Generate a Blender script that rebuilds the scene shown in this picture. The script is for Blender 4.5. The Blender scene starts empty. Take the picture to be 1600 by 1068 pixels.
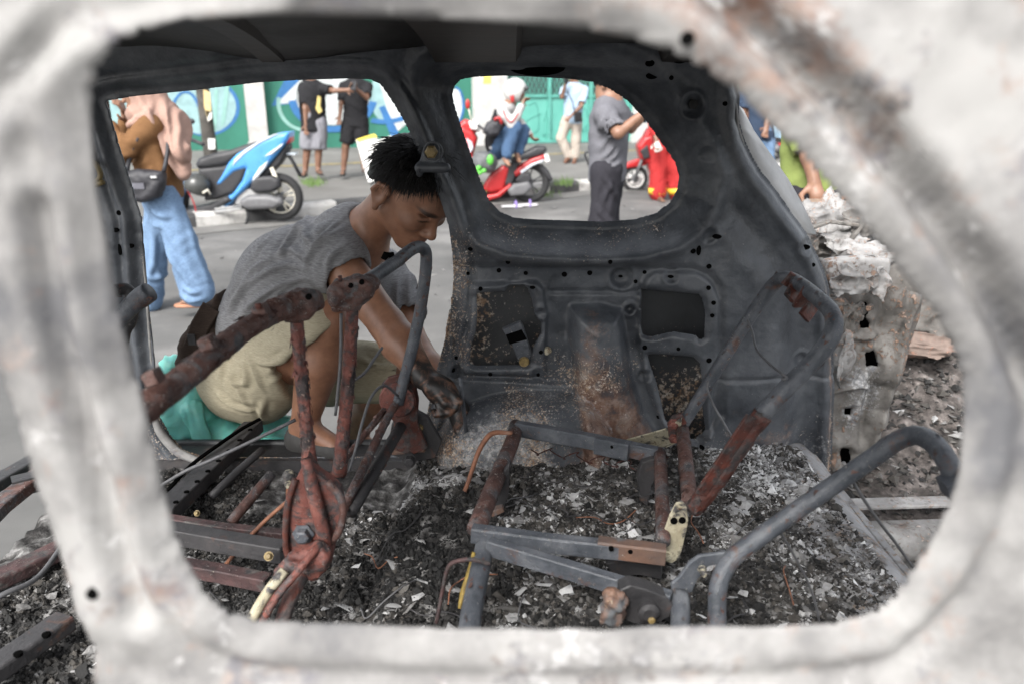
import bpy, bmesh, math, random
import numpy as np
from mathutils import Vector, Matrix
random.seed(7); RNG = np.random.default_rng(7)
R = math.radians

# ------------------------------------------------------------------ camera, sky, sun, exposure
SC = bpy.context.scene; COL = SC.collection
CAM_Z = 1.4; PITCH = R(18.2); FPX = 1200.0
cam_d = bpy.data.cameras.new("camera"); cam = bpy.data.objects.new("camera", cam_d); COL.objects.link(cam)
cam.location = (0, 0, CAM_Z); cam.rotation_euler = (R(90) - PITCH, 0, 0)
cam_d.sensor_width = 36; cam_d.lens = FPX / 1600 * 36; cam_d.clip_start = 0.02; cam_d.clip_end = 800
cam_d.dof.use_dof = True; cam_d.dof.focus_distance = 1.78; cam_d.dof.aperture_fstop = 3.3
SC.camera = cam
w = bpy.data.worlds.new("World"); SC.world = w; w.use_nodes = True
nt = w.node_tree; bg = nt.nodes["Background"]; sky = nt.nodes.new("ShaderNodeTexSky")
sky.sky_type = 'NISHITA'; sky.sun_disc = False; sky.sun_elevation = R(44); sky.sun_rotation = R(205)
sky.air_density = 1.0; sky.dust_density = 4.0; sky.ozone_density = 1.0
hs = nt.nodes.new("ShaderNodeHueSaturation"); hs.inputs["Saturation"].default_value = 0.22
nt.links.new(sky.outputs[0], hs.inputs["Color"]); nt.links.new(hs.outputs[0], bg.inputs[0]); bg.inputs[1].default_value = 0.15
sd = bpy.data.lights.new("sun", 'SUN'); sd.energy = 1.5; sd.angle = R(26); sd.color = (1, .97, .93)
sun = bpy.data.objects.new("sun", sd); COL.objects.link(sun)
_el, _az = R(44), R(205)
sun.rotation_euler = Vector((math.sin(_az)*math.cos(_el), math.cos(_az)*math.cos(_el), math.sin(_el))).to_track_quat('Z', 'Y').to_euler()
SC.view_settings.view_transform = 'Standard'; SC.view_settings.look = 'None'
SC.view_settings.exposure = 1.3; SC.view_settings.gamma = 1.0
SC.render.engine = 'CYCLES'; SC.cycles.use_denoising = True
SC.cycles.max_bounces = 8; SC.cycles.diffuse_bounces = 5

# ------------------------------------------------------------------ measuring: photo pixel -> point on a plane of the place
cp, sp = math.cos(PITCH), math.sin(PITCH)
def ray(px, py):
    u = 534 - py
    return np.array([px - 800.0, FPX*cp + u*sp, -FPX*sp + u*cp])
def W(px, py, Y):            # on the vertical plane Y
    d = ray(px, py); t = Y / d[1]; return np.array([0, 0, CAM_Z]) + d*t
def G(px, py, z=0.0):        # on the level plane z
    d = ray(px, py); t = (z - CAM_Z) / d[2]; return np.array([0, 0, CAM_Z]) + d*t
def WP(px, py, P0, N):       # on any plane
    d = ray(px, py); o = np.array([0, 0, CAM_Z]); t = np.dot(np.array(P0)-o, N)/np.dot(d, N); return o + d*t
def ppm(py, Y): return ray(800, py)[1]/Y      # photo pixels per metre at depth Y
def A(*p): return np.array(p, float)
def unit(v): v = np.array(v, float); return v/np.linalg.norm(v)

# ------------------------------------------------------------------ objects
LOC = {}
def tagp(o, label=None, cat=None, group=None, kind=None):
    if label: o['label'] = label
    if cat: o['category'] = cat
    if group: o['group'] = group
    if kind: o['kind'] = kind
    return o
def thing(name, label, cat, loc, group=None):
    o = bpy.data.objects.new(name, None); COL.objects.link(o); o.location = [float(c) for c in loc]
    o.empty_display_size = .1
    LOC[o.name] = np.array(loc, float); return tagp(o, label, cat, group)
def mesh_obj(name, verts, faces, mats, parent=None, smooth=True, idx=None, attr=None):
    verts = np.asarray(verts, float).reshape(-1, 3)
    base = LOC[parent.name] if parent is not None else np.array([verts[:,0].mean(), verts[:,1].mean(), verts[:,2].min()])
    me = bpy.data.meshes.new(name)
    v = (verts - base)
    if isinstance(faces, np.ndarray) and faces.ndim == 2:
        n, k = faces.shape
        me.vertices.add(len(v)); me.vertices.foreach_set('co', v.astype(np.float32).ravel())
        me.loops.add(n*k); me.loops.foreach_set('vertex_index', faces.astype(np.int32).ravel())
        me.polygons.add(n); me.polygons.foreach_set('loop_start', np.arange(0, n*k, k, dtype=np.int32))
        me.polygons.foreach_set('loop_total', np.full(n, k, dtype=np.int32))
        me.update(calc_edges=True)
    else:
        me.from_pydata([tuple(map(float, p)) for p in v], [], [tuple(int(i) for i in f) for f in faces])
        me.update()
    me.validate()
    for m in (mats if isinstance(mats, (list, tuple)) else [mats]): me.materials.append(m)
    if idx is not None and len(idx) == len(me.polygons): me.polygons.foreach_set('material_index', np.asarray(idx, dtype=np.int32))
    me.polygons.foreach_set('use_smooth', np.full(len(me.polygons), bool(smooth)))
    if attr is not None:
        for k, a in attr.items():
            at = me.attributes.new(k, 'FLOAT', 'POINT'); at.data.foreach_set('value', np.asarray(a, dtype=np.float32))
    o = bpy.data.objects.new(name, me); COL.objects.link(o)
    LOC[o.name] = base
    if parent is not None: o.parent = parent
    else: o.location = [float(c) for c in base]
    return o
def edge_smooth(o, ang=40):
    m = o.modifiers.new('bevel', 'BEVEL'); m.width = 0.002; m.segments = 1; m.limit_method = 'ANGLE'; m.angle_limit = R(ang); return o
def copy_tree(o, off, parent=None):
    c = o.copy(); COL.objects.link(c); c.parent = parent
    LOC[c.name] = LOC.get(o.name, np.zeros(3)) + np.array(off)
    if parent is None: c.location = [float(a)+float(b) for a, b in zip(o.location, off)]
    for ch in list(o.children): copy_tree(ch, off, c)
    return c

class MB:
    def __init__(s): s.v = []; s.f = []; s.m = []
    def add(s, v, f, m=0):
        n = len(s.v); s.v += [tuple(map(float, p)) for p in v]; s.f += [tuple(i+n for i in q) for q in f]; s.m += [m]*len(f); return s
    def build(s, name, mats, parent=None, smooth=True): return mesh_obj(name, s.v, s.f, mats, parent, smooth, s.m)

def catmull(P, n=6):
    P = [np.array(p, float) for p in P]
    if len(P) < 3: return P
    Q = [2*P[0]-P[1]] + P + [2*P[-1]-P[-2]]; out = []
    for i in range(1, len(Q)-2):
        for k in range(n):
            t = k/n; a, b, c, d = Q[i-1], Q[i], Q[i+1], Q[i+2]
            out.append(.5*((2*b) + (-a+c)*t + (2*a-5*b+4*c-d)*t*t + (-a+3*b-3*c+d)*t**3))
    out.append(P[-1]); return out
def frames(P):
    P = [np.array(p, float) for p in P]; T = []
    for i in range(len(P)):
        T.append(unit(P[min(i+1, len(P)-1)] - P[max(i-1, 0)] + 1e-9))
    up = np.array([0, 0, 1.0]) if abs(T[0][2]) < .9 else np.array([0, 1.0, 0])
    n = unit(up - T[0]*np.dot(up, T[0])); F = []
    for t in T:
        n = unit(n - t*np.dot(n, t)); F.append((t, n, np.cross(t, n)))
    return F
def tube(P, r, n=10, smooth=0, cap=True, wob=0.0):
    if smooth:
        m = len(P); rr = r if hasattr(r, '__len__') else [r]*m
        Pn = catmull(P, smooth); k = len(Pn); r = np.interp(np.linspace(0, m-1, k), range(m), rr); P = Pn
    F = frames(P); rr = r if hasattr(r, '__len__') else [r]*len(P); v = []; f = []
    for i, (p, (t, a, b)) in enumerate(zip(P, F)):
        for j in range(n):
            q = 2*math.pi*j/n; k = rr[i]*(1+wob*random.uniform(-1, 1)); v.append(np.array(p) + a*math.cos(q)*k + b*math.sin(q)*k)
    for i in range(len(P)-1):
        for j in range(n): f.append((i*n+j, i*n+(j+1) % n, (i+1)*n+(j+1) % n, (i+1)*n+j))
    if cap: f.append(tuple(range(n))[::-1]); f.append(tuple((len(P)-1)*n+j for j in range(n)))
    return v, f
def sweep(P, sec, up=(0, 0, 1), cap=True):       # sec: list of (side, up) offsets
    P = [np.array(p, float) for p in P]; v = []; f = []; n = len(sec); up = np.array(up, float)
    for i, p in enumerate(P):
        t = unit(P[min(i+1, len(P)-1)] - P[max(i-1, 0)]); s = unit(np.cross(t, up)); u = np.cross(s, t)
        for a, b in sec: v.append(p + s*a + u*b)
    for i in range(len(P)-1):
        for j in range(n): f.append((i*n+j, (i+1)*n+j, (i+1)*n+(j+1) % n, i*n+(j+1) % n))
    if cap: f.append(tuple(range(n))); f.append(tuple((len(P)-1)*n+j for j in range(n))[::-1])
    return v, f
def rect(w, h, c=.003):
    a, b = w/2, h/2
    return [(-a, -b+c), (-a+c, -b), (a-c, -b), (a, -b+c), (a, b-c), (a-c, b), (-a+c, b), (-a, b-c)][::-1]
def channel(w, h, t=.004):   # open U, opening sideways (-side)
    a, b = w/2, h/2
    return [(-a, -b), (a, -b), (a, b), (-a, b), (-a, b-t), (a-t, b-t), (a-t, -b+t), (-a, -b+t)][::-1]
def box(c, s, rot=None):
    c = np.array(c, float); h = np.array(s, float)/2; v = []
    for i in (-1, 1):
        for j in (-1, 1):
            for k in (-1, 1):
                p = h*np.array([i, j, k]); v.append(c + (rot @ p if rot is not None else p))
    return v, [(0, 1, 3, 2), (4, 6, 7, 5), (0, 4, 5, 1), (2, 3, 7, 6), (0, 2, 6, 4), (1, 5, 7, 3)]
def slab(poly3, nrm, th):    # flat polygon of world points given thickness along nrm
    n = len(poly3); nrm = unit(nrm)*th; v = [np.array(p) for p in poly3] + [np.array(p)+nrm for p in poly3]
    return v, [tuple(range(n)), tuple(range(2*n-1, n-1, -1))] + [(i, i+n, (i+1) % n+n, (i+1) % n) for i in range(n)]
def lathe(prof, c, axis, n=24):      # prof [(r, along)]
    axis = unit(axis); a = unit(np.cross(axis, [0, 0, 1.0]) if abs(axis[2]) < .9 else np.cross(axis, [0, 1.0, 0])); b = np.cross(axis, a); v = []; f = []
    m = len(prof)
    for r, z in prof:
        for j in range(n):
            q = 2*math.pi*j/n; v.append(np.array(c) + axis*z + (a*math.cos(q)+b*math.sin(q))*r)
    for i in range(m-1):
        for j in range(n): f.append((i*n+j, i*n+(j+1) % n, (i+1)*n+(j+1) % n, (i+1)*n+j))
    f.append(tuple(range(n))[::-1]); f.append(tuple((m-1)*n+j for j in range(n)))
    return v, f
def torus(c, axis, Rr, r, n=32, k=12, flat=1.0):
    axis = unit(axis); a = unit(np.cross(axis, [0, 0, 1.0]) if abs(axis[2]) < .9 else np.cross(axis, [0, 1.0, 0])); b = np.cross(axis, a); v = []; f = []
    for i in range(n):
        q = 2*math.pi*i/n; e = a*math.cos(q)+b*math.sin(q)
        for j in range(k):
            p = 2*math.pi*j/k; v.append(np.array(c) + e*(Rr + r*math.cos(p)) + axis*r*flat*math.sin(p))
    for i in range(n):
        for j in range(k): f.append((i*k+j, ((i+1) % n)*k+j, ((i+1) % n)*k+(j+1) % k, i*k+(j+1) % k))
    return v, f

def crust(P, r, n, seed=1, size=.006):       # scales of rust lifting off a tube
    rng = np.random.default_rng(seed); P = [np.array(q, float) for q in P]; L = np.cumsum([0]+[np.linalg.norm(b-a) for a, b in zip(P[:-1], P[1:])]); F = frames(P); v = []; f = []
    for _ in range(n):
        t = rng.uniform(0, L[-1]); k = min(int(np.searchsorted(L, t, 'right'))-1, len(P)-2); u = (t-L[k])/(L[k+1]-L[k]+1e-9); c = P[k]*(1-u)+P[k+1]*u; T, a, b = F[k]
        q = rng.uniform(0, 6.28); o = a*math.cos(q)+b*math.sin(q); s = np.cross(T, o); z = size*rng.uniform(.4, 1.3); m = len(v); lift = rng.uniform(.0, .45)
        ang = np.sort(rng.uniform(0, 6.28, 5)); rad = rng.uniform(.5, 1, 5)*z; c = c + o*(r*1.01)
        for x, y in zip(rad*np.cos(ang)*1.5, rad*np.sin(ang)): v.append(c + T*x + s*y + o*(.0006 + lift*max(0, x)-y*y/(2*r)))
        f.append(tuple(range(m, m+5)))
    return v, f

# ------------------------------------------------------------------ noise on arrays
def vnoise(p, seed=0):
    p = np.asarray(p, float); i = np.floor(p).astype(np.int64); f = p - i; f = f*f*(3-2*f)
    def h(a, b, c):
        n = (a*374761393 + b*668265263 + c*2147483647 + seed*1274126177) & 0xffffffff
        n = ((n ^ (n >> 13))*1103515245 + 12345) & 0xffffffff; n = ((n ^ (n >> 16))*2246822519) & 0xffffffff
        return ((n ^ (n >> 15)) & 0xffff)/65535.0
    r = 0
    for dx in (0, 1):
        for dy in (0, 1):
            for dz in (0, 1):
                wgt = (f[..., 0] if dx else 1-f[..., 0])*(f[..., 1] if dy else 1-f[..., 1])*(f[..., 2] if dz else 1-f[..., 2])
                r = r + wgt*h(i[..., 0]+dx, i[..., 1]+dy, i[..., 2]+dz)
    return r*2-1
def fbm(p, seed=0, o=3):
    r = 0; a = 1.0; s = 1.0
    for k in range(o): r = r + a*vnoise(np.asarray(p)*s, seed+k); a *= .5; s *= 2.03
    return r

# ------------------------------------------------------------------ smooth-union solids, meshed with surface nets
def cap(a, b, ra, rb=None, k=.02, sq=None): return ('cap', np.array(a, float), np.array(b, float), ra, ra if rb is None else rb, k, sq)
def ell(c, r, rot=None, k=.02): return ('ell', np.array(c, float), np.array(r, float), rot, k)
def chain(P, rad, k=.02, sq=None): return [cap(P[i], P[i+1], rad[i], rad[i+1], k, sq) for i in range(len(P)-1)]
def extr(poly, Y0, hw, r, k=.01): return ('ext', np.array([(p[0], p[2]) for p in poly]), Y0, hw, r, k)
def poly_sdf(X, Z, poly, near=False):
    d2 = np.full(X.shape, 1e9); s = np.zeros(X.shape, bool); n = len(poly)
    cx = np.zeros(X.shape) if near else None; cz = np.zeros(X.shape) if near else None
    for i in range(n):
        ax, az = poly[i]; bx, bz = poly[(i+1) % n]; ex, ez = bx-ax, bz-az
        t = np.clip(((X-ax)*ex + (Z-az)*ez)/(ex*ex+ez*ez+1e-12), 0, 1)
        qx, qz = ax+ex*t, az+ez*t; dd = (X-qx)**2 + (Z-qz)**2
        if near:
            m = dd < d2; cx = np.where(m, qx, cx); cz = np.where(m, qz, cz)
        d2 = np.minimum(d2, dd)
        c = ((az > Z) != (bz > Z)) & (X < (bx-ax)*(Z-az)/((bz-az) if abs(bz-az) > 1e-12 else 1e-12) + ax); s ^= c
    d = np.sqrt(d2); d = np.where(s, -d, d)
    return (d, cx, cz) if near else d
def bounds(p):
    if p[0] == 'cap':
        r = max(p[3], p[4]) / (min(1, p[6][1]) if p[6] else 1); return np.minimum(p[1], p[2])-r, np.maximum(p[1], p[2])+r
    if p[0] == 'ell': r = max(p[2]); return p[1]-r, p[1]+r
    if p[0] == 'ext': return np.array([p[1][:, 0].min(), p[2]-p[3], p[1][:, 1].min()]), np.array([p[1][:, 0].max(), p[2]+p[3], p[1][:, 1].max()])
def prim_eval(p, X, Y, Z):
    if p[0] == 'cap':
        a, b = p[1].copy(), p[2].copy()
        if p[6]:
            n, s = unit(p[6][0]), p[6][1]; q = (X*n[0]+Y*n[1]+Z*n[2])*(s-1); X, Y, Z = X+q*n[0], Y+q*n[1], Z+q*n[2]
            a = a + n*np.dot(a, n)*(s-1); b = b + n*np.dot(b, n)*(s-1)
        d = b-a; L = np.dot(d, d)+1e-12; t = np.clip(((X-a[0])*d[0]+(Y-a[1])*d[1]+(Z-a[2])*d[2])/L, 0, 1)
        return np.sqrt((X-a[0]-d[0]*t)**2+(Y-a[1]-d[1]*t)**2+(Z-a[2]-d[2]*t)**2) - (p[3]+(p[4]-p[3])*t)
    if p[0] == 'ell':
        x, y, z = X-p[1][0], Y-p[1][1], Z-p[1][2]; M = p[3]
        if M is not None: x, y, z = (M[0][0]*x+M[0][1]*y+M[0][2]*z, M[1][0]*x+M[1][1]*y+M[1][2]*z, M[2][0]*x+M[2][1]*y+M[2][2]*z)
        r = p[2]; k0 = np.sqrt((x/r[0])**2+(y/r[1])**2+(z/r[2])**2); k1 = np.sqrt((x/r[0]**2)**2+(y/r[1]**2)**2+(z/r[2]**2)**2)+1e-9
        return k0*(k0-1)/k1
    if p[0] == 'ext':
        d2 = poly_sdf(X[:, 0, :], Z[:, 0, :], p[1])[:, None, :]; r = p[4]
        q0 = np.broadcast_to(d2 + r, X.shape); q1 = np.abs(Y-p[2])-p[3]+r
        return np.minimum(np.maximum(q0, q1), 0)+np.sqrt(np.maximum(q0, 0)**2+np.maximum(q1, 0)**2)-r
def nets(prims, vox, cut=(), halfs=()):       # cut: prims subtracted; halfs: (point, normal) keeps the side against the normal
    B = [bounds(p) for p in prims]; lo = np.min([b[0] for b in B], 0)-3*vox-.02; hi = np.max([b[1] for b in B], 0)+3*vox+.02
    n = np.ceil((hi-lo)/vox).astype(int)+1; F = np.full(n, 1.0, np.float32)
    ax = [lo[i]+vox*np.arange(n[i]) for i in range(3)]
    def loc(p, pad):
        b = bounds(p); i0 = np.maximum(np.floor((b[0]-pad-lo)/vox).astype(int), 0); i1 = np.minimum(np.ceil((b[1]+pad-lo)/vox).astype(int)+1, n)
        sl = tuple(slice(i0[i], max(i1[i], i0[i])) for i in range(3)); return sl, np.meshgrid(*[ax[i][sl[i]] for i in range(3)], indexing='ij')
    for p in prims:
        k = max(p[5] if p[0] in ('cap', 'ext') else p[4], 1e-4); sl, g = loc(p, k+3*vox)
        if g[0].size == 0: continue
        b = prim_eval(p, *g); a = F[sl]; h = np.clip(.5+.5*(b-a)/k, 0, 1); F[sl] = b + (a-b)*h*1.0 - k*h*(1-h) if False else (b*(1-h)+a*h - k*h*(1-h))
    for p in cut:
        k = max(p[5] if p[0] in ('cap', 'ext') else p[4], 1e-4); sl, g = loc(p, k+3*vox)
        if g[0].size == 0: continue
        b = -prim_eval(p, *g); a = F[sl]; h = np.clip(.5-.5*(b-a)/k, 0, 1); F[sl] = b*(1-h)+a*h + k*h*(1-h)
    if halfs:
        g = np.meshgrid(*ax, indexing='ij', sparse=True)
        for P, N in halfs: F = np.maximum(F, ((g[0]-P[0])*N[0]+(g[1]-P[1])*N[1]+(g[2]-P[2])*N[2]).astype(np.float32))
    S = F < 0
    c = np.zeros(tuple(n-1), np.uint8)
    for i in (0, 1):
        for j in (0, 1):
            for k in (0, 1): c += S[i:n[0]-1+i, j:n[1]-1+j, k:n[2]-1+k]
    act = (c > 0) & (c < 8); I = np.argwhere(act); ID = np.full(tuple(n-1), -1, np.int32); ID[act] = np.arange(len(I))
    pos = np.zeros((len(I), 3)); cnt = np.zeros(len(I))
    cor = [(i, j, k) for i in (0, 1) for j in (0, 1) for k in (0, 1)]
    V = {q: F[I[:, 0]+q[0], I[:, 1]+q[1], I[:, 2]+q[2]] for q in cor}
    for q in cor:
        for d in range(3):
            if q[d] == 0:
                q2 = list(q); q2[d] = 1; a, b = V[q], V[tuple(q2)]; m = (a < 0) != (b < 0); t = np.where(m, a/(a-b+1e-12), 0)
                e = np.array(q, float)[None].repeat(len(I), 0); e[:, d] += t; pos[m] += e[m]; cnt += m
    verts = lo + (I + pos/np.maximum(cnt, 1)[:, None])*vox
    Q = []
    for d in range(3):
        s0 = [slice(None)]*3; s1 = [slice(None)]*3; s0[d] = slice(0, -1); s1[d] = slice(1, None)
        E = np.argwhere(S[tuple(s0)] != S[tuple(s1)]); u, v = (d+1) % 3, (d+2) % 3
        E = E[(E[:, u] > 0) & (E[:, v] > 0) & (E[:, u] < n[u]-1) & (E[:, v] < n[v]-1)]
        du = np.zeros(3, int); du[u] = 1; dv = np.zeros(3, int); dv[v] = 1
        ids = [ID[tuple((E-o).T)] for o in (du+dv, dv, 0*du, du)]
        q = np.stack(ids, 1); fl = S[tuple(E.T)]; q[~fl] = q[~fl][:, ::-1]; Q.append(q)
    return verts, np.concatenate(Q)
def vnormals(v, q):
    n = np.zeros_like(v); a = np.cross(v[q[:, 2]]-v[q[:, 0]], v[q[:, 3]]-v[q[:, 1]])
    for i in range(4): np.add.at(n, q[:, i], a)
    return n/(np.linalg.norm(n, axis=1)[:, None]+1e-12)
def relax(v, q, it=1, lam=.5):
    for _ in range(it):
        s = np.zeros_like(v); c = np.zeros(len(v))
        for i in range(4):
            for j in ((i+1) % 4, (i+3) % 4): np.add.at(s, q[:, i], v[q[:, j]]); np.add.at(c, q[:, i], 1)
        v = v + lam*(s/np.maximum(c, 1)[:, None]-v)
    return v
def solid(name, prims, vox, mat, parent=None, cut=(), halfs=(), disp=None, it=1, attr=None):
    v, q = nets(prims, vox, cut, halfs); v = relax(v, q, it)
    if disp is not None: n = vnormals(v, q); v = v + n*disp(v, n)[:, None]
    return mesh_obj(name, v, q, mat, parent, True, attr={k: f(v) for k, f in attr.items()} if attr else None)

def creases(lines, Y, sig=.008, amp=.008):
    L = [[tuple(W(x, y, Y)[[0, 2]]) for x, y in l] for l in lines]
    def go(v):
        d = np.zeros(len(v))
        for l in L:
            P = [tuple(q) for q in catmull([np.array(q) for q in l], 4)] if len(l) > 2 else l
            r = np.full(len(v), 9.0); fade = np.zeros(len(v)); n = len(P)-1
            for k, ((ax, az), (bx, bz)) in enumerate(zip(P[:-1], P[1:])):
                ex, ez = bx-ax, bz-az; t = np.clip(((v[:, 0]-ax)*ex+(v[:, 2]-az)*ez)/(ex*ex+ez*ez+1e-9), 0, 1); q = np.hypot(v[:, 0]-ax-ex*t, v[:, 2]-az-ez*t)
                m = q < r; fade = np.where(m, np.sin(np.pi*np.clip((k+t)/n, .04, .96)), fade); r = np.where(m, q, r)
            d += amp*fade*(np.exp(-(r/sig)**2) - .55*np.exp(-((r-1.9*sig)/(.9*sig))**2))
        return np.maximum(d, -.45*amp)
    return go

# ------------------------------------------------------------------ materials
MATS = {}
def new_mat(name):
    m = bpy.data.materials.new(name); m.use_nodes = True; t = m.node_tree; return m, t, t.nodes["Principled BSDF"]
def nd(t, kind, **kw):
    n = t.nodes.new(kind)
    for k, v in kw.items(): setattr(n, k, v)
    return n
def ramp(t, stops, fac=None, interp='LINEAR'):
    r = nd(t, "ShaderNodeValToRGB"); e = r.color_ramp.elements; r.color_ramp.interpolation = interp
    while len(e) < len(stops): e.new(.5)
    for x, (p, c) in zip(e, stops): x.position = p; x.color = (*c, 1) if len(c) == 3 else c
    if fac is not None: t.links.new(fac, r.inputs[0])
    return r.outputs[0]
def noise(t, scale, detail=5, rough=.55, co=None, dist=0.0, stretch=None):
    n = nd(t, "ShaderNodeTexNoise"); n.inputs["Scale"].default_value = scale; n.inputs["Detail"].default_value = detail; n.inputs["Roughness"].default_value = rough; n.inputs["Distortion"].default_value = dist
    if co is None: co = nd(t, "ShaderNodeTexCoord").outputs["Object"]
    if stretch:
        mp = nd(t, "ShaderNodeMapping"); mp.inputs["Scale"].default_value = stretch; t.links.new(co, mp.inputs[0]); co = mp.outputs[0]
    t.links.new(co, n.inputs["Vector"]); return n.outputs["Fac"]
def mth(t, op, a, b=0.0, clamp=False):
    n = nd(t, "ShaderNodeMath", operation=op); n.use_clamp = clamp
    for i, x in enumerate((a, b)):
        if isinstance(x, (int, float)): n.inputs[i].default_value = x
        else: t.links.new(x, n.inputs[i])
    return n.outputs[0]
def mixc(t, f, a, b):
    n = nd(t, "ShaderNodeMix", data_type='RGBA')
    for i, x in ((0, f), (6, a), (7, b)):
        if isinstance(x, (int, float)): n.inputs[i].default_value = x
        elif isinstance(x, tuple): n.inputs[i].default_value = (*x, 1)
        else: t.links.new(x, n.inputs[i])
    return n.outputs[2]
def bump(t, b, h, strength, dist=.004):
    n = nd(t, "ShaderNodeBump"); n.inputs["Strength"].default_value = strength; n.inputs["Distance"].default_value = dist
    t.links.new(h, n.inputs["Height"]); t.links.new(n.outputs[0], b.inputs["Normal"])
def M(name, stops, scale=20, rough=.6, metal=0.0, bmp=.2, bscale=90, detail=5, stretch=None, bdist=.003, spec=None, dist=0.0, rvar=.1):
    if name in MATS: return MATS[name]
    m, t, b = new_mat(name); co = nd(t, "ShaderNodeTexCoord").outputs["Object"]
    if not isinstance(stops[0], tuple) or not isinstance(stops[0][1], tuple): stops = [(.3, tuple(c*.8 for c in stops)), (.7, tuple(min(1, c*1.18) for c in stops))]
    f = noise(t, scale, detail, .6, co, dist, stretch); t.links.new(ramp(t, stops, f), b.inputs["Base Color"])
    t.links.new(mth(t, 'ADD', rough-rvar/2, mth(t, 'MULTIPLY', f, rvar), True), b.inputs["Roughness"]); b.inputs["Metallic"].default_value = metal
    if spec is not None: b.inputs["Specular IOR Level"].default_value = spec
    if bmp: bump(t, b, noise(t, bscale, 4, .6, co, 0, stretch), bmp, bdist)
    MATS[name] = m; return m
def burnt(name, base, flakes, amount=.35, fine=120, mid=14, rough=.45, metal=.3, bmp=.25, patch=None, pat_amt=.5, pscale=6, low=.22):
    """scorched sheet metal: base coat, stains, fine flakes of ash and rust; point attributes: 'ash' adds flakes, 'coat' a film of grey ash, 'rust' a film of rust"""
    if name in MATS: return MATS[name]
    m, t, b = new_mat(name); co = nd(t, "ShaderNodeTexCoord").outputs["Object"]
    lo = noise(t, mid, 6, .65, co); c = ramp(t, base, lo)
    if patch:
        pn = noise(t, pscale, 8, .70, co, .5)
        c = mixc(t, mth(t, 'MULTIPLY', mth(t, 'SUBTRACT', pn, 1-pat_amt), 11.0, True), c, ramp(t, patch, noise(t, pscale*3.3, 5, .6, co)))
    n3 = noise(t, 34, 7, .72, co, .3)
    ru = nd(t, "ShaderNodeAttribute", attribute_name='rust').outputs["Fac"]; c = mixc(t, mth(t, 'MULTIPLY', mth(t, 'SUBTRACT', mth(t, 'ADD', mth(t, 'MULTIPLY', ru, .40), n3), .64), 4.0, True), c, ramp(t, [(.36, (.075, .04, .03)), (.48, (.19, .11, .08)), (.58, (.27, .20, .165)), (.7, (.34, .29, .26))], noise(t, 20, 7, .7, co, .4)))
    cw = nd(t, "ShaderNodeAttribute", attribute_name='coat').outputs["Fac"]; c = mixc(t, mth(t, 'MULTIPLY', mth(t, 'SUBTRACT', mth(t, 'ADD', mth(t, 'MULTIPLY', cw, .27), mth(t, 'ADD', mth(t, 'MULTIPLY', n3, .6), mth(t, 'MULTIPLY', noise(t, 110, 5, .7, co), .4))), .66), 8.0, True), c, ramp(t, [(.34, (.07, .075, .085)), (.46, (.20, .205, .215)), (.56, (.36, .36, .36)), (.7, (.55, .55, .54))], noise(t, 48, 7, .72, co, .6)))
    at = nd(t, "ShaderNodeAttribute", attribute_name='ash').outputs["Fac"]
    fn = noise(t, fine, 4, .7, co); f2 = noise(t, fine*.16, 4, .6, co)
    s = mth(t, 'ADD', mth(t, 'MULTIPLY', fn, 1-low), mth(t, 'MULTIPLY', f2, low)); s = mth(t, 'ADD', s, mth(t, 'MULTIPLY', at, .20))
    fac = mth(t, 'MULTIPLY', mth(t, 'SUBTRACT', s, 1-amount), 12.0, True)
    fc = ramp(t, flakes, noise(t, fine*.5, 3, .7, co)); c = mixc(t, fac, c, fc)
    t.links.new(c, b.inputs["Base Color"])
    t.links.new(mth(t, 'ADD', mth(t, 'ADD', rough-.08, mth(t, 'MULTIPLY', lo, .16)), mth(t, 'MULTIPLY', fac, .4), True), b.inputs["Roughness"])
    h = mth(t, 'ADD', mth(t, 'MULTIPLY', fac, .8), mth(t, 'ADD', noise(t, fine*.5, 4, .6, co), mth(t, 'MULTIPLY', n3, .8))); bump(t, b, h, min(1, bmp*1.5), .003)
    MATS[name] = m; return m

# ------------------------------------------------------------------ palette
PEACH = [(.36, (.15, .075, .045)), (.48, (.34, .22, .14)), (.58, (.50, .40, .31)), (.68, (.62, .58, .53))]
WHITEF = [(.3, (.30, .22, .16)), (.55, (.50, .45, .40)), (.8, (.68, .66, .64))]
m_ashwhite = burnt('ash_white_metal', [(.34, (.085, .085, .09)), (.46, (.17, .166, .162)), (.60, (.275, .27, .262))], [(.36, (.20, .14, .105)), (.50, (.10, .098, .10)), (.62, (.38, .375, .37))], .40, 38, 6, .75, 0, .2,
                   patch=[(.35, (.20, .165, .145)), (.5, (.125, .125, .138)), (.65, (.24, .205, .185))], pat_amt=.43, pscale=12)
m_dark = burnt('scorched_blue_grey_metal', [(.34, (.034, .038, .045)), (.5, (.070, .077, .088)), (.68, (.130, .139, .152))], PEACH, .345, 190, 7, .36, .4, .3)
m_soot = burnt('sooty_roof_metal', [(.3, (.004, .004, .004)), (.6, (.008, .0075, .007)), (.8, (.018, .014, .011))], [(.3, (.03, .02, .015)), (.7, (.05, .035, .025))], .33, 40, 3, .6, 0, .3)
m_skin = burnt('scorched_outer_skin', [(.3, (.035, .037, .040)), (.7, (.075, .078, .082))], PEACH, .36, 90, 4, .5, .2, .3)
m_black = M('black_void', (.004, .004, .004), rough=1, bmp=0, spec=0)
m_tubegrey = burnt('grey_burnt_tube', [(.3, (.045, .052, .062)), (.5, (.080, .088, .102)), (.75, (.15, .158, .172))], [(.38, (.17, .065, .04)), (.5, (.26, .20, .16)), (.62, (.46, .45, .43))], .40, 210, 22, .48, .3, .5,
                   patch=[(.4, (.085, .042, .032)), (.7, (.17, .10, .075))], pat_amt=.43, pscale=16)
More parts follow.
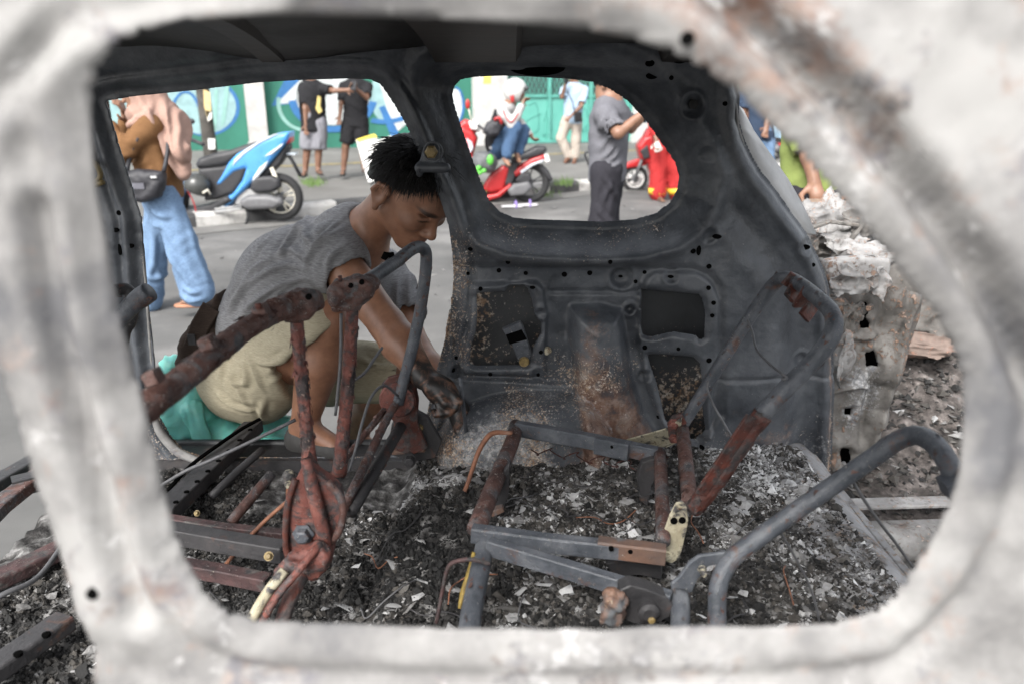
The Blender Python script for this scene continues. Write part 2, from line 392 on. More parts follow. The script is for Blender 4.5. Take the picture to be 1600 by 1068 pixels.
m_tuberust = burnt('rusty_burnt_tube', [(.3, (.035, .022, .02)), (.5, (.095, .045, .036)), (.75, (.19, .125, .11))], [(.38, (.22, .075, .045)), (.5, (.30, .22, .18)), (.62, (.45, .42, .40))], .43, 170, 24, .62, .1, .8,
                   patch=[(.4, (.055, .055, .06)), (.7, (.15, .14, .14))], pat_amt=.51, pscale=22)
m_red = burnt('red_rust_metal', [(.3, (.075, .027, .022)), (.5, (.165, .054, .041)), (.72, (.26, .105, .082))], [(.38, (.035, .03, .03)), (.5, (.10, .06, .05)), (.62, (.40, .30, .26))], .43, 150, 26, .66, 0, .8,
              patch=[(.4, (.035, .030, .031)), (.7, (.105, .08, .077))], pat_amt=.52, pscale=24)
m_darkrust = burnt('dark_red_rust', [(.3, (.035, .016, .014)), (.55, (.10, .028, .018)), (.8, (.17, .045, .03))], [(.38, (.05, .05, .055)), (.6, (.3, .28, .26))], .40, 150, 25, .6, 0, .8, patch=[(.4, (.03, .028, .029)), (.7, (.10, .075, .07))], pat_amt=.52, pscale=26)
m_orange = burnt('orange_scorched_metal', [(.3, (.08, .065, .06)), (.55, (.18, .10, .068)), (.8, (.30, .20, .14))], PEACH, .38, 110, 9, .6, 0, .5, patch=[(.4, (.09, .095, .10)), (.7, (.13, .14, .15))], pat_amt=.45, pscale=8)
m_bone = burnt('blistered_cream_paint', [(.3, (.30, .26, .17)), (.6, (.52, .48, .36)), (.8, (.66, .64, .55))], [(.4, (.06, .055, .05)), (.7, (.25, .14, .07))], .42, 60, 20, .75, 0, .8, patch=[(.4, (.03, .03, .032)), (.7, (.13, .12, .115))], pat_amt=.52, pscale=34)
m_rail = burnt('dark_seat_rail', [(.3, (.022, .022, .024)), (.6, (.05, .048, .05)), (.8, (.10, .085, .08))], [(.3, (.20, .10, .07)), (.7, (.42, .38, .33))], .36, 120, 12, .55, .2, .5, patch=[(.4, (.09, .035, .025)), (.7, (.16, .10, .07))], pat_amt=.40, pscale=10)
m_maroon = burnt('maroon_seat_rail', [(.35, (.03, .02, .021)), (.65, (.10, .052, .05))], PEACH, .40, 160, 18, .6, .2, .7, patch=[(.4, (.03, .03, .032)), (.7, (.12, .11, .10))], pat_amt=.50, pscale=20)
m_wire = M('burnt_wire', (.11, .11, .115), 60, .5, bmp=.2)
m_wirerust = M('rusty_wire', [(.3, (.09, .05, .04)), (.5, (.26, .11, .06)), (.75, (.36, .22, .16))], 18, .7, bmp=.4, bscale=200)
m_bolt = M('brass_bolt', [(.35, (.14, .095, .035)), (.7, (.34, .25, .10))], 90, .5, bmp=.3, bscale=250)
m_floor = M('charred_floor', [(.32, (.012, .012, .012)), (.46, (.04, .038, .037)), (.56, (.13, .128, .125)), (.68, (.34, .335, .33))], 26, .95, bmp=.9, bscale=120, detail=9, bdist=.006)
m_floorlip = burnt('ash_streaked_lip', [(.3, (.17, .17, .175)), (.6, (.34, .34, .345)), (.8, (.5, .5, .5))], [(.3, (.05, .05, .05)), (.6, (.30, .22, .16)), (.85, (.7, .69, .68))], .46, 70, 8, .7, 0, .4, patch=[(.4, (.05, .05, .052)), (.7, (.2, .17, .15))], pat_amt=.45, pscale=9)

def flake_material():
    m, t, b = new_mat('ash_flakes'); at = nd(t, "ShaderNodeAttribute", attribute_name='tone').outputs["Fac"]
    co = nd(t, "ShaderNodeTexCoord").outputs["Object"]; n = noise(t, 90, 4, .6, co)
    f = mth(t, 'ADD', at, mth(t, 'MULTIPLY', mth(t, 'SUBTRACT', n, .5), .3), True)
    t.links.new(ramp(t, [(0, (.006, .006, .006)), (.3, (.022, .021, .020)), (.5, (.075, .068, .060)), (.62, (.17, .165, .16)), (.8, (.40, .40, .40)), (1, (.68, .68, .68))], f), b.inputs["Base Color"])
    b.inputs["Roughness"].default_value = .8; bump(t, b, noise(t, 260, 3, .6, co), .5, .002); return m
m_flake = flake_material()

# ------------------------------------------------------------------ ground, road, pavement
m_asphalt = M('asphalt', [(.3, (.062, .061, .059)), (.44, (.098, .097, .094)), (.54, (.118, .116, .112)), (.64, (.17, .167, .161))], .9, .9, bmp=.35, bscale=160, detail=9)
m_pave = M('pavement', [(.3, (.095, .091, .084)), (.5, (.135, .131, .123)), (.7, (.18, .176, .166))], 1.0, .9, bmp=.3, bscale=90, detail=9)
m_yellow = M('worn_yellow_paint', [(.35, (.14, .13, .10)), (.55, (.28, .22, .085)), (.75, (.34, .27, .11))], 9, .9, bmp=.2)
m_gutter = M('gutter_concrete', [(.3, (.115, .112, .106)), (.7, (.19, .187, .178))], 3, .9, bmp=.3)
def grid_sheet(x0, x1, y0, y1, z, n=2):
    v = [(x, y, z) for y in np.linspace(y0, y1, n) for x in np.linspace(x0, x1, n)]
    return v, [(j*n+i, j*n+i+1, (j+1)*n+i+1, (j+1)*n+i) for j in range(n-1) for i in range(n-1)]
v, f = grid_sheet(-250, 250, -250, 250, 0, 6); tagp(mesh_obj('road', v, f, m_asphalt), kind='structure')
K0, K1 = G(300, 357), G(870, 303); KD = unit((K1-K0)*[1, 1, 0]); KN = A(-KD[1], KD[0], 0)        # kerb line and the direction across the pavement
Q0, Q1 = G(330, 235, .14), G(840, 225, .14); QD = unit((Q1-Q0)*[1, 1, 0]); QN = A(-QD[1], QD[0], 0)  # wall line
def kq(s, o, z): p = K0 + KD*s + KN*o; return A(p[0], p[1], z)
def qq(s, o, z): p = Q0 + QD*s + QN*o; return A(p[0], p[1], z)
pv = [kq(-9, .16, .14), kq(15, .16, .14), qq(24, 1, .14), qq(-14, 1, .14)]
tagp(mesh_obj('pavement', *slab(pv, A(0, 0, -1), .13), m_pave, smooth=False), kind='structure')
Y0_, Y1_ = G(495, 258, .14), G(870, 241, .14); yd = unit((Y1_-Y0_)*[1, 1, 0]); yn = A(-yd[1], yd[0], 0)*.11
tagp(mesh_obj('yellow_line', *slab([Y0_-yd*5-yn+A(0, 0, .004), Y1_+yd*9-yn+A(0, 0, .004), Y1_+yd*9+yn+A(0, 0, .004), Y0_-yd*5+yn+A(0, 0, .004)], A(0, 0, 1), .004), m_yellow, smooth=False), kind='structure')
def kerb_material():
    m, t, b = new_mat('kerb_blocks'); co = nd(t, "ShaderNodeTexCoord").outputs["Object"]; s = nd(t, "ShaderNodeSeparateXYZ"); t.links.new(co, s.inputs[0])
    ang = math.atan2(KD[1], KD[0]); al = mth(t, 'ADD', mth(t, 'MULTIPLY', s.outputs[0], math.cos(ang)), mth(t, 'MULTIPLY', s.outputs[1], math.sin(ang)))
    k = mth(t, 'GREATER_THAN', mth(t, 'FRACT', mth(t, 'ADD', mth(t, 'MULTIPLY', al, .95), 60.30)), .5)
    n = noise(t, 6, 6, .65, co); wh = ramp(t, [(.3, (.22, .21, .20)), (.5, (.46, .45, .43)), (.7, (.55, .54, .525))], n); bl = ramp(t, [(.3, (.03, .03, .032)), (.7, (.09, .09, .09))], n)
    t.links.new(mixc(t, k, bl, wh), b.inputs["Base Color"]); b.inputs["Roughness"].default_value = .85; bump(t, b, noise(t, 40, 4, .6, co), .3, .004); return m
ks = [(-.0, 0), (-.0, .11), (.03, .152), (.15, .156), (.17, .14), (.17, 0)]
v = []; f = []; NS = 60
for i in range(NS):
    s = -9 + 24*i/(NS-1)
    for a, b_ in ks: v.append(kq(s, a+.008*math.sin(i*2.3), b_+.006*math.sin(i*1.7)*(b_ > .05)))
for i in range(NS-1):
    for j in range(5): f.append((i*6+j, (i+1)*6+j, (i+1)*6+j+1, i*6+j+1))
tagp(mesh_obj('kerb', v, f, kerb_material(), smooth=False), kind='structure')
tagp(mesh_obj('gutter_strip', *slab([kq(-9, -.42, .004), kq(15, -.42, .004), kq(15, 0, .004), kq(-9, 0, .004)], A(0, 0, 1), .006), m_gutter, smooth=False), kind='structure')

# ------------------------------------------------------------------ walls and gates across the street
m_green = M('green_painted_wall', [(.3, (.018, .125, .085)), (.6, (.028, .165, .115)), (.8, (.045, .20, .145))], 2.2, .7, bmp=.25, bscale=50, stretch=(1, 1, .4))
m_teal = M('teal_painted_steel', [(.3, (.075, .29, .24)), (.6, (.105, .355, .295)), (.8, (.13, .40, .335))], 1.6, .55, bmp=.1, bscale=30)
m_teald = M('teal_frame', (.085, .30, .25), 4, .5)
m_whitep = M('white_washed_pillar', [(.25, (.32, .31, .30)), (.5, (.46, .45, .435)), (.8, (.51, .50, .49))], 3, .85, bmp=.2, bscale=60)
m_gwhite = M('spray_white', (.47, .50, .50), 5, .7, bmp=0); m_gblue = M('spray_blue', (.03, .135, .33), 5, .7, bmp=0); m_gaqua = M('spray_aqua', (.24, .38, .39), 6, .7, bmp=0); m_gpale = M('spray_pale_green', (.22, .40, .36), 5, .7, bmp=0)
m_mesh = M('dark_gate_mesh', (.035, .075, .065), 9, .7, bmp=.3)
m_scrib = M('pencil_scrawl', (.05, .22, .19), 5, .8, bmp=0)
def sq(px, py=200):       # position along the wall line of a photo pixel column
    p = WP(px, py, Q0, QN); return float(np.dot(p-Q0, QD))
def wallpiece(name, s0, s1, z0, z1, o0, o1, m, parent=None): 
    c = [qq(s0, o0, z0), qq(s1, o0, z0), qq(s1, o1, z0), qq(s0, o1, z0)]
    return mesh_obj(name, *slab(c, A(0, 0, 1), z1-z0), m, parent, False)
def paint(name, px, m, lift, parent): 
    P = [WP(x, y, Q0-QN*lift, QN) for x, y in px]; return mesh_obj(name, *slab(P, -QN, .004), m, parent, False)
def blob(cx, cy, rx, ry, a0=0, a1=360, n=26): return [(cx+rx*math.cos(R(a0+(a1-a0)*i/(n-1))), cy+ry*math.sin(R(a0+(a1-a0)*i/(n-1)))) for i in range(n)]
def arc(cx, cy, rx, ry, w_, a0, a1, n=22): return blob(cx, cy, rx, ry, a0, a1, n) + blob(cx, cy, rx-w_, ry-w_*.8, a1, a0, n)
wl = thing('boundary_wall', 'green painted wall behind the blue scooter with rounded aqua and blue graffiti', 'wall', qq(sq(260), 0, .14))
wallpiece('wall_panel', -14, sq(387), .14, 3.1, 0, .15, m_green, wl)
paint('graffiti_outline', blob(321, 168, 54, 45), m_gblue, .002, wl); paint('graffiti_fill', blob(318, 168, 51, 42), m_gaqua, .008, wl)
paint('graffiti_stripe', [(352, 130), (358, 135), (352, 190), (345, 200)], m_gpale, .014, wl); paint('graffiti_stripe', [(335, 140), (341, 140), (338, 206), (332, 206)], m_gpale, .014, wl)
paint('graffiti_fill', [(150, 120), (258, 118), (282, 150), (278, 192), (240, 205), (150, 200)], m_gaqua, .005, wl); paint('graffiti_stroke', arc(290, 190, 26, 48, 5, 180, 330), m_gblue, .014, wl)
paint('graffiti_stroke', arc(225, 150, 60, 50, 6, 200, 350), m_gblue, .016, wl)
wl = thing('boundary_wall', 'green painted wall behind the two people in black with white and blue graffiti', 'wall', qq(sq(560), 0, .14))
wallpiece('wall_panel', sq(418), sq(738), .14, 3.1, 0, .15, m_green, wl)
paint('graffiti_stroke', [(448, 118), (424, 166), (452, 163), (470, 118)], m_gblue, .002, wl); paint('graffiti_fill', [(470, 124), (436, 158), (432, 163), (472, 160), (474, 124)], m_gwhite, .008, wl)
paint('graffiti_fill', blob(520, 150, 58, 46), m_gwhite, .008, wl); paint('graffiti_stroke', arc(520, 150, 70, 57, 12, 10, 172), m_gblue, .014, wl)
paint('graffiti_fill', blob(612, 150, 34, 46), m_gaqua, .005, wl); paint('graffiti_fill', [(590, 120), (640, 120), (640, 190), (622, 205), (606, 175)], m_gwhite, .008, wl)
paint('graffiti_stroke', [(592, 168), (601, 165), (625, 212), (620, 224), (612, 216)], m_gblue, .014, wl); paint('graffiti_stroke', arc(600, 150, 62, 44, 9, 20, 110), m_gblue, .016, wl)
paint('graffiti_stroke', arc(478, 160, 46, 46, 6, 100, 190), m_gpale, .012, wl); paint('graffiti_fill', blob(711, 165, 12, 26), m_gwhite, .008, wl); paint('graffiti_stroke', arc(711, 165, 15, 30, 4, 270, 450), m_gblue, .012, wl)
def pillar(label, x0, x1, st=None):
    t = thing('gate_pillar', label, 'pillar', qq(sq((x0+x1)/2), 0, .14), 'white pillars along the wall')
    wallpiece('pillar_shaft', sq(x0), sq(x1), .14, 3.2, -.22, .3, m_whitep, t); wallpiece('pillar_cap', sq(x0)-.06, sq(x1)+.06, 3.2, 3.3, -.28, .36, m_whitep, t)
    wallpiece('plinth', sq(x0)-.03, sq(x1)+.03, .14, .3, -.25, .3, m_whitep, t)
    if st: mesh_obj('sticker', *slab([WP(x, y, Q0-QN*.222, QN) for x, y in st], -QN, .004), M('yellow_sticker', (.62, .55, .12), bmp=0), t, False)
pillar('white pillar between the two graffiti walls, right of the pole', 388, 418)
pillar('wide white pillar with a yellow sticker beside the teal gate', 738, 789, [(756, 112), (768, 112), (767, 131), (755, 131)])
pillar('white pillar to the right of the man in the grey shirt', 986, 1007)
def gate(label, x0, x1, nv, scr):
    s0, s1 = sq(x0), sq(x1); t = thing('steel_gate', label, 'gate', qq((s0+s1)/2, 0, .14), 'teal gates of the yard')
    zt = float(WP((x0+x1)/2, 152, Q0, QN)[2])
    wallpiece('sheet_panel', s0, s1, .16, zt, .03, .06, m_teal, t); wallpiece('mesh_panel', s0, s1, zt, 3.0, .05, .06, m_mesh, t)
    for z in (.16, zt, 2.95): wallpiece('rail', s0, s1, z, z+.06, -.02, .03, m_teald, t)
    for i in range(nv+1): s = s0+(s1-s0-.08)*i/nv; wallpiece('stile', s, s+.08, .16, 3.05, -.03, .028, m_teald, t)
    mb = MB(); n = int((s1-s0)/.11)
    for i in range(n):
        s = s0+(s1-s0)*i/n; mb.add(*tube([qq(s, .04, zt), qq(s+.35, .04, zt+.8), qq(s, .04, zt+1.4)], .008, 4, cap=False)); mb.add(*tube([qq(s+.35, .035, zt), qq(s, .035, zt+.8), qq(s+.35, .035, zt+1.4)], .008, 4, cap=False))
    mb.build('wire_lattice', m_teald, t)
    if scr:
        mb = MB()
        for P in ([(826, 165), (838, 163), (842, 200), (828, 208), (823, 190), (846, 178)], [(850, 190), (856, 172), (862, 205), (848, 212), (866, 218)], [(905, 178), (915, 170), (920, 200), (908, 205), (925, 190)]):
            mb.add(*tube([WP(x, y, Q0+QN*.025, QN) for x, y in P], .008, 5, 4))
        mb.build('scrawl', m_scrib, t)
gate('teal steel gate with dark mesh top behind the red scooter rider', 789, 986, 3, True)
gate('teal steel gate with dark mesh top beyond the red trousers', 1007, 1260, 4, False)
m_blueb = M('pale_blue_wall', (.17, .33, .46), 3, .7, bmp=.1)
e = thing('boundary_wall', 'pale blue wall at the far right end of the street, seen past the pillar', 'wall', qq(sq(1330), 0, .14)); wallpiece('wall_panel', sq(1260), sq(1900), .14, 3.0, 0, .15, m_blueb, e); wallpiece('coping', sq(1260), sq(1900), 3.0, 3.08, -.05, .2, m_whitep, e)

# pole
pt, pb = W(314, 120, 14.6), W(329, 239, 14.6); d_ = pb-pt
po = thing('utility_pole', 'dark street pole with torn posters in front of the aqua graffiti', 'pole', A(pb[0], pb[1], .14))
mesh_obj('shaft', *tube([pb*[1, 1, 0]+A(0, 0, .14), pb, pt, pt-d_*2.5], [.125, .125, .115, .09], 16), M('weathered_pole', [(.3, (.03, .028, .025)), (.6, (.075, .068, .06)), (.8, (.16, .15, .13))], 6, .85, bmp=.4, bscale=30), po)
for pl, c in (([(318, 140), (328, 144), (330, 172), (324, 185), (319, 166)], (.55, .42, .20)), ([(322, 172), (331, 176), (331, 186), (325, 190)], (.62, .6, .55)), ([(325, 217), (336, 217), (336, 233), (326, 234)], (.66, .66, .64))):
    mesh_obj('torn_poster', *slab([W(x, y, 14.46) for x, y in pl], A(0, -1, 0), .006), M('poster_%d' % int(c[2]*100), c, bmp=0), po, False)

# ------------------------------------------------------------------ the burnt car
YF = 1.82; FLZ = .50
car = thing('burnt_car', 'burnt-out car shell with ash-white window frame that encloses the seat frames', 'car', A(-.2, 1.17, 0))
def FX(px): return [tuple(W(x, y, YF)[[0, 2]]) for x, y in px]
P_DOOR = [(317, 720), (281, 707), (260, 682), (243, 650), (238, 579), (230, 509), (223, 451), (220, 398), (216, 342), (201, 297), (179, 226), (163, 172), (158, 160), (165, 157), (200, 151), (300, 141), (400, 129), (470, 125), (540, 123), (575, 124), (592, 131), (610, 157), (628, 187), (640, 211), (655, 247), (670, 280), (688, 316), (700, 355), (706, 400), (707, 440), (704, 483), (694, 534), (686, 564), (672, 620), (662, 670), (648, 716)]
P_WIN = [(704, 148), (708, 135), (719, 124), (740, 120), (785, 118), (837, 120), (890, 123), (929, 128), (956, 139), (982, 156), (1008, 182), (1029, 211), (1047, 237), (1061, 258), (1067, 279), (1063, 300), (1051, 320), (1029, 338), (995, 348), (942, 352), (890, 350), (837, 348), (803, 345), (780, 335), (764, 318), (751, 289), (735, 247), (719, 200), (708, 166)]
def z6(P): return [(680+x/2.966, 380+y/2.966) for x, y in P]
H1 = z6([(190, 250), (200, 235), (325, 228), (335, 205), (350, 195), (410, 198), (430, 215), (450, 280), (465, 340), (492, 370), (490, 420), (460, 470), (445, 520), (440, 560), (420, 568), (360, 570), (190, 572), (160, 560), (165, 480), (188, 420), (195, 340)])
H2 = z6([(955, 215), (1215, 228), (1230, 260), (1240, 320), (1235, 420), (1215, 435), (1200, 415), (1100, 405), (1000, 432), (965, 425), (952, 380)])
H3 = z6([(985, 520), (1010, 513), (1190, 516), (1215, 540), (1225, 600), (1228, 760), (1240, 840), (1200, 900), (1150, 890), (1060, 800), (1045, 720), (1025, 640), (1000, 570)])
P_REAR = [(1120, 55), (1150, 105), (1160, 150), (1158, 185), (1165, 215), (1178, 245), (1192, 270), (1215, 300), (1235, 330), (1258, 360), (1278, 395), (1292, 425), (1300, 450), (1304, 500), (1307, 560), (1309, 620), (1306, 680), (1303, 760), (1303, 850)]
rear = FX(P_REAR); OUT = [(-1.12, 1.49), (rear[0][0], 1.50)] + rear + [(rear[-1][0], .30), (-1.12, .30)]
HOLES = [FX(P_DOOR), FX(P_WIN), FX(H1), FX(H2), FX(H3)]
BULGE = FX(z6([(632, 305), (760, 300), (860, 318), (880, 450), (905, 600), (960, 780), (1015, 880), (1015, 960), (690, 960), (660, 760), (640, 620), (628, 450)]))
WHEEL = FX([(600, 860), (672, 700), (700, 652), (730, 630), (770, 617), (815, 610), (868, 609), (920, 618), (950, 655), (965, 860)])
STEP = FX([(700, 416), (1075, 416), (1105, 422), (1120, 440), (1122, 470), (1121, 640), (1090, 690), (930, 690), (905, 600), (860, 600), (700, 590)])
PAN1 = FX(z6([(165, 195), (470, 180), (505, 215), (520, 330), (515, 500), (510, 625), (120, 615), (95, 560), (150, 400)]))
PAN2 = FX(z6([(975, 160), (1010, 130), (1200, 120), (1270, 170), (1305, 250), (1300, 560), (1270, 700), (1265, 880), (1060, 880), (970, 640), (940, 440), (940, 260)]))
def sst(x, a, b): t = np.clip((x-a)/(b-a), 0, 1); return t*t*(3-2*t)
def pline_d(X, Z, P):
    d = np.full(X.shape, 9.0)
    for (ax, az), (bx, bz) in zip(P[:-1], P[1:]):
        ex, ez = bx-ax, bz-az; t = np.clip(((X-ax)*ex+(Z-az)*ez)/(ex*ex+ez*ez+1e-9), 0, 1); d = np.minimum(d, np.hypot(X-ax-ex*t, Z-az-ez*t))
    return d
RIDGE = FX([(690, 60), (672, 120), (690, 190), (705, 260), (724, 330), (735, 375), (770, 395), (1050, 395)])
LIPS = [FX([(700, 414), (1075, 414), (1108, 422), (1123, 445), (1124, 640)]), FX([(1112, 586), (1200, 582), (1310, 590)]), FX([(860, 458), (1000, 458)]), FX([(780, 100), (850, 106), (1000, 108)])]
DIMP = [(972, 436, .032, .016), (1080, 165, .03, .012), (985, 486, .014, .012), (845, 490, .016, .008), (841, 586, .02, .008), (1008, 586, .018, .008), (1047, 430, .02, .008), (1120, 560, .016, .006), (715, 585, .02, .008), (1104, 241, .02, .006), (1103, 365, .022, .006), (1252, 383, .022, .006), (1250, 560, .02, .008)]
def far_relief(X, Z):
    y = np.zeros(X.shape)
    dw = poly_sdf(X, Z, HOLES[1]); y += .050*(1-sst(dw, .0, .075)) - .006*np.exp(-((dw-.012)/.005)**2) - .016*np.exp(-((dw-.085)/.022)**2) - .022*np.exp(-((dw-.075)/.020)**2)*sst(1.09-Z, 0, .05)
    dd = poly_sdf(X, Z, HOLES[0]); y += .018*(1-sst(dd, .012, .035)) + .01*np.exp(-((dd-.05)/.008)**2)
    y += .015*sst(-poly_sdf(X, Z, STEP), -.003, .006)
    y -= .015*sst(-poly_sdf(X, Z, PAN1), -.003, .007); y -= .015*sst(-poly_sdf(X, Z, PAN2), -.003, .007)
    for h in HOLES[2:]: y += .010*(1-sst(poly_sdf(X, Z, h), .0, .012))
    y -= .050*sst(-poly_sdf(X, Z, BULGE), -.010, .022)*sst(1.12-Z, 0, .22) + .02*sst(-poly_sdf(X, Z, BULGE), .0, .06)
    dwh = np.clip(-poly_sdf(X, Z, WHEEL), 0, .14); y -= .13*np.sqrt(np.clip(1-(1-dwh/.14)**2, 0, 1))*sst(dwh, -.003, .012)
    for L in LIPS: y += .007*np.exp(-(pline_d(X, Z, L)/.005)**2)
    for px, py, r, h in DIMP:
        c = FX([(px, py)])[0]; d = np.hypot(X-c[0], Z-c[1]); y += h*(1-sst(d, r*.4, r)) - h*.5*np.exp(-((d-r)/.005)**2)
    dr = pline_d(X, Z, rear); y += .022*(1-sst(dr, .004, .02)) - .012*np.exp(-((dr-.035)/.012)**2) + .02*np.exp(-((dr-.10)/.04)**2)*sst(1.25-Z, 0, .2)
    y -= .05*sst(X, .25, .62)*sst(1.3-Z, -.1, .35)*(1-sst(X, .62, .80))
    y -= .05*sst(Z, 1.40, 1.50)
    return y + .0035*fbm(np.stack([X*7, Z*7, 0*X], -1), 3) + .0012*fbm(np.stack([X*40, Z*40, 0*X], -1), 5)
def far_ash(X, Z):
    dw = poly_sdf(X, Z, HOLES[1]); a = .55*np.exp(-((dw-.02)/.03)**2)*sst(1.12-Z, 0, .04)*sst(Z, .9, 1.0)
    a += .55*np.exp(-((X-.02)/.26)**2-((Z-1.035)/.05)**2) + .45*np.exp(-((X+.12)/.05)**2-((Z-.92)/.20)**2)
    a += .75*np.exp(-((X-.14)/.14)**2-((Z-.70)/.09)**2) + .35*sst(.95-Z, 0, .3)*(1-sst(X, .35, .5)) + .35*sst(.66-Z, 0, .12)
    dd = poly_sdf(X, Z, HOLES[0]); a += .40*np.exp(-(dd/.04)**2)*sst(1.25-Z, 0, .1)*sst(X, -.5, -.2) + .4*np.exp(-(dd/.008)**2)
    dr = pline_d(X, Z, rear); a += .8*np.exp(-((dr-.012)/.010)**2)*sst(1.35-Z, 0, .2)
    a += .42*sst(-poly_sdf(X, Z, WHEEL), -.01, .04)*(1-.6*sst(X, .06, .16))
    return a*(.75+.5*fbm(np.stack([X*9, Z*9, 0*X], -1), 11)) - .55*sst(Z, 1.06, 1.2)
def far_coat(X, Z):
    dw = -poly_sdf(X, Z, WHEEL); a = 1.0*sst(dw, -.01, .05)*(1-.8*sst(X, .06, .16)) + .5*np.exp(-(np.abs(dw)/.012)**2)*sst(Z, .5, .55) + .55*sst(.62-Z, 0, .10)*sst(X, .2, .4)
    b = -poly_sdf(X, Z, BULGE); return a + .55*np.exp(-((X-.11)/.09)**2-((Z-.66)/.07)**2)*(b > 0)
def far_rust(X, Z):
    b = -poly_sdf(X, Z, BULGE); a = .95*sst(b, -.01, .02)*sst(.86-Z, 0, .28) + .5*sst(b, -.03, .01)*np.exp(-((X-.19)/.035)**2)*sst(.95-Z, 0, .1)
    dr = pline_d(X, Z, rear); return a + .6*np.exp(-((X-.66)/.10)**2-((Z-.55)/.04)**2) + .6*np.exp(-((dr-.014)/.008)**2)*sst(.95-Z, 0, .1) + .5*np.exp(-((X-.15)/.1)**2-((Z-.54)/.04)**2)
def panel(name, out, holes, yfun, step, mat, parent, relief, ash, thick, off=1.0):
    o = np.array(out); x0, x1, z0, z1 = o[:, 0].min(), o[:, 0].max(), o[:, 1].min(), o[:, 1].max()
    X, Z = np.meshgrid(np.arange(x0-step, x1+2*step, step), np.arange(z0-step, z1+2*step, step), indexing='ij')
    g, cx, cz = poly_sdf(X, Z, out, True)
    for h in holes:
        d, hx, hz = poly_sdf(X, Z, h, True); m = -d > g; g = np.where(m, -d, g); cx = np.where(m, hx, cx); cz = np.where(m, hz, cz)
    keep = g < .72*step; sn = (g > -.28*step) & keep; X = np.where(sn, cx, X); Z = np.where(sn, cz, Z)
    rl = relief(X, Z)
    for _ in range(1):
        e = np.pad(rl, 1, mode='edge'); rl = (e[:-2, 1:-1]+e[2:, 1:-1]+e[1:-1, :-2]+e[1:-1, 2:]+2*rl)/6
    Y = yfun(X, Z) + rl; nx, nz = X.shape; ids = np.arange(nx*nz).reshape(nx, nz)
    fk = keep[:-1, :-1] & keep[1:, :-1] & keep[1:, 1:] & keep[:-1, 1:]
    q = np.stack([ids[:-1, :-1][fk], ids[1:, :-1][fk], ids[1:, 1:][fk], ids[:-1, 1:][fk]], 1)
    u, inv = np.unique(q, return_inverse=True); v = np.stack([X.ravel()[u], Y.ravel()[u], Z.ravel()[u]], 1)
    at = {k: fn(v[:, 0], v[:, 2]) for k, fn in (ash.items() if isinstance(ash, dict) else {'ash': ash}.items())} if ash else None
    ob = mesh_obj(name, v, inv.reshape(q.shape), mat, parent, True, attr=at)
    s = ob.modifiers.new('thickness', 'SOLIDIFY'); s.thickness = thick; s.offset = -1.0*off; s.use_rim = True
    return ob
far = panel('side_panel', OUT, HOLES, lambda X, Z: np.full(X.shape, YF), .004, m_dark, car, far_relief, {'ash': far_ash, 'coat': far_coat, 'rust': far_rust}, .004)
def on_far(px, py, lift=.0): 
    x, z = FX([(px, py)])[0]; return A(x, YF + float(far_relief(np.array([x]), np.array([z]))[0]) - lift, z)
# punched holes of the pressing, as short black cups
mb = MB()
hl = z6([(337, 78), (803, 72), (295, 132), (150, 148), (420, 145), (718, 142), (973, 138), (1252, 192), (1273, 258), (1267, 316), (1253, 520), (1265, 568), (970, 480), (1120, 478), (95, 540), (78, 598), (255, 607), (477, 612), (490, 503), (210, 212), (1222, 917), (1032, 798), (930, 180), (600, 150)])
for x, y in hl + [(1103, 412), (1264, 410), (1131, 162), (1046, 122), (1280, 560), (180, 360), (1079, 389), (655, 300), (203, 385), (185, 333)]:
    p = on_far(x, y, .001); r = random.uniform(.004, .006); mesh_obj('punched_hole', *lathe([(r, .010), (r*1.12, -.0008), (r, -.0016), (0.0005, -.0012)], p, A(0, 1, 0), 12), m_black, car, False)
for x, y, w_, h_, a in [(1115, 366, 14, 7, 0), (1252, 383, 15, 8, 5), (1088, 388, 7, 16, 0), (972, 436, 7, 4, 0), (1047, 431, 9, 5, 0), (735, 388, 8, 9, 0), (1057, 94, 22, 12, 25), (1016, 119, 18, 10, 20), (185, 391, 6, 18, 0), (832, 449, 9, 5, 0), (840, 105, 90, 26, 4), (1010, 100, 14, 10, 0)]:
    c = on_far(x, y); pl = [on_far(x, y, .003)+A(.0, 0, 0)+A(math.cos(q)*w_*.5, 0, math.sin(q)*h_*.5)/ppm(y, YF) for q in np.linspace(0, 2*math.pi, 17)[:-1]]; mesh_obj('punched_slot', *slab(pl, A(0, 1, 0), .006), m_black, car, False)
# outer skin seen through the access holes
sk = thing_parent = car
def skin_y(X, Z): return np.full(X.shape, YF+.12)
panel('outer_skin', [(-.14, .35), (.62, .35), (.60, 1.02), (-.10, 1.02)], [], skin_y, .02, m_skin, car, lambda X, Z: .004*fbm(np.stack([X*4, Z*4, 0*X], -1), 21), lambda X, Z: .55+.5*fbm(np.stack([X*5, Z*5, 0*X], -1), 22)-1.0*sst(X, .25, .35)*sst(Z, .80, .86), .004)
# latch bracket hanging in the left access hole
lb = MB(); P = z6([(310, 400), (395, 365), (408, 385), (450, 520), (440, 560), (390, 558), (355, 470)]); lb.add(*slab([W(x, y, YF+.02) for x, y in P], A(0, 1, 0), .02))
latch = lb.build('latch_bracket', m_tubegrey, car, False); edge_smooth(latch)
mesh_obj('slot', *slab([W(x, y, YF+.017) for x, y in z6([(328, 425), (400, 400), (425, 445), (345, 468)])], A(0, 1, 0), .006), m_black, latch, False)
mesh_obj('bolt', *lathe([(.013, 0), (.013, .008), (.010, .012), (.001, .012)], W(819, 564, YF+.018), A(0, -1, 0), 14), m_bolt, latch, False)
mesh_obj('clip', *lathe([(.011, 0), (.011, .006), (.001, .007)], W(855, 547, YF+.01), A(0, -1, 0), 10), m_bone, car, False)
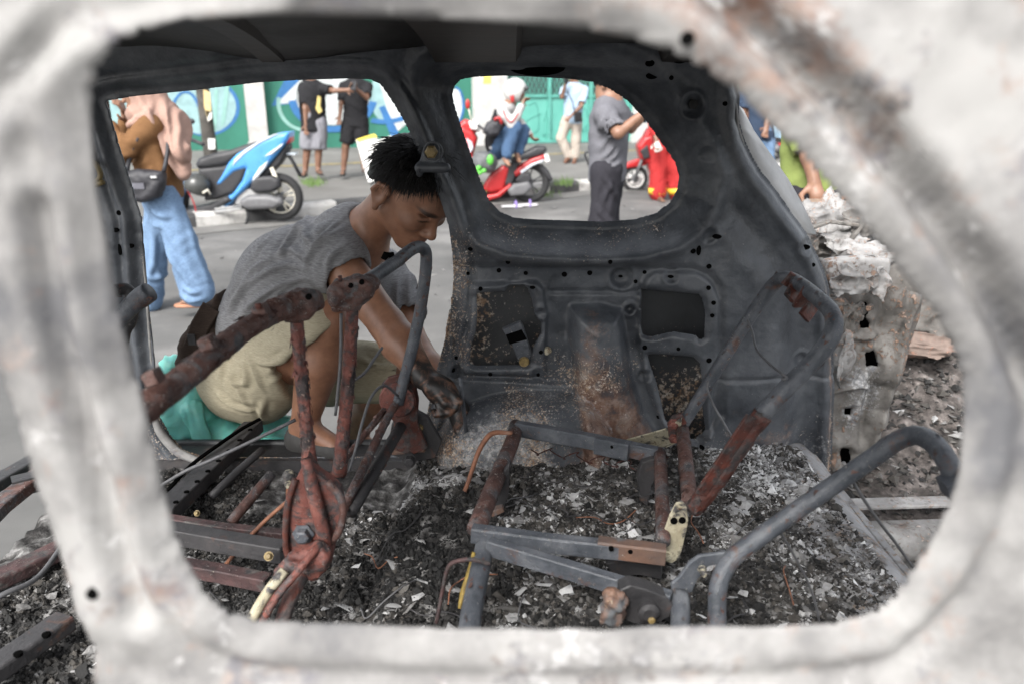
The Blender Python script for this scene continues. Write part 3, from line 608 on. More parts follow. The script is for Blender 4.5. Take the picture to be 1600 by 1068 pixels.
# seat belt anchor on the pillar
p = on_far(676, 236, .0); an = solid('belt_anchor', [cap(p+A(-.030, -.010, -.036), p+A(.032, -.010, -.036), .011, .011, .006), cap(p+A(-.006, -.004, -.02), p+A(0, -.004, .004), .022, .019, .008, (A(0, 1, 0), 2.2)), cap(p+A(-.03, -.004, -.05), p+A(-.028, -.004, -.03), .008, .008, .006)], .003, m_dark, car)
mesh_obj('bolt', *lathe([(.015, 0), (.015, .012), (.011, .017), (.001, .017)], p+A(0, -.012, 0), A(0, -1, 0), 6), m_bolt, an, False)
mesh_obj('washer', *torus(p+A(.004, -.014, 0), A(0, 1, 0), .021, .0025, 24, 6), m_tubegrey, an)
mesh_obj('bolt', *lathe([(.012, 0), (.012, .01), (.001, .011)], on_far(1082, 163, .0), A(0, -1, 0), 6), m_soot, car, False)
mesh_obj('hook', *tube([on_far(140, 250, .01), on_far(158, 255, .03), on_far(165, 275, .03), on_far(150, 290, .03), on_far(172, 282, .03)], .006, 8, 4), M('dull_brass', (.16, .12, .05), 30, .5), car)
# door opening's seam strip with white burnt edge low on the pillar
mesh_obj('seam_strip', *tube([W(x, y, YF-.004) for x, y in [(241, 650), (249, 672), (264, 692), (284, 709), (318, 722)]], [.008, .011, .012, .012, .009], 10, 5), m_ashwhite, car)
mesh_obj('seam_strip', *tube([W(x, y, YF+.02) for x, y in [(224, 400), (229, 460), (235, 540), (240, 600), (244, 650)]], .004, 8, 4), m_ashwhite, car)
# outer skin strip of the rear pillar, bare grey metal
mb = MB(); PL = [(1150, 160), (1154, 200), (1168, 240), (1192, 280), (1220, 322), (1250, 364)]; PR = [(1162, 172), (1178, 204), (1204, 240), (1232, 280), (1256, 322), (1276, 366)]
va = [W(x, y, YF+.012) for x, y in PL] + [W(x, y, YF+.11) for x, y in PR]; n = len(PL)
strip = mesh_obj('outer_pillar_skin', va, [(k, k+1, n+k+1, n+k) for k in range(n-1)], M('bare_grey_metal', [(.3, (.30, .295, .29)), (.6, (.46, .455, .445)), (.8, (.56, .555, .545))], 9, .5, bmp=.2), car)
strip.modifiers.new('thickness', 'SOLIDIFY').thickness = .004
# body below the sill, so the shell has a side when seen from outside
panel('sill', [(-1.12, .18), (.80, .18), (.80, .46), (-1.12, .46)], [], lambda X, Z: np.full(X.shape, YF+.14), .03, m_skin, car, lambda X, Z: .02*sst(.3-Z, 0, .1), None, .02)
mesh_obj('sill_top', *slab([A(-1.12, YF-.01, .478), A(-.235, YF-.01, .478), A(-.235, YF+.15, .45), A(-1.12, YF+.15, .45)], A(0, 0, -1), .03), m_rail, car, False)

# roof
X, Yg = np.meshgrid(np.linspace(-1.25, .66, 90), np.linspace(.52, 1.80, 60), indexing='ij')
Zr = 1.485 + .055*(1-((Yg-1.16)/.64)**2) - .06*sst(X, .35, .66) - .02*np.exp(-((X+.5)/.2)**2) + .006*fbm(np.stack([X*4, Yg*4, 0*X], -1), 31)
ids = np.arange(X.size).reshape(X.shape); q = np.stack([ids[:-1, :-1].ravel(), ids[1:, :-1].ravel(), ids[1:, 1:].ravel(), ids[:-1, 1:].ravel()], 1)
roof = mesh_obj('roof', np.stack([X.ravel(), Yg.ravel(), Zr.ravel()], 1), q, [m_soot], car)
s = roof.modifiers.new('thickness', 'SOLIDIFY'); s.thickness = .012; s.offset = 1
for xb, wd in ((-.46, .07), (-.08, .20), (.36, .09), (-.9, .07)):
    P = [A(xb - .10*(yy-1.16)*(1 if xb < -.3 else 0), yy, 1.462+.05*(1-((yy-1.16)/.64)**2)-.05*sst(np.array(xb), .35, .66)) for yy in np.linspace(.54, 1.79, 18)]
    mesh_obj('roof_bow', *sweep(P, [(-wd/2, .012), (-wd/2+.012, -.008), (wd/2-.012, -.008), (wd/2, .012)]), M('sooty_bow', [(.3, (.012, .011, .010)), (.6, (.03, .024, .02)), (.85, (.07, .045, .03))], 5, .6, bmp=.3, bscale=30), roof, False)
mesh_obj('rear_header', *sweep([A(.66, .54, 1.38), A(.68, .9, 1.425), A(.68, 1.4, 1.425), A(.66, 1.8, 1.38)], rect(.10, .06)), m_soot, car, False)

# near side panel: the ash-white frame the picture looks through
NA, NB = .5, .10
def NPX(px):
    out = []
    for x, y in px:
        d = ray(x, y); t = (NA + NB*(CAM_Z-1.2))/(d[1]-NB*d[2]); out.append((d[0]*t, CAM_Z+d[2]*t))
    return out
P_NEAR = [(230, 42), (190, 62), (160, 90), (143, 120), (135, 160), (133, 205), (140, 265), (150, 335), (165, 420), (182, 505), (202, 590), (222, 670), (242, 745), (257, 805), (272, 850), (292, 890), (322, 925), (362, 950), (412, 965), (500, 973), (620, 979), (800, 982), (1000, 982), (1200, 980), (1300, 974), (1360, 958), (1402, 928), (1442, 880), (1472, 830), (1493, 780), (1508, 720), (1516, 650), (1513, 600), (1502, 560), (1482, 520), (1442, 460), (1400, 410), (1350, 350), (1300, 292), (1250, 240), (1200, 188), (1150, 140), (1100, 105), (1040, 75), (980, 56), (900, 43), (800, 35), (700, 30), (600, 25), (500, 22), (400, 22), (320, 25), (270, 32)]
P_NEAR = [(x, y + 13*max(0, min(1, (y-850)/110))) for x, y in P_NEAR]; near_open = NPX(P_NEAR)
door_edge = NPX([(-150, 200), (-125, 380), (-62, 500), (-14, 615), (22, 715), (56, 820), (90, 915), (108, 978), (134, 1028), (140, 1075)])
NOUT = [(-.52, 1.51), (-.52, 1.455), (-.44, 1.43)] + door_edge + [(-.22, .75), (-.10, .55), (.08, .42), (.30, .40), (.50, .45), (.62, .35), (.82, .34), (.83, .85), (.80, 1.05), (.66, 1.32), (.52, 1.46), (.40, 1.52)]
GROOVE = NPX([(1050, -90), (1120, -25), (1165, 20), (1235, 82), (1335, 175), (1435, 295), (1522, 425), (1600, 562), (1660, 680), (1690, 800)])
SEAM2 = NPX([(-120, 330), (-40, 190), (40, 90), (130, 25), (260, -15), (420, -30)]); SEAM3 = NPX([(60, 330), (62, 420), (95, 560), (140, 720), (180, 850), (215, 960)])
def near_relief(X, Z):
    d = poly_sdf(X, Z, near_open)
    y = .007*(1-sst(d, .0, .014)) - .004*np.exp(-((d-.022)/.006)**2) + .006*np.exp(-((d-.040)/.007)**2)
    g = pline_d(X, Z, GROOVE); side = sst(X - np.interp(Z, [p[1] for p in GROOVE][::-1], [p[0] for p in GROOVE][::-1]), 0, .02)
    y += .020*np.exp(-(g/.009)**2) - .012*side - .004*np.exp(-((g-.02)/.006)**2)
    for L in (SEAM2, SEAM3): y += .009*np.exp(-(pline_d(X, Z, L)/.007)**2) - .006*np.exp(-((pline_d(X, Z, L)-.018)/.007)**2)
    y += .016*(1-sst(pline_d(X, Z, door_edge), 0, .016)); y -= .02*sst(.98-Z, 0, .05)
    return y + .003*fbm(np.stack([X*9, Z*9, 0*X], -1), 41) + .0018*fbm(np.stack([X*45, Z*45, 0*X], -1), 42)
nearp = panel('side_frame', NOUT, [near_open], lambda X, Z: NA+NB*(Z-1.2), .006, m_ashwhite, car, near_relief, {'ash': lambda X, Z: .4*fbm(np.stack([X*10, Z*3, 0*X], -1), 43)+.5*np.exp(-(pline_d(X, Z, GROOVE)/.02)**2), 'rust': lambda X, Z: .34*np.exp(-((pline_d(X, Z, GROOVE)-.012)/.018)**2)+.30*fbm(np.stack([X*9, Z*4, 0*X], -1), 44)}, .004)
nearp.modifiers[0].offset = -1.0
mb = MB()
for x, y in [(152, 918), (1075, 60)]:
    q = NPX([(x, y)])[0]; yy = NA+NB*(q[1]-1.2)+float(near_relief(np.array([q[0]]), np.array([q[1]]))[0]); mesh_obj('punched_hole', *lathe([(.0045, .004), (.0045, -.001), (.0004, -.001)], A(q[0], yy-.0016, q[1]), A(0, 1, 0), 12), m_black, nearp, False)
# inner faces of the near side, only seen from other angles
panel('side_inner', [(-.20, .42), (.76, .42), (.76, .93), (-.20, .93)], [], lambda X, Z: np.full(X.shape, .56), .03, m_dark, car, lambda X, Z: .006*fbm(np.stack([X*6, Z*6, 0*X], -1), 51), None, .004)
mesh_obj('roof_rail', *sweep([A(-1.25, .53, 1.475), A(-.9, .53, 1.48), A(-.5, .53, 1.482)], rect(.05, .06)), m_ashwhite, car, False)

# floor pan with the footwell of the second row
X, Yg = np.meshgrid(np.arange(-1.10, .80, .007), np.arange(.57, 1.83, .007), indexing='ij')
def floor_z(X, Y):
    z = FLZ - .055*sst(-.22-X, 0, .06)
    z = z + .030*np.exp(-((X+.12)/.16)**2-((Y-1.45)/.14)**2) + .02*sst(Y, 1.55, 1.80)*sst(X, -.15, .1)
    z = z + (.010*np.abs(vnoise(np.stack([X*26, Y*26, 0*X], -1), 64)) + .008*np.abs(vnoise(np.stack([X*52, Y*52, 0*X], -1), 65)))*(1-sst(X, .62, .72))
    z = z + .012*fbm(np.stack([X*9, Y*9, 0*X], -1), 61)*(1-.9*sst(X, .66, .72)) + .005*fbm(np.stack([X*40, Y*40, 0*X], -1), 62)*(1-.9*sst(X, .66, .72))
    return z - .03*sst(X, .75, .80)
ids = np.arange(X.size).reshape(X.shape); q = np.stack([ids[:-1, :-1].ravel(), ids[1:, :-1].ravel(), ids[1:, 1:].ravel(), ids[:-1, 1:].ravel()], 1)
fl = mesh_obj('floor_pan', np.stack([X.ravel(), Yg.ravel(), floor_z(X, Yg).ravel()], 1), q, [m_floor, m_floorlip], car)
cx = (X[:-1, :-1]+.004).ravel(); cy = Yg[:-1, :-1].ravel()
fl.data.polygons.foreach_set('material_index', (cx > .64+.03*fbm(np.stack([cx*9, cy*9, 0*cx], -1), 63)).astype(np.int32))
mesh_obj('underside', *box((-.15, 1.19, .40), (1.9, 1.24, .03)), m_soot, car, False)
mesh_obj('rear_panel', *sweep([A(.80, .6, .39), A(.80, 1.8, .39)], rect(.02, .17)), m_floorlip, car, False)

# ------------------------------------------------------------------ ash and char on the floor
def debris():
    N = 330000; x = RNG.uniform(-1.0, .74, N); y = RNG.uniform(.6, 1.80, N)
    low = fbm(np.stack([x*5, y*5, 0*x], -1), 71); mid = fbm(np.stack([x*16, y*16, 0*x], -1), 72)
    heap = np.exp(-((x+.13)/.13)**2-((y-1.34)/.17)**2)
    fine_ = fbm(np.stack([x*42, y*42, 0*x], -1), 73); white = .45*low + .55*mid + .5*fine_ + .55*np.exp(-((x-.12)/.22)**2-((y-1.50)/.18)**2) + .35*np.exp(-((x+.16)/.12)**2-((y-1.66)/.10)**2) + .55*sst(x, .40, .60) + .4*np.exp(-((x-.5)/.15)**2-((y-1.62)/.12)**2) - .9*heap - .10 - .45*sst(-x, .30, .5)
    dens = .45 + .3*low + .3*heap; keep = RNG.uniform(0, 1, N) < np.clip(dens, .12, .9)
    keep &= ~((x < -.24) & (y > 1.60) & (x > -.62)); x, y, white, heap = x[keep], y[keep], white[keep], heap[keep]; N = len(x)
    fl_ = RNG.uniform(0, 1, N) < np.clip(.17+.36*white, .03, .75)
    V = []; F = []; T = []; n0 = 0
    # flat flakes
    i = np.where(fl_)[0]; n = len(i); s = np.clip(RNG.lognormal(-5.85, .6, n), .0012, .022); k = 6
    ang = np.sort(RNG.uniform(0, 2*np.pi, (n, k)), 1); rad = RNG.uniform(.55, 1.1, (n, k))*s[:, None]
    ex = rad*np.cos(ang); ey = rad*np.sin(ang)*RNG.uniform(.5, 1, (n, 1)); rot = RNG.uniform(0, 6.28, (n, 1)); tx = RNG.normal(0, .40, (n, 1)); ty = RNG.normal(0, .40, (n, 1))
    px = ex*np.cos(rot)-ey*np.sin(rot); py = ex*np.sin(rot)+ey*np.cos(rot); pz = px*tx+py*ty + RNG.normal(0, .10, (n, k))*s[:, None]
    c = np.stack([x[i], y[i], floor_z(x[i], y[i])+s*.5+.002], 1)
    rim = c[:, None, :]+np.stack([px, py, pz], -1); top = c + np.stack([0*s, 0*s, s*RNG.uniform(-.1, .25, n)], 1)
    V.append(np.concatenate([rim, top[:, None]], 1).reshape(-1, 3)); b = (np.arange(n)*(k+1))[:, None]
    F.append(np.stack([np.stack([b[:, 0]+j, b[:, 0]+(j+1) % k, b[:, 0]+k], 1) for j in range(k)], 1).reshape(-1, 3)); n0 = n*(k+1)
    T.append(np.repeat(np.clip(.50+.34*white[i]+RNG.normal(0, .17, n), .05, 1), k+1))
    # larger sheets of pale ash
    for (gx, gy, sx, sy, m_) in ((-.14, 1.66, .07, .05, 26), (-.20, 1.10, .10, .06, 26), (.36, 1.32, .10, .12, 16), (.15, 1.45, .18, .14, 30), (.5, 1.55, .10, .12, 26), (-.55, 1.2, .2, .2, 24), (0.0, 1.18, .12, .08, 24)):
        for _ in range(m_):
            X0, Y0 = gx+RNG.normal(0, sx), gy+RNG.normal(0, sy)
            if not (.62 < Y0 < 1.78): continue
            sz = RNG.uniform(.009, .024); kk = 7; an_ = np.sort(RNG.uniform(0, 6.28, kk)); tl = RNG.normal(0, .3, 2); z0 = float(floor_z(np.array([X0]), np.array([Y0]))[0])+.010
            rr = RNG.uniform(.6, 1.1, kk)*sz; dx, dy = rr*np.cos(an_), rr*np.sin(an_)*RNG.uniform(.5, 1)
            V.append(np.concatenate([np.stack([X0+dx, Y0+dy, z0+dx*tl[0]+dy*tl[1]+RNG.normal(0, .0012, kk)], 1), [[X0, Y0, z0+.002]]])); F.append(np.array([(n0+j, n0+(j+1) % kk, n0+kk) for j in range(kk)])); T.append(np.full(kk+1, np.clip(RNG.normal(.72, .10), .4, .95))); n0 += kk+1
    # crumbs
    i = np.where(~fl_)[0]; n = len(i); s = np.clip(RNG.lognormal(-6.15, .6, n), .0008, .010)
    o = np.array([(1, 0, 0), (-1, 0, 0), (0, 1, 0), (0, -1, 0), (0, 0, 1), (0, 0, -1), (.6, .6, .5), (-.6, .5, .5), (.5, -.6, .5), (-.5, -.6, .4)], float)
    tri = np.array([(6, 0, 2), (6, 2, 4), (6, 4, 0), (7, 2, 1), (7, 4, 2), (7, 1, 4), (8, 3, 0), (8, 4, 3), (8, 0, 4), (9, 1, 3), (9, 3, 4), (9, 4, 1), (0, 5, 2), (2, 5, 1), (1, 5, 3), (3, 5, 0)])
    P = o[None]*RNG.uniform(.5, 1.2, (n, 10, 1))*s[:, None, None]*RNG.uniform(.6, 1.5, (n, 1, 3)); rot = RNG.uniform(0, 6.28, n); cr, sr = np.cos(rot)[:, None], np.sin(rot)[:, None]
    P = np.stack([P[..., 0]*cr-P[..., 1]*sr, P[..., 0]*sr+P[..., 1]*cr, P[..., 2]], -1)
    c = np.stack([x[i], y[i], floor_z(x[i], y[i])+s*.3], 1); V.append((c[:, None]+P).reshape(-1, 3)); F.append((tri[None]+(np.arange(n)*10)[:, None, None]+n0).reshape(-1, 3))
    T.append(np.repeat(np.clip(.36+.30*white[i]-.24*heap[i]+RNG.normal(0, .15, n), 0, .95), 10))
    o = mesh_obj('ash_debris', np.concatenate(V), np.concatenate(F), m_flake, smooth=False, attr={'tone': np.concatenate(T)}); tagp(o, 'grey ash flakes and black char covering the floor of the burnt car', 'debris', kind='stuff')
debris()

# ------------------------------------------------------------------ seat frames left in the shell
def pw(P): return [W(x, y, Y) for x, y, Y in P]
def pg(P): return [G(x, y, z) for x, y, z in P]
def bolt(c, ax, r, m, parent, h=.008): return mesh_obj('bolt', *lathe([(r*1.5, 0), (r*1.5, .002), (r, .002), (r, h), (r*.7, h+.002), (.0005, h+.002)], c, ax, 6 if r > .007 else 10), m, parent, False)
def plate_px(name, px, Y, th, m, parent, bev=True, nrm=(0, 1, 0)):
    P = [W(x, y, Y) for x, y in px]; n = unit(nrm); c = np.mean(P, 0)
    if abs(n[1]) < .999: P = [WP(x, y, c, n) for x, y in px]
    o = mesh_obj(name, *slab(P, n, th), m, parent, False)
    return edge_smooth(o) if bev else o
def disc_holes(name, pts, Y, r, parent, ax=(0, 1, 0)):
    for x, y in pts: mesh_obj(name, *lathe([(r, .004), (r, -.0012), (.0004, -.0012)], W(x, y, Y), A(0, 1, 0), 12), m_black, parent, False)

_tube0 = tube
_last = {}
def tube(P, r, n=10, smooth=0, cap=True, wob=0.0):
    _last['P'] = catmull(P, max(smooth, 2)) if len(P) > 2 else [np.array(q, float) for q in P]; _last['r'] = float(np.mean(r)) if hasattr(r, '__len__') else r
    return _tube0(P, r, n, smooth, cap, wob)
_mesh0 = mesh_obj
_crust_n = [0]
def mesh_obj(name, verts, faces, mats, parent=None, smooth=True, idx=None, attr=None):
    o = _mesh0(name, verts, faces, mats, parent, smooth, idx, attr)
    if parent is not None and parent.type == 'EMPTY' and name in ('side_tube', 'backrest_tube', 'upright', 'cross_tube', 'torsion_bar') and _last.get('P') is not None:
        _crust_n[0] += 1; L = sum(np.linalg.norm(b-a) for a, b in zip(_last['P'][:-1], _last['P'][1:])); d = {'rusty_burnt_tube': 420, 'red_rust_metal': 460, 'dark_red_rust': 460}.get(mats.name if not isinstance(mats, (list, tuple)) else '', 120)
        v, f = crust(_last['P'], _last['r'], int(L*d), _crust_n[0]); tagp(_mesh0('rust_scale', v, f, mats if d > 120 else m_tuberust, o, False), kind='stuff'); _last['P'] = None
    return o
# third row, far half
s = thing('burnt_bench', 'third-row seat frame by the far wall with a rusty backrest hoop leaning rearward', 'car seat', G(905, 760, .5), 'seat frames inside the burnt car')
mesh_obj('side_tube', *tube(pg([(806, 664, .64), (800, 690, .64), (772, 756, .64), (744, 826, .64)]), [.016, .017, .0175, .018], 14, 4), m_tuberust, s)
mesh_obj('side_tube', *tube(pg([(1031, 706, .64), (1034, 770, .64), (1036, 845, .64)]), .0135, 14, 4), m_tuberust, s)
br = mesh_obj('back_rail', *sweep(pg([(806, 668, .645), (920, 688, .64), (1036, 712, .635)]), channel(.022, .034)), m_tubegrey, s, False); edge_smooth(br)
mesh_obj('splice_plate', *sweep(pg([(931, 693, .642), (983, 704, .640)]), rect(.028, .040)), m_tubegrey, br, False)
disc_holes('hole', [(956, 698)], G(956, 698, .642)[1]-.018, .003, br)
fr = mesh_obj('front_rail', *sweep(pg([(738, 832, .65), (860, 848, .645), (1036, 866, .64)]), rect(.024, .030)), m_tubegrey, s, False)
mesh_obj('front_rail', *sweep(pg([(934, 853, .6445), (1040, 866, .642)]), rect(.026, .032)), m_orange, s, False)
disc_holes('hole', [(955, 857), (985, 861)], G(955, 857, .64)[1]-.022, .0042, fr)
lk = plate_px('hinge_link', [(1066, 782), (1074, 792), (1076, 815), (1068, 850), (1062, 872), (1050, 880), (1036, 876), (1030, 862), (1034, 840), (1046, 806), (1056, 786)], 1.20, .006, m_bone, s)
disc_holes('hole', [(1053, 813), (1066, 812)], 1.199, .0065, lk); bolt(W(1042, 867, 1.199), A(0, -1, 0), .007, m_bone, lk)
bk = mesh_obj('backrest_tube', *tube(pw([(1061, 668, 1.64), (1075, 650, 1.64), (1120, 577, 1.635), (1168, 501, 1.63), (1208, 446, 1.61), (1226, 435, 1.57), (1247, 442, 1.52), (1284, 471, 1.37), (1302, 494, 1.30), (1301, 520, 1.275), (1282, 551, 1.27), (1225, 610, 1.27), (1190, 648, 1.27)]), [.014]*4+[.0148]*5+[.016]*4, 16, 5, wob=.025), m_tubegrey, s)
mesh_obj('backrest_tube', *tube(pw([(1192, 646, 1.27), (1168, 677, 1.27), (1124, 742, 1.27), (1098, 777, 1.272), (1082, 796, 1.278)]), [.0172, .018, .0175, .0185, .016], 14, 5, wob=.10), m_darkrust, s)
mesh_obj('weld_strap', *sweep(pw([(1176, 650, 1.25), (1135, 712, 1.25), (1095, 772, 1.252)]), rect(.030, .004), up=(.5, -1, .4)), m_darkrust, bk, False)
mesh_obj('cross_tube', *tube(pw([(1066, 668, 1.635), (1071, 715, 1.48), (1078, 786, 1.285)]), [.0145, .0155, .0155], 14, 3), m_tuberust, s)
plate_px('recliner_plate', [(1044, 662), (1052, 650), (1066, 646), (1073, 660), (1070, 690), (1056, 692), (1046, 684)], 1.62, .012, m_darkrust, s)
plate_px('mounting_plate', [(1066, 650), (1046, 668), (975, 688), (1003, 696), (1040, 700), (1062, 690)], 1.655, .004, m_bone, s, nrm=(.1, .8, .6))
bolt(W(1052, 662, 1.62), A(0, -1, 0), .010, m_red, s); bolt(W(1053, 684, 1.62), A(0, -1, 0), .009, m_red, s)
for P in ([(1229, 447, 1.535), (1241, 433, 1.53), (1251, 438, 1.52), (1240, 452, 1.515), (1233, 466, 1.50)], [(1247, 478, 1.47), (1264, 452, 1.45), (1280, 462, 1.43), (1268, 480, 1.43), (1256, 496, 1.42)]):
    mesh_obj('headrest_clamp', *sweep(pw(P), rect(.030, .010), up=(.4, -1, .2)), m_darkrust, bk, False)
plate_px('foot_bracket', [(1003, 722), (1024, 716), (1026, 745), (1018, 760), (1012, 790), (1000, 782), (996, 745)], 1.50, .02, m_rail, s)
plate_px('foot_bracket', [(783, 742), (797, 722), (795, 770), (787, 794), (772, 800), (760, 800), (778, 776)], 1.42, .018, m_rail, s)
plate_px('foot_bracket', [(760, 800), (786, 793), (788, 800), (770, 808)], 1.40, .02, m_orange, s)
plate_px('foot_bracket', [(946, 880), (1004, 868), (1036, 878), (1034, 905), (1000, 898), (960, 900)], 1.24, .05, m_rail, s)
for r_, (x0, y0, x1, y1, z) in enumerate([(830, 702, 1010, 730, .60), (812, 738, 1026, 770, .585), (790, 785, 1030, 818, .58)]):
    P = []; n = 26
    for i in range(n+1): t = i/n; P.append(G(x0+(x1-x0)*t + 6*math.sin(i*2.1), y0+(y1-y0)*t + 7*math.sin(i*1.1+r_), z-.03*math.sin(math.pi*t)+.008*math.sin(i*.9)))
    mesh_obj('spring_wire', *tube(P, .0016, 6, 3), m_darkrust if r_ == 0 else m_rail, s)
def loose(label, P, r, m, cat='wire', name='loose_wire', k=5): return tagp(mesh_obj(name, *tube(P, r, 8, k), m), label, cat)
loose('thin bent wire slung across the leaning backrest hoop of the far seat frame', pw([(1168, 500, 1.61), (1176, 520, 1.58), (1182, 545, 1.5), (1202, 568, 1.36), (1222, 583, 1.262), (1229, 590, 1.25), (1221, 592, 1.249)]), .0026, m_wire)
loose('thin wire hanging below the hoop from its upper tube to the floor', pw([(1106, 594, 1.61), (1106, 610, 1.60), (1117, 636, 1.56), (1132, 662, 1.54), (1149, 692, 1.53), (1156, 716, 1.53)]), .0026, m_wire)
loose('orange rusted rod hooked over the far seat frame and reaching to the ash', pg([(800, 676, .66), (775, 675, .665), (762, 682, .66), (748, 704, .63), (735, 742, .58), (722, 778, .53), (715, 794, .51)]), [.005, .006, .006, .0055, .005, .005, .0045], m_wirerust, 'rod', 'rusty_rod')

# third row, near half
s = thing('burnt_bench', 'third-row seat frame nearest the camera with bare grey tubes and a charred orange lump', 'car seat', G(900, 960, .5), 'seat frames inside the burnt car')
mesh_obj('side_tube', *tube(pg([(758, 846, .63), (750, 890, .62), (738, 950, .61), (730, 1010, .60), (724, 1080, .60)]), [.0165, .017, .0175, .018, .018], 14, 4), m_tubegrey, s)
fr = mesh_obj('cross_rail', *sweep(pg([(762, 852, .64), (900, 893, .63), (1048, 938, .62)]), channel(.020, .030)), m_tubegrey, s, False); edge_smooth(fr)
mesh_obj('side_tube', *tube(pg([(1063, 928, .62), (1063, 960, .61), (1062, 1010, .60), (1062, 1080, .60)]), .0155, 14, 3), m_tubegrey, s)
plate_px('recliner_plate', [(968, 922), (985, 914), (1010, 920), (1040, 932), (1052, 945), (1048, 962), (1030, 972), (990, 974), (968, 962)], 1.03, .03, m_rail, s)
mesh_obj('recliner_disc', *lathe([(.017, 0), (.017, -.012), (.010, -.016), (.001, -.016)], W(1012, 950, 1.03), A(0, 1, 0), 20), m_rail, s, False)
bolt(W(1017, 964, 1.02), A(0, -1, 0), .006, m_bolt, s)
solid('charred_lump', [ell(W(958, 935, 1.02), (.018, .02, .016), k=.01), ell(W(952, 958, 1.02), (.016, .018, .018), k=.01), ell(W(965, 948, 1.02), (.014, .016, .026), k=.01)], .0035, m_orange, s, disp=lambda v, n: .005*fbm(v*90, 5), attr={'ash': lambda v: .8*fbm(v*60, 8)})
plate_px('link_plate', [(1048, 912), (1060, 902), (1078, 878), (1092, 868), (1136, 862), (1140, 880), (1108, 884), (1090, 905), (1082, 925), (1064, 930), (1050, 926)], 1.06, .008, m_tubegrey, s)
bolt(W(1097, 888, 1.058), A(0, -1, 0), .005, m_bone, s, .016)
mesh_obj('backrest_tube', *tube(pw([(1124, 1050, .97), (1121, 975, 1.01), (1121, 925, 1.03), (1130, 893, 1.045), (1150, 866, 1.055), (1190, 836, 1.065), (1253, 791, 1.07), (1337, 733, 1.06), (1395, 692, 1.045), (1420, 681, 1.04), (1440, 681, 1.02), (1463, 696, .98), (1484, 728, .93), (1494, 755, .915)]), .0145, 16, 5, wob=.02), m_tubegrey, s)
mesh_obj('end_bracket', *sweep(pw([(1474, 762, .91), (1490, 756, .91), (1508, 742, .91)]), rect(.03, .026)), m_tubegrey, s, False)
loose('thin grey cable hanging from the nearest backrest tube over the rear edge of the floor', pw([(1322, 727, 1.06), (1330, 745, 1.065), (1345, 772, 1.07), (1372, 812, 1.10), (1400, 848, 1.15), (1426, 885, 1.2)]), .0027, m_wire)
loose('thin dark wire drooping from the nearest backrest tube to the ashy floor', pw([(1216, 826, 1.10), (1228, 845, 1.11), (1248, 880, 1.13), (1265, 915, 1.14), (1276, 950, 1.14), (1282, 985, 1.14)]), .0022, m_wire)
loose('bent maroon wire looped over the side tube of the nearest seat frame', pg([(765, 880, .65), (735, 873, .66), (708, 878, .65), (698, 892, .63), (690, 930, .58), (682, 972, .53)]), .0038, m_maroon)
loose('yellowed wire beside the side tube of the nearest seat frame', pg([(740, 862, .64), (735, 890, .61), (724, 925, .58), (718, 950, .56)]), [.003, .006, .006, .003], M('yellow_scorched', [(.3, (.12, .08, .02)), (.7, (.42, .30, .06))], 40, .7))

# second row: two halves with red uprights
s = thing('burnt_bench', 'second-row seat frame half beside the crouching man with a red rusty upright', 'car seat', W(560, 760, 1.45)*[1, 1, 0]+A(0, 0, .46), 'seat frames inside the burnt car')
mesh_obj('backrest_tube', *tube(pw([(560, 445, 1.42), (583, 433, 1.47), (620, 408, 1.56), (640, 392, 1.62), (653, 386, 1.66), (664, 391, 1.685), (666, 410, 1.69), (662, 450, 1.69), (654, 498, 1.69), (643, 548, 1.69), (632, 590, 1.69), (622, 630, 1.68)]), [.0135]*12, 16, 5), m_tubegrey, s)
mesh_obj('upright', *tube(pw([(552, 470, 1.38), (549, 520, 1.38), (545, 580, 1.38), (538, 660, 1.38), (530, 740, 1.38)]), [.0112, .0125, .012, .0132, .0145], 14, 4, wob=.07), m_red, s)
k = solid('top_bracket', [cap(W(528, 462, 1.37), W(578, 442, 1.42), .018, .018, .01), extr([W(x, y, 1.385) for x, y in [(516, 452), (524, 438), (560, 430), (584, 438), (583, 462), (560, 482), (520, 484)]], 1.385, .020, .006)], .004, m_tuberust, s, disp=lambda v, n: .003*fbm(v*80, 4))
mesh_obj('spike', *tube(pw([(532, 440, 1.37), (531, 431, 1.37)]), .004, 7), m_darkrust, k)
disc_holes('hole', [(548, 446), (565, 441)], 1.364, .005, k)
mesh_obj('seatback_clip', *sweep(pw([(600, 405, 1.55), (603, 398, 1.55), (611, 398, 1.56), (612, 412, 1.57)]), rect(.014, .012), up=(0, 1, 0)), m_black, s, False)
rc = mesh_obj('recliner', *lathe([(.040, 0), (.044, -.010), (.040, -.016), (.013, -.017), (.012, -.022), (.001, -.022)], W(622, 622, 1.70), A(0, 1, 0), 24), m_red, s, False)
bolt(W(622, 622, 1.677), A(0, -1, 0), .007, m_tubegrey, rc, .014)
plate_px('recliner_plate', [(596, 600), (606, 590), (628, 584), (648, 596), (654, 625), (652, 660), (668, 700), (640, 712), (612, 700), (616, 660), (600, 640)], 1.71, .014, m_darkrust, s)
plate_px('floor_foot', [(612, 662), (646, 640), (668, 652), (690, 690), (680, 715), (640, 722), (604, 706)], 1.735, .02, m_rail, s); plate_px('floor_foot', [(606, 700), (660, 698), (665, 706), (612, 711)], 1.715, .02, m_orange, s)
bolt(W(656, 667, 1.733), A(0, -1, 0), .006, m_bolt, s); bolt(W(640, 717, 1.70), A(0, -1, 0), .013, m_rail, s, .02)
mesh_obj('torsion_bar', *tube(pw([(536, 796, 1.36), (575, 715, 1.50), (604, 655, 1.62), (622, 624, 1.69)]), .0095, 10, 3), m_tuberust, s)
mesh_obj('torsion_bar', *tube(pw([(548, 800, 1.37), (590, 728, 1.52), (612, 690, 1.62), (626, 666, 1.69)]), .014, 10, 3), m_rail, s)
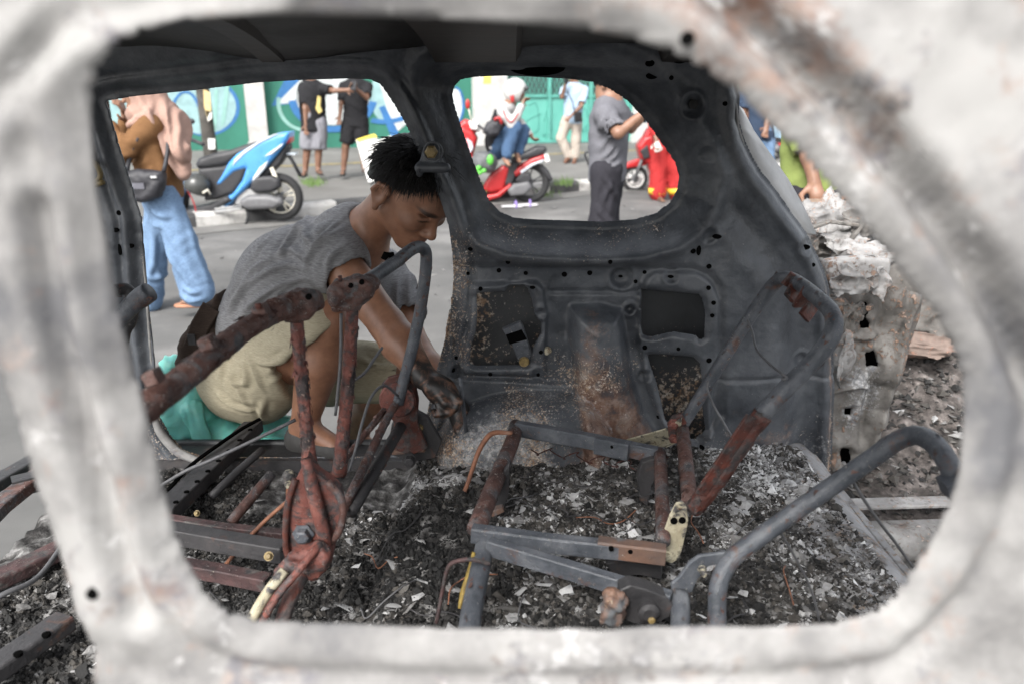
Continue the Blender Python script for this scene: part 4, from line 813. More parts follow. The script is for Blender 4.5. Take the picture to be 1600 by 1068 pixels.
mesh_obj('torsion_bar', *tube(pw([(520, 742, 1.40), (560, 690, 1.53), (600, 640, 1.65)]), .007, 10, 3), m_tuberust, s)
loose('pair of dark cables trailing from the red recliner disc toward the uprights', pw([(622, 618, 1.66), (600, 602, 1.6), (580, 620, 1.54), (566, 660, 1.49), (556, 700, 1.45), (546, 735, 1.42)]), .0032, m_wire, 'cable', 'loose_cable')
loose('short black cable curving behind the right red upright', pw([(597, 543, 1.60), (585, 560, 1.56), (570, 582, 1.52), (556, 592, 1.47)]), .0032, m_wire, 'cable', 'loose_cable')
loose('thin black wire hanging straight down between the two red uprights', pw([(533, 490, 1.36), (532, 560, 1.36), (528, 610, 1.36), (524, 648, 1.36)]), .0030, m_wire, 'cable', 'loose_cable')

s = thing('burnt_bench', 'second-row seat frame half at the left with a long rusted top tube', 'car seat', W(470, 800, 1.2)*[1, 1, 0]+A(0, 0, .46), 'seat frames inside the burnt car')
mesh_obj('backrest_tube', *tube(pw([(498, 470, 1.26), (458, 477, 1.22), (420, 494, 1.15), (380, 517, 1.08), (335, 552, 1.0), (285, 592, .93), (235, 630, .87), (195, 668, .82)]), [.017, .0175, .0165, .0165, .0175, .018, .019, .019], 16, 5, wob=.06), m_tuberust, s)
k = solid('top_bracket', [extr([W(x, y, 1.21) for x, y in [(436, 462), (460, 452), (492, 455), (498, 480), (486, 496), (452, 502), (434, 486)]], 1.21, .022, .006), cap(W(428, 484, 1.16), W(470, 474, 1.21), .017, .017, .01)], .004, m_tuberust, s, disp=lambda v, n: .003*fbm(v*80, 14))
disc_holes('hole', [(458, 472), (482, 464)], 1.186, .005, k); mesh_obj('spike', *tube(pw([(404, 482, 1.1), (403, 474, 1.1)]), .005, 7), m_darkrust, k)
for x, y, Y in ((325, 535, .98), (240, 588, .86), (408, 484, 1.12)): mesh_obj('burnt_lug', *sweep(pw([(x-9, y+4, Y), (x+9, y-3, Y)]), rect(.022, .018)), m_tuberust, s, False)
mesh_obj('upright', *tube(pw([(464, 500, 1.22), (468, 560, 1.22), (476, 640, 1.22), (484, 720, 1.22), (489, 790, 1.22)]), [.0115, .0105, .0108, .0125, .0155], 14, 4, wob=.07), m_red, s)
sh = plate_px('recliner_shell', [(462, 748), (478, 716), (494, 740), (512, 752), (530, 768), (535, 800), (530, 830), (512, 850), (520, 860), (515, 885), (495, 905), (470, 892), (450, 870), (446, 835), (448, 790)], 1.17, .030, m_red, s)
mesh_obj('shell_rim', *tube(pw([(462, 748, 1.168), (450, 785, 1.166), (446, 835, 1.164), (450, 868, 1.163), (470, 892, 1.16)]), .006, 8, 4), m_darkrust, sh)
mesh_obj('shell_rim', *tube(pw([(512, 752, 1.168), (532, 775, 1.166), (536, 805, 1.165), (528, 832, 1.164), (512, 850, 1.163)]), .007, 8, 4), m_tuberust, sh)
mesh_obj('shell_rib', *tube(pw([(478, 716, 1.168), (490, 770, 1.160), (505, 830, 1.156), (512, 860, 1.156)]), [.009, .012, .012, .007], 10, 4), m_red, sh)
bolt(W(474, 833, 1.168), A(0, -1, 0), .013, m_tubegrey, sh, .014); bolt(W(486, 862, 1.160), A(0, -1, 0), .007, m_darkrust, sh)
solid('foot_plate', [extr([W(x, y, 1.12) for x, y in [(452, 858), (500, 850), (514, 862), (508, 884), (492, 908), (470, 900), (440, 925), (420, 950), (402, 946), (424, 908)]], 1.12, .012, .005)], .004, m_red, s, disp=lambda v, n: .006*fbm(v*45, 4)+.002*fbm(v*150, 5))
mesh_obj('foot_rod', *tube(pw([(445, 890, 1.09), (420, 922, 1.07), (398, 958, 1.05), (388, 985, 1.05)]), .009, 10, 3), m_bone, s)
mesh_obj('foot_rod', *tube(pw([(500, 850, 1.12), (462, 896, 1.08), (432, 932, 1.06), (410, 970, 1.05)]), .0065, 10, 3), m_red, s)
mesh_obj('foot_rod', *tube(pw([(478, 888, 1.12), (455, 930, 1.09), (436, 985, 1.07)]), .013, 10, 3), m_darkrust, s)
for P, m, w_ in ((([(262, 830, .56), (350, 846, .56), (446, 862, .56)]), m_rail, .034), ([(255, 880, .53), (340, 894, .53), (420, 910, .53)], m_maroon, .028), ([(262, 812, .52), (350, 826, .52), (445, 836, .52)], m_maroon, .022)):
    edge_smooth(mesh_obj('cushion_rail', *sweep(pg(P), channel(w_, w_)), m, s, False))
bolt(G(420, 868, .575), A(.1, -.8, .5), .006, m_bolt, s); bolt(G(308, 801, .53), A(.1, -.8, .5), .0045, m_bolt, s)

# rails and rods on the floor at the left
rl = tagp(mesh_obj('floor_rail', *sweep(pg([(238, 840, .50), (258, 800, .50), (330, 730, .50), (398, 664, .50)]), channel(.05, .035)), m_rail, smooth=False), 'long dark punched rail lying along the floor toward the teal sack', 'rail'); edge_smooth(rl)
mb = MB()
for t in np.linspace(.12, .95, 8):
    x = 258+(398-258)*t; y = 800+(664-800)*t; mesh_obj('hole', *lathe([(.006, -.004), (.006, .0015), (.0004, .0015)], G(x, y, .518), A(0, 0, 1), 12), m_black, rl, False)
loose('short rusty tube standing askew on the ash between the floor rails', pg([(360, 816, .47), (390, 780, .50), (424, 740, .53)]), .012, m_tuberust, 'tube', 'loose_tube', 2)
loose('second dark tube lying in the ash beside the short rusty tube', pg([(330, 775, .48), (372, 735, .50), (410, 702, .52)]), .010, m_rail, 'tube', 'loose_tube', 2)
loose('long dark cable crossing the left floor up to the red upright', pg([(240, 765, .50), (290, 735, .53), (330, 718, .56), (390, 690, .60), (462, 655, .64)]), .0045, m_wire, 'cable', 'loose_cable')
loose('brown rusted rod slanting from the floor to the red recliner shell', pg([(338, 900, .47), (370, 860, .50), (412, 815, .55), (456, 776, .60)]), .0042, m_wirerust, 'rod', 'rusty_rod')
loose('black cable looping along the door sill below the teal sack', pg([(262, 765, .50), (300, 725, .52), (340, 695, .53), (380, 668, .53), (410, 652, .53)]), .005, m_black, 'cable', 'loose_cable')
pg_ = thing('buckle_peg', 'pale burnt buckle stalk standing beside the red recliner', 'buckle', G(452, 770, .50))
mesh_obj('stalk', *tube(pg([(450, 772, .50), (452, 756, .53)]), .006, 8), m_wirerust, pg_); solid('buckle_head', [cap(W(452, 756, 1.42), W(451, 742, 1.42), .010, .013, .005)], .003, m_bone, pg_)

# front seats and rails seen at the far left, through the rear door opening
s = thing('burnt_bench', 'dark front seat frame partly hidden behind the left post of the window', 'car seat', A(-.86, 1.4, .46), 'seat frames inside the burnt car')
mesh_obj('backrest_tube', *tube(pw([(168, 520, 1.42), (186, 500, 1.42), (205, 478, 1.42), (222, 464, 1.42), (234, 456, 1.42)]), [.016, .017, .018, .020, .019], 14, 4), m_tubegrey, s)
mesh_obj('backrest_tube', *tube(pw([(176, 455, 1.5), (196, 452, 1.52), (206, 466, 1.52), (204, 500, 1.5), (190, 540, 1.48), (176, 720, 1.45)]), .013, 14, 4), m_rail, s)
mesh_obj('backrest_tube', *tube(pw([(176, 455, 1.5), (130, 450, 1.40), (90, 470, 1.25), (80, 560, 1.2), (75, 720, 1.2)]), .013, 14, 4), m_rail, s)
mesh_obj('base_rail', *sweep(pg([(20, 760, .5), (120, 735, .5), (200, 715, .5)]), channel(.04, .04)), m_rail, s, False)
s = thing('seat_track', 'dark seat tracks lying on the floor at the lower left corner', 'seat track', G(40, 950, .46))
for P, m in (([(-90, 1100, .50), (0, 1040, .50), (104, 968, .50)], m_rail), ([(-60, 850, .50), (0, 790, .50), (70, 735, .50)], m_tuberust), ([(-80, 800, .48), (10, 745, .48), (90, 700, .48)], m_rail), ([(-60, 930, .48), (30, 890, .48), (110, 850, .48)], m_maroon)):
    edge_smooth(mesh_obj('track', *sweep(pg(P), rect(.045, .03)), m, s, False))
mb = MB()
for x, y in ((-20, 1053), (28, 1020), (72, 990)): mesh_obj('hole', *lathe([(.007, -.004), (.007, .0015), (.0004, .0015)], G(x, y, .516), A(0, 0, 1), 12), m_black, s, False)
loose('thin bent rod lying over the seat tracks in the lower left', pg([(-40, 950, .52), (10, 925, .53), (60, 900, .52), (105, 840, .52)]), .005, m_wire, 'rod', 'bent_rod')

# ------------------------------------------------------------------ the crouching man
m_skinm = None
def skin_mat(name, a, b, rough=.5, soot=None):
    m, t, bs = new_mat(name); co = nd(t, "ShaderNodeTexCoord").outputs["Object"]; n = noise(t, 26, 6, .6, co)
    c = ramp(t, [(.3, a), (.7, b)], n)
    at = nd(t, "ShaderNodeAttribute", attribute_name='soot').outputs["Fac"]; n2 = noise(t, 38, 6, .65, co, .5)
    f = mth(t, 'MULTIPLY', mth(t, 'SUBTRACT', mth(t, 'ADD', mth(t, 'MULTIPLY', n2, .9), at), .95), 4.0, True)
    if soot: c = mixc(t, f, c, soot)
    lip = nd(t, "ShaderNodeAttribute", attribute_name='lip').outputs["Fac"]; c = mixc(t, lip, c, (a[0]*.85, a[1]*.5, a[2]*.55))
    br = nd(t, "ShaderNodeAttribute", attribute_name='brow').outputs["Fac"]; c = mixc(t, br, c, (.008, .006, .005))
    t.links.new(c, bs.inputs["Base Color"]); bs.inputs["Roughness"].default_value = rough; bs.inputs["Subsurface Weight"].default_value = .08; bs.inputs["Subsurface Radius"].default_value = (.01, .004, .002); bs.inputs["Subsurface Scale"].default_value = .3
    bump(t, bs, noise(t, 320, 3, .6, co), .12, .001); return m
m_tan = skin_mat('tanned_skin', (.185, .090, .055), (.31, .158, .098), .42, (.018, .016, .015))
m_hair = M('black_hair', (.010, .009, .009), 90, .50, bmp=0, spec=.35)
def fold(v, u, s1, s2, amp, seed):
    u = unit(u); a = np.abs(v @ u); w_ = np.cross(u, [0.13, .3, .9]); w_ = unit(w_); x = np.cross(u, w_)
    p = np.stack([v @ u*s1, v @ w_*s2, v @ x*s2], -1); n = vnoise(p, seed); return amp*(1-2*np.abs(n)) + amp*.5*vnoise(p*2.1, seed+1)

man = thing('person', 'young man in heather grey t-shirt and khaki shorts crouching in the car doorway', 'person', A(-.55, 2.05, .45))
# head frame
Fh = unit([math.cos(R(44))*math.cos(R(37)), -math.cos(R(44))*math.sin(R(37)), -math.sin(R(44))]); Sh = unit(np.cross(Fh, [0, 0, 1.0])); Uh = np.cross(Sh, Fh)     # Sh points to the camera side
EAR = W(600, 310, 1.865); HS = 1.05; O = EAR - Sh*.076*HS
def H(f, u, s=0.0): return O + (Fh*f + Uh*u + Sh*s)*HS
def hr(f, u, s): return (f*HS, u*HS, s*HS)
RH = np.array([Fh, Uh, Sh])
NECK = W(556, 388, 2.02); SH_R = W(522, 402, 1.92); EL_R = W(606, 508, 1.80); WR_R = W(662, 588, 1.70)
SH_L = W(598, 425, 2.22); EL_L = W(652, 545, 2.02); WR_L = W(716, 640, 1.80)
PEL = W(392, 575, 2.16); CH = W(492, 420, 2.07); HIP_R = W(395, 592, 2.06); KN_R = W(512, 502, 1.90); AN_R = W(474, 668, 1.93); TOE_R = W(522, 696, 1.86)
HIP_L = W(415, 580, 2.28); KN_L = W(612, 582, 2.22); AN_L = W(545, 690, 2.30); TOE_L = W(600, 705, 2.22)
HIPW = unit([.35, -1, 0])
face = [ell(H(-.007, .047), hr(.098, .083, .078), RH, .02), ell(H(.035, .02), hr(.062, .085, .064), RH, .03), ell(H(.050, -.045), hr(.046, .040, .046), RH, .03), ell(H(.078, -.078), hr(.020, .020, .022), RH, .025),
        cap(H(.006, -.035, .054), H(.066, -.080, .018), .014*HS, .014*HS, .03), cap(H(.006, -.035, -.054), H(.066, -.080, -.018), .014*HS, .014*HS, .03),
        cap(H(.088, .042, .036), H(.094, .040, -.036), .012*HS, .012*HS, .02), cap(H(.094, .03), H(.112, -.012), .009*HS, .0115*HS, .014), ell(H(.113, -.014), hr(.014, .011, .0125), RH, .008),
        ell(H(.101, -.019, .014), hr(.012, .008, .009), RH, .006), ell(H(.101, -.019, -.014), hr(.012, .008, .009), RH, .006),
        ell(H(.067, -.002, .042), hr(.030, .022, .024), RH, .02), ell(H(.067, -.002, -.042), hr(.030, .022, .024), RH, .02),
        ell(H(.092, -.045), hr(.016, .010, .024), RH, .008), ell(H(.090, -.056), hr(.015, .009, .021), RH, .008), ell(H(.076, -.048), hr(.024, .024, .030), RH, .015),
        ell(H(.080, .024, .033), hr(.015, .0125, .017), RH, .006), ell(H(.080, .024, -.033), hr(.015, .0125, .017), RH, .006)]
earp = []
for sgn in (1, -1):
    c = H(-.010, .006, sgn*.083)
    earp += [ell(c, hr(.021, .035, .0095), RH, .005), cap(H(-.022, .028, sgn*.094), H(-.029, .002, sgn*.092), .006, .006, .003), cap(H(-.022, .028, sgn*.094), H(.000, .040, sgn*.089), .006, .0055, .003), cap(H(.000, .040, sgn*.089), H(.011, .024, sgn*.083), .0055, .0045, .003), cap(H(-.029, .002, sgn*.092), H(-.012, -.024, sgn*.086), .0055, .005, .003), ell(H(-.004, -.030, sgn*.084), hr(.011, .012, .007), RH, .004)]
earcut = [ell(H(-.006, .008, .099), hr(.012, .023, .013), RH, .003), cap(H(.094, -.0495, .024), H(.100, -.0515, 0), .0022, .0022, .003), cap(H(.100, -.0515, 0), H(.094, -.0495, -.024), .0022, .0022, .003), ell(H(.090, .034, .034), hr(.012, .006, .02), RH, .008), ell(H(.090, .034, -.034), hr(.012, .006, .02), RH, .008), ell(H(.108, -.026, .008), hr(.006, .004, .004), RH, .003),
          cap(H(.0955, .020, .024), H(.090, .020, .045), .0018, .0018, .003)]
limbs = chain([H(-.018, -.03), H(-.04, -.10)*.5+NECK*.5, NECK], [.056, .055, .062], .03) + [cap(NECK, SH_R, .055, .05, .05), cap(NECK, SH_L, .055, .05, .05)]
limbs += [cap(W(552, 372, 2.03), NECK, .056, .058, .03)]
limbs += chain([PEL, PEL*.5+CH*.5, CH, NECK], [.115, .112, .115, .065], .05, (unit([.2, 1, 0]), .80))
limbs += chain([SH_R, SH_R*.55+EL_R*.45, EL_R, EL_R*.65+WR_R*.35, WR_R], [.058, .050, .043, .047, .029], .015)
limbs += chain([SH_L, SH_L*.55+EL_L*.45, EL_L, EL_L*.65+WR_L*.35, WR_L], [.056, .046, .038, .041, .027], .015)
limbs += chain([HIP_R, KN_R], [.095, .060], .02) + chain([KN_R, KN_R*.62+AN_R*.38, AN_R], [.054, .060, .034], .02) + [cap(AN_R, TOE_R, .036, .028, .02)]
limbs += chain([HIP_L, KN_L], [.095, .060], .02) + chain([KN_L, KN_L*.62+AN_L*.38, AN_L], [.052, .058, .034], .02) + [cap(AN_L, TOE_L, .036, .028, .02)]
# hands, five fingers each, closed on the rod
def pq(x, y, Y): return W(x, y, Y)
ROD0, ROD1 = W(719, 590, 1.66), W(732, 706, 1.77)
handR = [cap(WR_R, pq(690, 606, 1.675), .026, .030, .012), cap(pq(676, 604, 1.665), pq(700, 624, 1.66), .026, .026, .012), ell(pq(692, 614, 1.668), (.036, .022, .030), None, .012)]
for i, (a, b, c, d) in enumerate([((706, 612), (717, 627), (706, 637), (697, 630)), ((701, 622), (712, 637), (701, 645), (692, 637)), ((693, 628), (702, 644), (691, 649), (684, 640)), ((684, 630), (690, 646), (681, 648), (676, 640))]):
    Y = 1.655-.004*i; handR += chain([pq(*a, Y), pq(*b, Y-.014), pq(*c, Y-.012), pq(*d, Y+.010)], [.0105-.0006*i, .0098-.0006*i, .009-.0006*i, .008-.0006*i], .0025)
handR += chain([pq(680, 612, 1.65), pq(697, 630, 1.635), pq(708, 640, 1.640)], [.012, .0105, .009], .004)
handL = [cap(WR_L, pq(724, 668, 1.775), .026, .028, .012), ell(pq(727, 680, 1.77), (.030, .024, .036), None, .012)]
for i, (a, b, c, d) in enumerate([((740, 686), (748, 704), (742, 716), (733, 712)), ((734, 692), (740, 711), (733, 721), (725, 714)), ((726, 695), (730, 714), (723, 720), (717, 712)), ((718, 692), (720, 709), (715, 714), (711, 706))]):
    Y = 1.765-.005*i; handL += chain([pq(*a, Y), pq(*b, Y-.012), pq(*c, Y-.010), pq(*d, Y+.008)], [.0105-.0006*i, .0098-.0006*i, .009-.0006*i, .008-.0006*i], .0025)
handL += chain([pq(716, 672, 1.755), pq(722, 694, 1.742), pq(730, 702, 1.748)], [.0115, .0105, .009], .004)
def soot(v):
    a = np.zeros(len(v))
    for wr, el in ((WR_R, EL_R), (WR_L, EL_L)):
        d = unit(wr-el); t = (v-el) @ d / np.linalg.norm(wr-el); dist = np.linalg.norm((v-el) - np.outer((v-el) @ d, d), axis=1)
        a = np.maximum(a, (dist < .15)*(t > .1)*(t < 2.2)*sst(t, .30, 1.05)*.54)
    return a + .20
def lipf(v):
    q = (v-O)/HS; f, u, s_ = q @ Fh, q @ Uh, q @ Sh
    return np.clip(1.3-((u+.0505)/.012)**2-(s_/.026)**2, 0, 1)*(f > .085)
def brow(v):
    q = (v-O)/HS; f, u, s_ = q @ Fh, q @ Uh, np.abs(q @ Sh)
    b = np.clip(1.6-((u-.046-.15*(s_-.03)+2*(s_-.03)**2)/.006)**2*1.0-((s_-.034)/.021)**2, 0, 1)*(f > .05)
    e = np.clip(1.4-((u-.019-(s_-.034)*.0)/.0028)**2-((s_-.034)/.016)**2, 0, 1)*(f > .06)
    return np.maximum(b*.85, e)
solid('body', face+earp+limbs+handR+handL, .0042, m_tan, man, cut=earcut, it=1, attr={'soot': soot, 'lip': lipf, 'brow': brow})
# hair: a cap and some thousand locks
hcap = [ell(H(-.012, .052), hr(.105, .088, .085), RH, .01), ell(H(-.060, .01), hr(.052, .078, .068), RH, .02)]
hair = solid('hair', hcap, .005, m_hair, man, halfs=[(H(.074, .075), unit(Fh*1.0-Uh*.42)), (H(-.045, -.058), unit(-Uh*.8+Fh*.5)), (H(.02, .054), unit(Fh*.60-Uh*.80))], disp=lambda v, n: .003*fbm(v*70, 3))
def locks():
    mb = MB(); rng = np.random.default_rng(3)
    for i in range(9000):
        th = rng.uniform(-2.7, 2.7); ph = rng.uniform(-1.0, 1.5)
        d = A(math.cos(ph)*math.cos(th), math.sin(ph), math.cos(ph)*math.sin(th)); f, u, s_ = d*[.101, .086, .083]; f -= .012; u += .050
        front = f > .05
        dl = u-(.75*f+.039)
        if dl < .002 or u < -.055 or (abs(s_) > .050 and -.045 < f < .018 and u < .052): continue
        root = A(f, u, s_)
        crown = A(-.035, .15, 0); away = unit(root-crown); nrm = unit(d/[.101, .091, .083]); tang = unit(away-nrm*np.dot(away, nrm)) + rng.normal(0, .16, 3)
        L = rng.uniform(.018, .034) if u < .06 else rng.uniform(.028, .055); lift = .06 if u < .06 else rng.uniform(.06, .22)
        if dl < .035: L = rng.uniform(.010, .018)+.25*dl; lift = .05
        if u > .100 and -.03 < f < .05 and rng.random() < .16: lift = rng.uniform(.81, 1.0)
        if front and u < .1: lift = .15; L = rng.uniform(.014, .026)
        P = [root-nrm*.003, root+nrm*.006*lift*2+tang*L*.45, root+nrm*.009*lift*1.6+tang*L]
        if lift > .8: P = [root, root+nrm*L*.5+tang*L*.2, root+nrm*L*.75+tang*L*.75]
        P = catmull([H(*p) for p in P], 3); n = len(P); mb.add(*tube(P, list(np.linspace(.0014, .0003, n)), 4, cap=False))
    return mb.build('hair_lock', m_hair, hair)
locks()
# t-shirt
def knit(name, a, b):
    m, t, bs = new_mat(name); co = nd(t, "ShaderNodeTexCoord").outputs["Object"]
    n = noise(t, 60, 5, .7, co, 0, (1.0, 1.0, 7.0)); n2 = noise(t, 5, 3, .5, co); f = mth(t, 'ADD', mth(t, 'MULTIPLY', n, .8), mth(t, 'MULTIPLY', n2, .2))
    t.links.new(ramp(t, [(.32, a), (.68, b)], f), bs.inputs["Base Color"]); bs.inputs["Roughness"].default_value = .9; bs.inputs["Specular IOR Level"].default_value = .2
    bump(t, bs, noise(t, 420, 2, .6, co), .15, .001); return m
m_tee = knit('heather_grey_knit', (.11, .112, .118), (.30, .30, .308))
BACK = W(420, 470, 2.12)
sq_ = (unit([.2, 1, 0]), .78)
slR = SH_R*.88+EL_R*.12; slL = SH_L*.45+EL_L*.55
tee = [cap(W(530, 376, 2.05), W(553, 362, 2.03), .074, .068, .03), cap(W(545, 366, 2.03), SH_R+A(-.01, .01, 0), .066, .060, .04)] + chain([PEL+A(.03, 0, .05), W(425, 500, 2.12), W(455, 440, 2.08), CH+A(-.005, 0, -.005), W(545, 385, 2.04)], [.128, .128, .128, .125, .072], .05, sq_) + [cap(W(545, 384, 2.04), SH_R+A(-.012, 0, .004), .066, .062, .05), cap(SH_R+A(-.014, .01, 0), slR, .066, .074, .03), cap(W(548, 384, 2.05), SH_L, .064, .062, .05), cap(SH_L, slL, .064, .072, .03), cap(W(520, 455, 2.02), W(560, 440, 2.1), .075, .075, .05)]
dR, dL = unit(slR-SH_R), unit(slL-SH_L)
cutt = [cap(SH_R+dR*.045, EL_R, .058, .064, .004), cap(SH_L+dL*.08, EL_L, .055, .055, .004), cap(NECK+(H(-.04, -.10)-NECK)*.60, H(-.03, -.09), .060, .064, .006)]
def trim_tee(v, q): pass
_f1 = creases([[(500, 420), (455, 432), (408, 462), (380, 490)], [(498, 440), (462, 456), (430, 486)], [(490, 404), (450, 408), (405, 430), (372, 462)], [(505, 392), (470, 384), (432, 392)], [(515, 372), (480, 360), (448, 362)], [(545, 352), (520, 362), (500, 384), (494, 410)], [(552, 372), (535, 385), (528, 410)], [(555, 392), (548, 410), (540, 430)], [(500, 465), (470, 478), (430, 500)], [(482, 470), (440, 474), (395, 496)], [(395, 440), (372, 466), (358, 492)], [(430, 400), (402, 420), (382, 448)], [(620, 440), (628, 470), (634, 500)], [(608, 450), (614, 480), (622, 504)], [(470, 345), (452, 372), (446, 400)]], 1.98, .0075, .011)
_f2 = creases([[(520, 332), (500, 340), (480, 352)], [(540, 340), (524, 352), (510, 372)], [(480, 425), (448, 446), (420, 470)], [(420, 372), (400, 400)], [(470, 440), (450, 462), (440, 490)], [(375, 455), (400, 480), (440, 492)]], 1.98, .0045, .006)
def tee_folds(v): return _f1(v)+_f2(v)
_s1 = creases([[(360, 560), (385, 590), (400, 625)], [(345, 600), (375, 620), (420, 632)], [(480, 520), (450, 540), (400, 545)], [(500, 515), (470, 552), (440, 575)], [(400, 530), (420, 560), (428, 590)], [(430, 600), (415, 635), (420, 655)], [(560, 560), (585, 575), (612, 578)], [(540, 590), (575, 600), (610, 600)], [(365, 530), (356, 560), (352, 590)], [(378, 548), (400, 556), (400, 580), (378, 578), (378, 548)]], 2.0, .0075, .010)
solid('t_shirt', tee, .0050, m_tee, man, cut=cutt+[cap(slR+dR*.078, EL_R+dR*.1, .075, .075, .004), cap(slL+dL*.075, EL_L+dL*.1, .08, .08, .004)], halfs=[(PEL+A(.03, 0, .0), unit(PEL-CH))],
      disp=lambda v, n: tee_folds(v) + fold(v, unit(A(.55, .2, .8)), 12, 4, .004, 4), it=1)
# shorts
m_khaki = knit('khaki_twill', (.25, .222, .155), (.42, .38, .28))
kR = HIP_R*.16+KN_R*.84; kL = HIP_L*.08+KN_L*.92; sR, sL = unit(KN_R-HIP_R), unit(KN_L-HIP_L)
sh = [cap(PEL+A(-.01, 0, -.015), PEL+A(.03, 0, .07), .135, .128, .04, sq_), cap(HIP_R, kR+sR*.03, .118, .090, .04), cap(HIP_L, kL+sL*.03, .115, .090, .04), cap(HIP_R+A(.02, 0, -.03), kR+A(-.02, 0, -.035), .09, .075, .04)]
pants = solid('shorts', sh, .006, m_khaki, man, cut=[extr([W(x, y, 1.88) for x, y in [(533, 497), (424, 574), (446, 640), (470, 700), (580, 700), (580, 480)]], 1.86, .15, .01, .006), cap(kL-sL*.02, KN_L+sL*.1, .074, .08, .006)], halfs=[(kR+sR*.055, sR*1.0), ] if False else [],
      disp=lambda v, n: _s1(v)+fold(v, unit(A(.8, -.3, .5)), 16, 5, .004, 17)+fold(v, unit(A(.2, .5, .8)), 36, 8, .002, 23), it=1)
mesh_obj('hem', *torus(kL+sL*.03, sL, .086, .008, 32, 8, 2.0), m_khaki, pants)
mesh_obj('button', *lathe([(.006, 0), (.006, .003), (.001, .003)], W(390, 572, 1.985), A(0, -1, .1), 10), m_bolt, pants, False)
mesh_obj('pocket_flap', *slab([W(x, y, 1.94) for x, y in ((352, 548), (398, 560), (396, 582), (350, 572))], A(0, 1, .1), .09), m_khaki, pants, False) if False else None
mesh_obj('belt', *tube([W(350, 500, 2.02), W(380, 506, 1.985), W(420, 508, 1.975), W(470, 505, 1.985)], .011, 8, 4), M('dark_brown_strap', (.035, .024, .02), 40, .7), man)
for an, toe, nm in ((AN_R, TOE_R, 1), (AN_L, TOE_L, 2)):
    d = toe-an; solid('shoe', [cap(an+A(0, 0, -.045)-d*.2, toe+A(0, 0, -.012), .040, .034, .02), cap(an+A(0, 0, -.02), an+A(0, 0, -.045), .042, .040, .02)], .006, M('sooty_shoe', (.05, .048, .046), 30, .7), man, it=1)
# waist bag
m_brown = knit('brown_canvas', (.028, .019, .015), (.058, .042, .034))
wb = thing('waist_bag', 'dark brown canvas waist bag worn at the small of the crouching man\'s back', 'bag', W(335, 560, 2.08))
bd = solid('pouch', [extr([W(x, y, 2.06) for x, y in [(346, 452), (356, 470), (352, 500), (374, 515), (346, 530), (338, 560), (318, 575), (290, 574), (282, 558), (292, 520), (316, 492), (330, 470)]], 2.06, .06, .03, .02)], .006, m_brown, wb, disp=lambda v, n: fold(v, A(.4, .2, .9), 26, 9, .005, 31), it=2)
mesh_obj('flap', *sweep([W(x, y, 1.994) for x, y in [(330, 480), (312, 510), (300, 545)]], rect(.05, .006), up=(0, 1, 0)), m_brown, wb, False)
mesh_obj('strap', *tube([W(352, 500, 2.02), W(365, 503, 2.0), W(385, 505, 1.985)], .012, 8, 3), m_brown, wb)
mesh_obj('buckle', *box(W(300, 530, 1.99), (.02, .01, .03)), m_rail, wb, False)
rod = thing('digging_rod', 'slim dark metal rod gripped in both sooty hands of the crouching man', 'tool', ROD1)
mesh_obj('shaft', *tube([ROD0, ROD0*.6+ROD1*.4, ROD1+(ROD1-ROD0)*.05], .0048, 10), m_tubegrey, rod); mesh_obj('tip', *tube([ROD1+(ROD1-ROD0)*.05, ROD1+(ROD1-ROD0)*.16], [.0048, .0020], 10), m_rail, rod)
# teal sack
def plastic(name, c):
    m, t, b = new_mat(name); co = nd(t, "ShaderNodeTexCoord").outputs["Object"]
    t.links.new(ramp(t, [(.3, tuple(x*.85 for x in c)), (.7, tuple(min(1, x*1.2) for x in c))], noise(t, 8, 5, .6, co)), b.inputs["Base Color"]); b.inputs["Roughness"].default_value = .38
    b.inputs["Subsurface Weight"].default_value = .25; b.inputs["Subsurface Scale"].default_value = .03; bump(t, b, noise(t, 45, 4, .65, co, 1.2), .35, .004); return m
m_sack = plastic('teal_plastic', (.20, .60, .53))
sk_ = thing('plastic_sack', 'crumpled teal plastic sack on the road behind the crouching man', 'sack', A(-.85, 2.2, 0))
pl = [W(x, y, 2.14) for x, y in [(258, 655), (268, 615), (280, 574), (300, 588), (330, 596), (350, 640), (392, 655), (440, 672), (458, 700), (450, 730)]] + [A(-.56, 2.14, .02), A(-.96, 2.14, .02)]
solid('bag', [extr(pl, 2.14, .13, .06, .02)], .008, m_sack, sk_, disp=lambda v, n: fold(v, A(.5, .3, .8), 13, 4, .014, 51)+fold(v, A(-.7, .2, .6), 21, 7, .009, 57)+.004*fbm(v*40, 58), it=1)
solid('neck', [cap(W(276, 600, 2.08), W(272, 572, 2.06), .022, .035, .02), cap(W(300, 640, 2.02), W(322, 700, 2.0), .03, .02, .02)], .006, m_sack, sk_, disp=lambda v, n: fold(v, A(.9, .3, .1), 60, 10, .006, 61), it=1)
tube = _tube0; mesh_obj = _mesh0
rw = np.random.default_rng(21)
for k in range(16):
    x0, y0 = [(560, 900), (620, 860), (660, 800), (840, 760), (900, 800), (980, 770), (1180, 800), (1230, 860), (1160, 920), (880, 900), (700, 930), (320, 870), (380, 790), (1100, 840), (640, 930), (820, 920)][k]; a = rw.uniform(0, 6.28); P = []; c = G(x0, y0, .54); q = c.copy()
    for i in range(5): P.append(A(q[0], q[1], float(floor_z(q[:1], q[1:2])[0])+.010+rw.uniform(0, .012))); a += rw.uniform(-.9, .9); q = q + A(math.cos(a), math.sin(a), 0)*rw.uniform(.025, .05)
    tagp(mesh_obj('thin_wire', *tube(P, .0014, 6, 4), [m_wire, m_wirerust, m_rail][k % 3]), 'short curled burnt wire lying loose in the floor ash', 'wire', 'curled wires in the ash')

